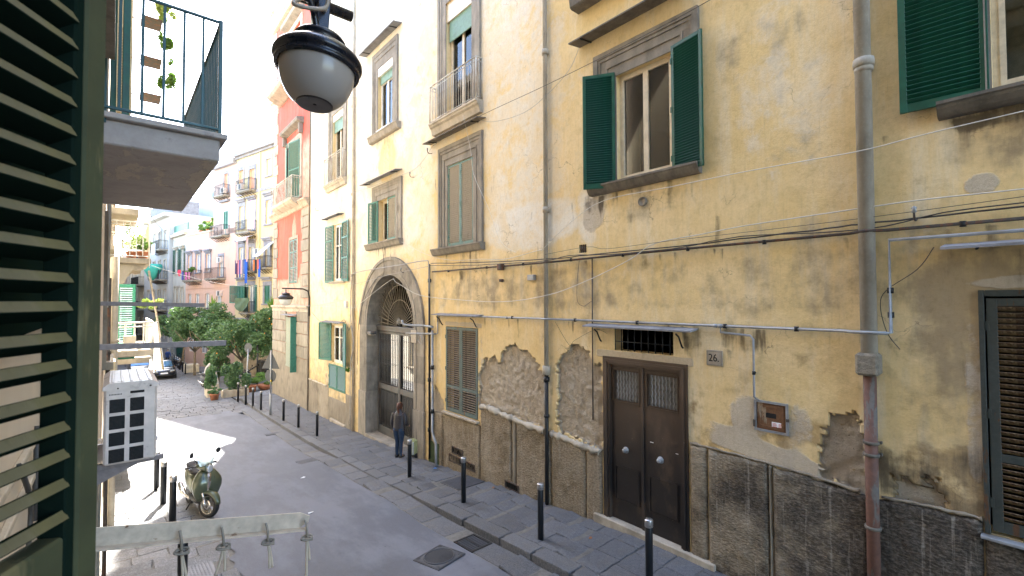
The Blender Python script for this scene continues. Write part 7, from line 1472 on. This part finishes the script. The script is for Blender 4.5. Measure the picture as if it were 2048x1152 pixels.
# ------------------------------------------------------------------ cars
def car(name, label, paint, cat='car', L=3.95, Wd=1.68, Hh=1.45):
    t = thing(name, label, cat, (0, 0, 0)); x = lambda u: u*L; h = Wd/2
    # body side profile rings along the length: (pos, z bottom, z belt, half width)
    m = MB(); st = [(-.5, .38, .62, .74), (-.485, .28, .80, .80), (-.42, .22, .92, .97), (-.25, .20, .97, 1.0), (0, .20, .96, 1.0), (.2, .20, .93, 1.0), (.30, .21, .88, .98), (.42, .24, .76, .93), (.475, .28, .66, .84), (.5, .38, .55, .70)]
    m.rings([[Vector((x(u), s*h*w*k, z)) for s, k, z in ((-1, .80, zb), (-1, 1, zb+.14), (-1, 1.0, (zb+zt)/2+.04), (-1, .93, zt-.04), (-1, .72, zt), (1, .72, zt), (1, .93, zt-.04), (1, 1.0, (zb+zt)/2+.04), (1, 1, zb+.14), (1, .80, zb))] for u, zb, zt, w in st]); m.build('body', paint, t)
    m = MB(); gs_ = [(-.47, .90, .84, .0), (-.40, 1.32, .80, 1), (-.28, 1.42, .78, 1), (-.05, Hh, .78, 1), (.06, 1.41, .78, 1), (.235, .90, .86, 0)]
    m.rings([[Vector((x(u), s*h*wb*(kk), z)) for s, kk, z in ((-1, 1.0, .90), (-1, .90, zt-.03*on), (-1, .75, zt), (1, .75, zt), (1, .90, zt-.03*on), (1, 1.0, .90))] for u, zt, wb, on in gs_]); m.build('cabin', paint, t)
    wg = plain('car_glass', (.10, .20, .34), .05, .5, .1, bump=0)
    m = MB(); m.add([(x(.225), -h*.74, .945), (x(.225), h*.74, .945), (x(.075)+.02, h*.62, 1.37), (x(.075)+.02, -h*.62, 1.37)], [(0, 1, 2, 3)]); vs = [(v[0]+.025, v[1], v[2]+.012) for v in m.v]; m.v = vs; m.build('windscreen', wg, t, fix=False)
    for s in (-1, 1): m = MB(); m.add([(x(.19), s*h*.865, .95), (x(-.38), s*h*.85, .97), (x(-.33), s*h*.745, 1.33), (x(.055), s*h*.745, 1.36)], [(0, 1, 2, 3)]); m.build('side_window', wg, t, fix=False)
    for s in (-1, 1):
        m = MB(); m.rings([[Vector((x(.478), s*h*a, z)) for a, z in ((.45, .60), (.80, .62), (.86, .72), (.50, .70))], [Vector((x(.492), s*h*a, z)) for a, z in ((.47, .61), (.74, .63), (.76, .70), (.52, .69))]], smooth=False); m.build('headlight', M_lens, t)
        m = MB(); m.bbox(x(.17), x(.20)+.06, s*h*1.0, s*h*1.16, .93, 1.05, .03); m.build('mirror', paint, t)
        m = MB(); m.bbox(x(-.5)-.005, x(-.49), s*h*.55, s*h*.76, .62, .85, .02); m.build('tail_light', plain('red_lens', (.4, .02, .01), .2, bump=0), t)
    m = MB(); m.bbox(x(.5)-.02, x(.5)+.006, -h*.42, h*.42, .56, .66, .01); m.bbox(x(.5)-.02, x(.5)+.008, -h*.5, h*.5, .30, .40, .01); m.build('grille', M_blackp, t)
    m = MB(); m.bbox(x(.5)+.008, x(.5)+.02, -.26, .26, .43, .54, .004); m.build('number_plate', plain('plate_white', (.75, .77, .8), .5, bump=0), t); m = MB(); m.bbox(x(.5)+.008, x(.5)+.021, -.27, -.22, .43, .54, .002); m.build('plate_band', plain('plate_blue', (.03, .08, .4), .5, bump=0), t)
    for px_ in (.31, -.32):
        for s in (-1, 1):
            M_ = Matrix.Translation((x(px_), s*(h-.10), .30)) @ Matrix.Rotation(R(90), 4, 'X'); m = MB(); m.lathe([(.18, -.09), (.28, -.10), (.30, -.06), (.30, .06), (.28, .10), (.18, .09)], n=24, M=M_, cap=False); o = m.build('wheel', M_tyre, t); m = MB(); m.lathe([(.01, -.03), (.19, -.04), (.19, .04), (.01, .03)], n=16, M=M_); m.build('rim', M_alu, o)
    return t
c1 = car('parked_car', 'black hatchback facing us with lit up blue reflections on its windscreen', carpaint('black_car_paint', (.012, .014, .02))); c1.location = (3.1, 48.2, zr(48.2)); c1.rotation_euler = (0, slope(48, zr), R(-92))
for i, (x, y, pm, lab, hd, sc_) in enumerate(((1.7, 52.5, M_blk, 'dark car behind the yellow green climber', -90, 1), (2.6, 58.5, M_bluep, 'blue car waiting behind the black hatchback', -90, 1.05), (2.4, 66, M_silver, 'light grey van like car farther down the street', -90, 1.25), (1.6, 74, M_bluep, 'small blue car farthest down the street', -90, 1))):
    c = copy_tree(c1); c['label'] = lab; c.location = (x, y, zr(y)); c.rotation_euler = (0, slope(y, zr), R(hd)); c.scale = (sc_,)*3; c['group'] = 'cars queued down the street'
    for ch in c.children:
        if ch.name.split('.')[0] in ('body', 'cabin', 'mirror'): ch.data = ch.data.copy(); ch.data.materials[0] = pm
# ------------------------------------------------------------------ woman at the gate
def skin(name, verts, edges, radii, mat, parent, sub=2, root=0, flat=None):
    me = bpy.data.meshes.new(name); me.from_pydata([tuple(v) for v in verts], edges, []); o = bpy.data.objects.new(name, me); link(o, parent)
    md = o.modifiers.new('skin', 'SKIN'); md.use_smooth_shade = True
    for i, r in enumerate(radii): me.skin_vertices[0].data[i].radius = r if hasattr(r, '__len__') else (r, r)
    me.skin_vertices[0].data[root].use_root = True; ms = o.modifiers.new('sub', 'SUBSURF'); ms.levels = sub; ms.render_levels = sub
    dg = bpy.context.evaluated_depsgraph_get(); dg.update(); m2 = bpy.data.meshes.new_from_object(o.evaluated_get(dg)); o.modifiers.clear(); o.data = m2; m2.name = name; m2.materials.clear(); m2.materials.append(mat); m2.polygons.foreach_set('use_smooth', [True]*len(m2.polygons)); return o
wm = thing('person', 'woman with auburn ponytail in a dark quilted jacket and jeans standing at the gate', 'person', (6.80, 13.35, g(13.35)))
M_skin = plain('skin', (.55, .33, .24), .6, bump=0); M_hair = plain('auburn_hair', (.10, .038, .02), .5, .35, sc=60, bump=.3); M_jean = plain('dark_jeans', (.025, .045, .085), .85, .25, sc=40); M_shoe = plain('black_shoes', (.015, .014, .014), .6)
def quilt():
    t = NT('quilted_jacket'); f = t.noise(30, 4); c = t.ramp(f, (.3, (.018, .016, .019)), (.7, (.040, .035, .040))); return t.fin(c, .42, t.bump(f, .2, .004))
# facing: towards the gate (+X, slightly -Y), local x = right, y = forward
V = Vector; K = []
bv = [V((0, 0, .90)), V((0, .005, 1.05)), V((0, .01, 1.22)), V((0, .01, 1.36)), V((0, .02, 1.43)), V((0, .035, 1.49)),  # pelvis..neck,head base
      V((.09, 0, .84)), V((.095, .01, .48)), V((.10, -.01, .09)), V((.10, .10, .03)), V((-.09, 0, .84)), V((-.095, .03, .48)), V((-.10, .02, .09)), V((-.10, .13, .03)),
      V((.16, .01, 1.34)), V((.23, .02, 1.08)), V((.19, .20, .98)), V((-.16, .01, 1.34)), V((-.24, .0, 1.08)), V((-.25, .09, .86))]
be = [(0, 1), (1, 2), (2, 3), (3, 4), (4, 5), (0, 6), (6, 7), (7, 8), (8, 9), (0, 10), (10, 11), (11, 12), (12, 13), (3, 14), (14, 15), (15, 16), (3, 17), (17, 18), (18, 19)]
br_ = [(.15, .11), (.13, .10), (.14, .10), (.10, .07), .05, .048, (.085, .09), .058, .04, .035, (.085, .09), .058, .04, .035, .055, .042, .03, .055, .042, .03]
# head, a shaped loft joined to the body as its own chain of rings
hm = MB(); HC = V((0, .055, 1.575)); prof = [(-.125, .045, .05, .02), (-.10, .055, .066, .022), (-.06, .064, .082, .012), (-.01, .072, .094, .0), (.04, .075, .098, -.004), (.085, .066, .085, -.008), (.11, .045, .058, -.01), (.122, .012, .015, -.01)]
def wrap(o): o.rotation_euler = (0, 0, R(-62)); return o
body = skin('body', bv, be, br_, M_skin, wm); wrap(body)
hm.rings([[HC+V((rx*math.cos(a*.3142), ry*math.sin(a*.3142)+dy, z)) for a in range(20)] for z, rx, ry, dy in prof])
hm.lathe([(.001, .0), (.016, .0), (.010, .03), (.002, .045)], (0, 0, 0), 8, Matrix.Translation(HC+V((0, .108, -.035))) @ Matrix.Rotation(R(-12), 4, 'X'))
for s in (-1, 1): hm.lathe([(.002, -.008), (.018, 0), (.002, .008)], (0, 0, 0), 10, Matrix.Translation(HC+V((s*.074, .0, -.01))) @ Matrix.Rotation(R(90), 4, 'Y') @ Matrix.Diagonal((1.5, 1, 1, 1)))
wrap(hm.build('head', M_skin, wm, loc=None)); me_h = None
q = MB()
for s in (-1, 1): q.lathe([(.001, -.006), (.010, 0), (.001, .006)], (0, 0, 0), 8, Matrix.Translation(HC+V((s*.03, .092, .0))))
eyes = q.build('eyes', M_shoe, wm); q = MB(); q.bbox(-.022, .022, .088, .096, -.075, -.067, .003, Matrix.Translation(HC)); lips = q.build('mouth', plain('lips', (.4, .12, .1), .5, bump=0), wm)
hr = MB(); hr.rings([[HC+V((rx*1.13*math.cos(a*.3142), (ry*1.12*math.sin(a*.3142) if math.sin(a*.3142) < .35 else ry*cut*math.sin(a*.3142))+dy-.008, z+.012)) for a in range(20)] for z, rx, ry, dy, cut in ((-.075, .060, .075, -.01, .2), (-.04, .066, .088, .0, .35), (.0, .074, .096, 0, .6), (.05, .077, .100, -.004, 1.0), (.09, .068, .088, -.008, 1.08), (.115, .045, .06, -.01, 1.1), (.128, .01, .015, -.01, 1.1))])
hr.tube(smoothpts([HC+V((0, -.10, .05)), HC+V((.01, -.145, .02)), HC+V((.025, -.145, -.08)), HC+V((.035, -.115, -.18)), HC+V((.03, -.11, -.23))], 4), [.022, .03, .036, .038, .037, .036, .035, .034, .032, .03, .028, .025, .022, .018, .013, .009, .004], 10); hair = hr.build('hair', M_hair, wm)
q = MB(); q.lathe([(.024, -.012), (.036, 0), (.024, .012)], (0, 0, 0), 10, Matrix.Translation(HC+V((0, -.112, .042))) @ Matrix.Rotation(R(80), 4, 'X')); band_ = q.build('hair_band', M_shoe, wm)
jk = MB(); rg = []; n = 24; zz = .86
while zz < 1.46:
    u = (zz-.86)/.60; w = .205-.03*math.sin(u*3.0)*.6 if u < .75 else .20-(u-.75)*.46; dpt = .135-.01*u if u < .8 else .125-(u-.8)*.28; puff = 1+.05*abs(math.sin(u*math.pi*11))
    rg.append([V((w*puff*math.cos(2*math.pi*k/n), dpt*puff*math.sin(2*math.pi*k/n)+.008+.01*u, zz)) for k in range(n)]); zz += .0115
jk.rings(rg); jk.rings([[V((.066*s_*math.cos(2*math.pi*k/n), .062*s_*math.sin(2*math.pi*k/n)+.025, z)) for k in range(n)] for z, s_ in ((1.42, 1.25), (1.46, 1.08), (1.505, 1.02), (1.51, .9))])
def sleeve(P, r0, r1):
    S_ = smoothpts(P, 10); rr = [(r0+(r1-r0)*k/(len(S_)-1))*(1+.07*abs(math.sin(k*.95))) for k in range(len(S_))]; jk.tube(S_, rr, 14)
sleeve([V((.150, .012, 1.375)), V((.205, .015, 1.30)), V((.245, .02, 1.08)), V((.215, .14, 1.0))], .070, .050); sleeve([V((-.150, .012, 1.375)), V((-.205, .01, 1.30)), V((-.255, 0, 1.09)), V((-.262, .07, .90))], .070, .050); jacket = jk.build('jacket', quilt(), wm)
tr = MB(); 
def legl(s, kx): 
    rg = [[V((s*.085+rx*math.cos(2*math.pi*k/16), y+ry*math.sin(2*math.pi*k/16), z)) for k in range(16)] for z, rx, ry, y in ((.93, .105, .125, .0), (.82, .10, .12, -.01), (.70, .088, .10, .0), (.50, .066, .072, .01+kx), (.46, .063, .068, .01+kx), (.30, .060, .066, -.008+kx), (.12, .050, .054, -.005+kx*.8), (.085, .053, .057, kx*.8))]
    tr.rings(rg)
legl(1, -.01); legl(-1, .025); tr.rings([[V((.185*f*math.cos(2*math.pi*k/20), .13*f*math.sin(2*math.pi*k/20), z)) for k in range(20)] for z, f in ((.84, .88), (.90, 1), (.98, .95))]); jeans = tr.build('jeans', M_jean, wm)
sh_ = MB()
for s, kx in ((1, -.01), (-1, .02)): sh_.rings([[V((s*.09+hw*math.cos(2*math.pi*k/14), y, .045+hh*math.sin(2*math.pi*k/14) if math.sin(2*math.pi*k/14) > 0 else .045+.042*math.sin(2*math.pi*k/14))) for k in range(14)] for y, hw, hh in ((-.075+kx, .02, .03), (-.06+kx, .042, .07), (0+kx, .046, .075), (.06+kx, .048, .05), (.13+kx, .042, .035), (.165+kx, .02, .015))])
shoes = sh_.build('shoes', M_shoe, wm)
def hand(w, d, s):
    d = V(d).normalized(); u = d.cross(V((0, 0, 1))).normalized(); b = u.cross(d); m = MB(); M_ = Matrix(((d.x, u.x, b.x, w[0]), (d.y, u.y, b.y, w[1]), (d.z, u.z, b.z, w[2]), (0, 0, 0, 1)))
    m.rings([[M_ @ V((x, hw*math.cos(a*.5236), hh*math.sin(a*.5236))) for a in range(12)] for x, hw, hh in ((-.02, .026, .02), (.02, .034, .017), (.065, .040, .014), (.085, .038, .011))])
    for i, (yy, L) in enumerate(((-.028, .062), (-.010, .072), (.010, .068), (.027, .052))): m.tube([M_ @ V((.075, yy, 0)), M_ @ V((.075+L*.5, yy*1.05, -.008)), M_ @ V((.075+L*.85, yy*1.05, -.028)), M_ @ V((.075+L*.95, yy*1.05, -.045))], [.0095, .009, .008, .005], 8)
    m.tube([M_ @ V((.015, -s*.028, -.004)), M_ @ V((.05, -s*.052, -.014)), M_ @ V((.075, -s*.050, -.026))], [.012, .010, .006], 8); return m.build('hand', M_skin, wm)
h1 = hand((.205, .17, .985), (-.25, .9, -.2), 1); h2 = hand((-.262, .085, .875), (0, .3, -1), -1)
for o in (eyes, lips, hair, band_, jacket, jeans, shoes, h1, h2): wrap(o)
for o in wm.children:   # these were drawn round the figure's own origin
    if o is not body:
        off = ORG[wm.name]; me = o.data; me.transform(Matrix.Translation(off)); 
t = thing('trolley_bag', 'pale yellow green shopping trolley bag standing before the woman', 'bag', (7.1, 13.08, g(13))); x, y, z = 7.1, 13.08, g(13.08); m = MB(); m.bbox(x-.02, x+.14, y-.15, y+.13, z+.08, z+.55, .03); m.build('bag', plain('lime_fabric', (.33, .34, .15), .8), t); m = MB(); m.bbox(x-.06, x+.02, y-.14, y+.06, z+.10, z+.50, .02); m.build('front_pocket', plain('greyish_fabric', (.42, .42, .36), .8), t)
m = MB(); m.tube([(x+.1, y-.1, z+.08), (x+.12, y-.1, z+.95), (x+.12, y+.1, z+.95), (x+.1, y+.1, z+.08)], .010, 6); m.build('handle', M_ironblack, t); m = MB()
for s in (-.15, .13): m.lathe([(.01, -.015), (.07, -.015), (.07, .015), (.01, .015)], (0, 0, 0), 14, Matrix.Translation((x+.08, y+s, z+.07)) @ Matrix.Rotation(R(90), 4, 'X'))
m.build('wheels', M_tyre, t)
# ------------------------------------------------------------------ laundry, awnings, small lives far away
def cloth(name, label, F, s0, s1, z0, z1, d, mat, cat='laundry', group=None):
    m = MB(); n = 6; vs = [F.pt(s0+(s1-s0)*k/n, d+.04*math.sin(k*2.3), z) for z in (z1, (z0+z1)/2, z0+rnd.uniform(-.05, .05)) for k in range(n+1)]; m.add(vs, [(j*(n+1)+k, j*(n+1)+k+1, (j+1)*(n+1)+k+1, (j+1)*(n+1)+k) for j in (0, 1) for k in range(n)], True); o = m.build(name, mat, fix=False); return tag(o, label, cat, group)
def cm(n, c): return plain(n, c, .9, 0, .1, bump=0)
cols = [('navy', (.04, .05, .14)), ('plum', (.10, .03, .06)), ('rose', (.55, .20, .25)), ('indigo', (.05, .07, .25)), ('pale_pink', (.6, .35, .36)), ('grey', (.20, .20, .24)), ('slate_blue', (.07, .12, .28)), ('royal_blue', (.02, .10, .45))]
s = 3.95
for i, (nm, c) in enumerate(cols): w = .26 if i < 7 else .42; cloth('garment', nm.replace('_', ' ')+' garment on the laundry line of the yellow house', F1, s-w, s-.02, 3.2-(.45 if i % 2 else .2)-(.6 if i == 7 else 0)-.5, 3.85, .82, cm(nm+'_cloth', c), group='laundry on the yellow house'); s -= w
for nm, c, a, b, z in (('orange', (.75, .20, .05), .62, .85, 3.0), ('black', (.02, .02, .025), .2, .6, 2.7), ('coral', (.65, .15, .10), -.1, .18, 3.1), ('bright_blue', (.02, .12, .5), -.35, -.05, 2.4)): cloth('garment', nm.replace('_', ' ')+' garment hanging at the right window of the yellow house', F1, a, b, z-.25, 3.75, .7, cm(nm+'_cloth2', c), group='laundry at the right window')
m = MB(); P = [F1.pt(3.5, .1, 6.2), F1.pt(1.6, .1, 6.2), F1.pt(1.6, 1.0, 5.85), F1.pt(3.5, 1.0, 5.85)]; m.add(P, [(0, 1, 2, 3)]); m.add([P[3], P[2], P[2]-V((0, 0, .25)), P[3]-V((0, 0, .25))], [(0, 1, 2, 3)]); tag(m.build('awning', cm('pale_awning_cloth', (.75, .68, .66)), fix=False), 'pale awning over the laundry balcony of the yellow house', 'awning')
for a in (3.5, 1.6): cloth('awning_curtain', ('left' if a > 2 else 'right')+' rose curtain drawn under the pale awning', F1, a-.12, a+.12, 3.6, 5.9, .9, cm('rose_curtain', (.50, .32, .30)), 'curtain')
m = MB(); m.add([F1.pt(-.4, .05, 5.2), F1.pt(-1.6, .05, 5.4), F1.pt(-1.6, 1.5, 3.9), F1.pt(-.1, 1.3, 3.9)], [(0, 1, 2, 3)]); tag(m.build('sun_sail', cm('pale_blue_cloth', (.55, .62, .72)), fix=False), 'pale blue sail awning at the right window of the yellow house', 'awning')
m = MB(); n = 10; vs = []
for j in range(7):
    for k in range(n+1): u = k/n; q = F1.pt(3.9-2.5*u+.3*j/6, .78+.06*math.sin(u*9+j), .28-1.25*(j/6)*(.6+.4*math.sin(u*3.1))-.25*u*0); vs.append(q)
m.add(vs, [(j*(n+1)+k, j*(n+1)+k+1, (j+1)*(n+1)+k+1, (j+1)*(n+1)+k) for j in range(6) for k in range(n)], True); tag(m.build('tarpaulin', cm('olive_tarpaulin', (.12, .17, .09)), fix=False), 'olive green tarpaulin draped over the low balcony of the yellow house', 'tarpaulin')
cloth('bedsheet', 'pink patterned sheet hung at the edge of the red house', F1, -2.2, -1.15, 6.2, 8.6, 2.2, cm('pink_cloth', (.80, .40, .60)))
m = MB(); hp = [(0, -.42), (.35, -.02), (.36, .22), (.2, .34), (0, .20), (-.2, .34), (-.36, .22), (-.35, -.02)]; T = F3; m.prism(hp, lambda a, b, tt: tuple(F3.pt(16.0+a, .95+tt, 3.1+b)), 0, .05); tag(m.build('heart_cushion', cm('red_cloth', (.75, .03, .07))), 'red heart hanging on the balcony of the pink house', 'decoration')
for a, b, c, nm in ((15.1, 15.5, (.05, .07, .25), 'navy'), (14.2, 14.6, (.5, .12, .25), 'magenta'), (13.5, 13.8, (.55, .2, .3), 'pink')): cloth('garment', nm+' garment on the balcony with the red heart', F3, a, b, 2.3, 3.2, .9, cm(nm+'_cloth3', c))
p = F3.pt(13.4, .9, 3.3); t_ = thing('flower_box', 'leafy flower box on the balcony with the red heart', 'plant', p); leaves_mesh(clumps(p, (.5, .5, .25), 6, 81), 350, .15, 81).build('foliage', M_leaf2, t_, fix=False)
def farac(label, F, s, z, d=.0): p = F.pt(s, d, z); t = thing('air_conditioner', label, 'air conditioner', p); m = MB(); m.bbox(s-.4, s+.4, d, d+.3, z, z+.55, .02, F.M); m.build('casing', M_ac, t); m = MB(); m.bbox(s-.32, s+.12, d+.3, d+.31, z+.06, z+.5, .005, F.M); m.build('fan_grille', M_irongrey, t)
farac('air conditioner at the pale pink house balcony', F2, 7.4, 10.75, .3); farac('white air conditioner between laundry and sail awning', F1, 1.3, 4.3); farac('air conditioner on the upper balcony of the yellow house', F1, 3.8, 10.6, .35); farac('air conditioner beside the rusty railed balcony', F3, 8.6, 3.9); farac('air conditioner low on the peach house', F3, 8.6, .5); farac('air conditioner under the low window of the peach house', F3, 12.6, -1.7)
def netting(): pass
m = MB(); m.lathe([(.9, 0), (.95, -.5), (.5, -1.4), (.1, -1.9)], tuple(F6.pt(1.5, 1.2, 4.4)), 10); tag(m.build('green_net', cm('turquoise_net', (.06, .42, .33))), 'turquoise cloth bundled under a balcony of the white house', 'cloth')
for i, (s_, z, c, nm) in enumerate(((2.2, 5.6, (.75, .75, .75), 'white'), (3.2, 7.6, (.7, .72, .75), 'pale grey'), (2.8, -.4, (.2, .25, .4), 'blue'))): cloth('garment', nm+' sheet drying on the white house', F6, s_-.7, s_+.7, z, z+1.3, 1.0, cm('sheet_%d' % i, c))
m = MB(); m.lathe([(1.2, 0), (.05, .45)], (4.1, 62, zr(62)+2.1), 8, cap=False); m.tube([(4.1, 62, zr(62)), (4.1, 62, zr(62)+2.5)], .03, 6); tag(m.build('parasol', cm('grey_parasol', (.45, .42, .45))), 'closed grey parasol over the far pavement tables', 'parasol')
def farperson(label, x, y, top, bot, s=1.):
    z = zr(y); t = thing('person', label, 'person', (x, y, z)); m = MB(); m.rings([[V((x+rx*math.cos(a*.6283)*s, y+ry*math.sin(a*.6283)*s, z+zz*s)) for a in range(10)] for zz, rx, ry in ((.8, .17, .12), (1.0, .15, .11), (1.3, .20, .12), (1.42, .16, .10), (1.47, .06, .06))])
    for q in (-1, 1): m.tube([(x+q*.2, y, z+1.38), (x+q*.25, y-.05, z+1.1), (x+q*.22, y-.2, z+.92)], [.055, .045, .035], 8)
    m.build('shirt', cm('shirt_%s' % label[:9].replace(' ', '_'), top), t); m = MB()
    for q in (-1, 1): m.tube([(x+q*.09, y, z+.85), (x+q*.1, y-.06, z+.45), (x+q*.1, y+.05, z+.05)], [.09, .06, .045], 8)
    m.build('trousers', cm('trousers_%s' % label[:9].replace(' ', '_'), bot), t); m = MB(); m.lathe([(.01, -.12), (.07, -.07), (.095, 0), (.08, .08), (.01, .12)], (x, y, z+1.62), 10); m.build('head', M_skin, t); m = MB(); m.lathe([(.10, 0), (.095, .07), (.01, .13)], (x, y+.01, z+1.62), 10, cap=False); m.build('hair', M_shoe, t)
farperson('pedestrian in a grey top walking far down the street', 2.9, 70, (.35, .36, .4), (.08, .09, .12)); farperson('black haired pedestrian in the middle of the far street', 2.6, 80, (.15, .15, .18), (.06, .06, .08)); farperson('blue shirted pedestrian by the far parked scooters', 4.5, 64, (.08, .15, .4), (.05, .05, .06))
m = MB(); m.bbox(4.8, 5.9, 50.6, 51.6, zr(51), zr(51)+.75, .05); tag(m.build('table_with_cloth', cm('cream_tablecloth', (.68, .62, .52))), 'cream covered table on the far pavement', 'table')
for i, (x, y, lab) in enumerate(((4.75, 49.5, 'first short black bollard beyond the trees'), (4.8, 52.2, 'second short black bollard beyond the trees'), (4.85, 55.0, 'third short black bollard beyond the trees'))): o = copy_tree(b0); o.location = (x, y, zr(y)); o['label'] = lab; o['group'] = 'bollards of the far pavement'
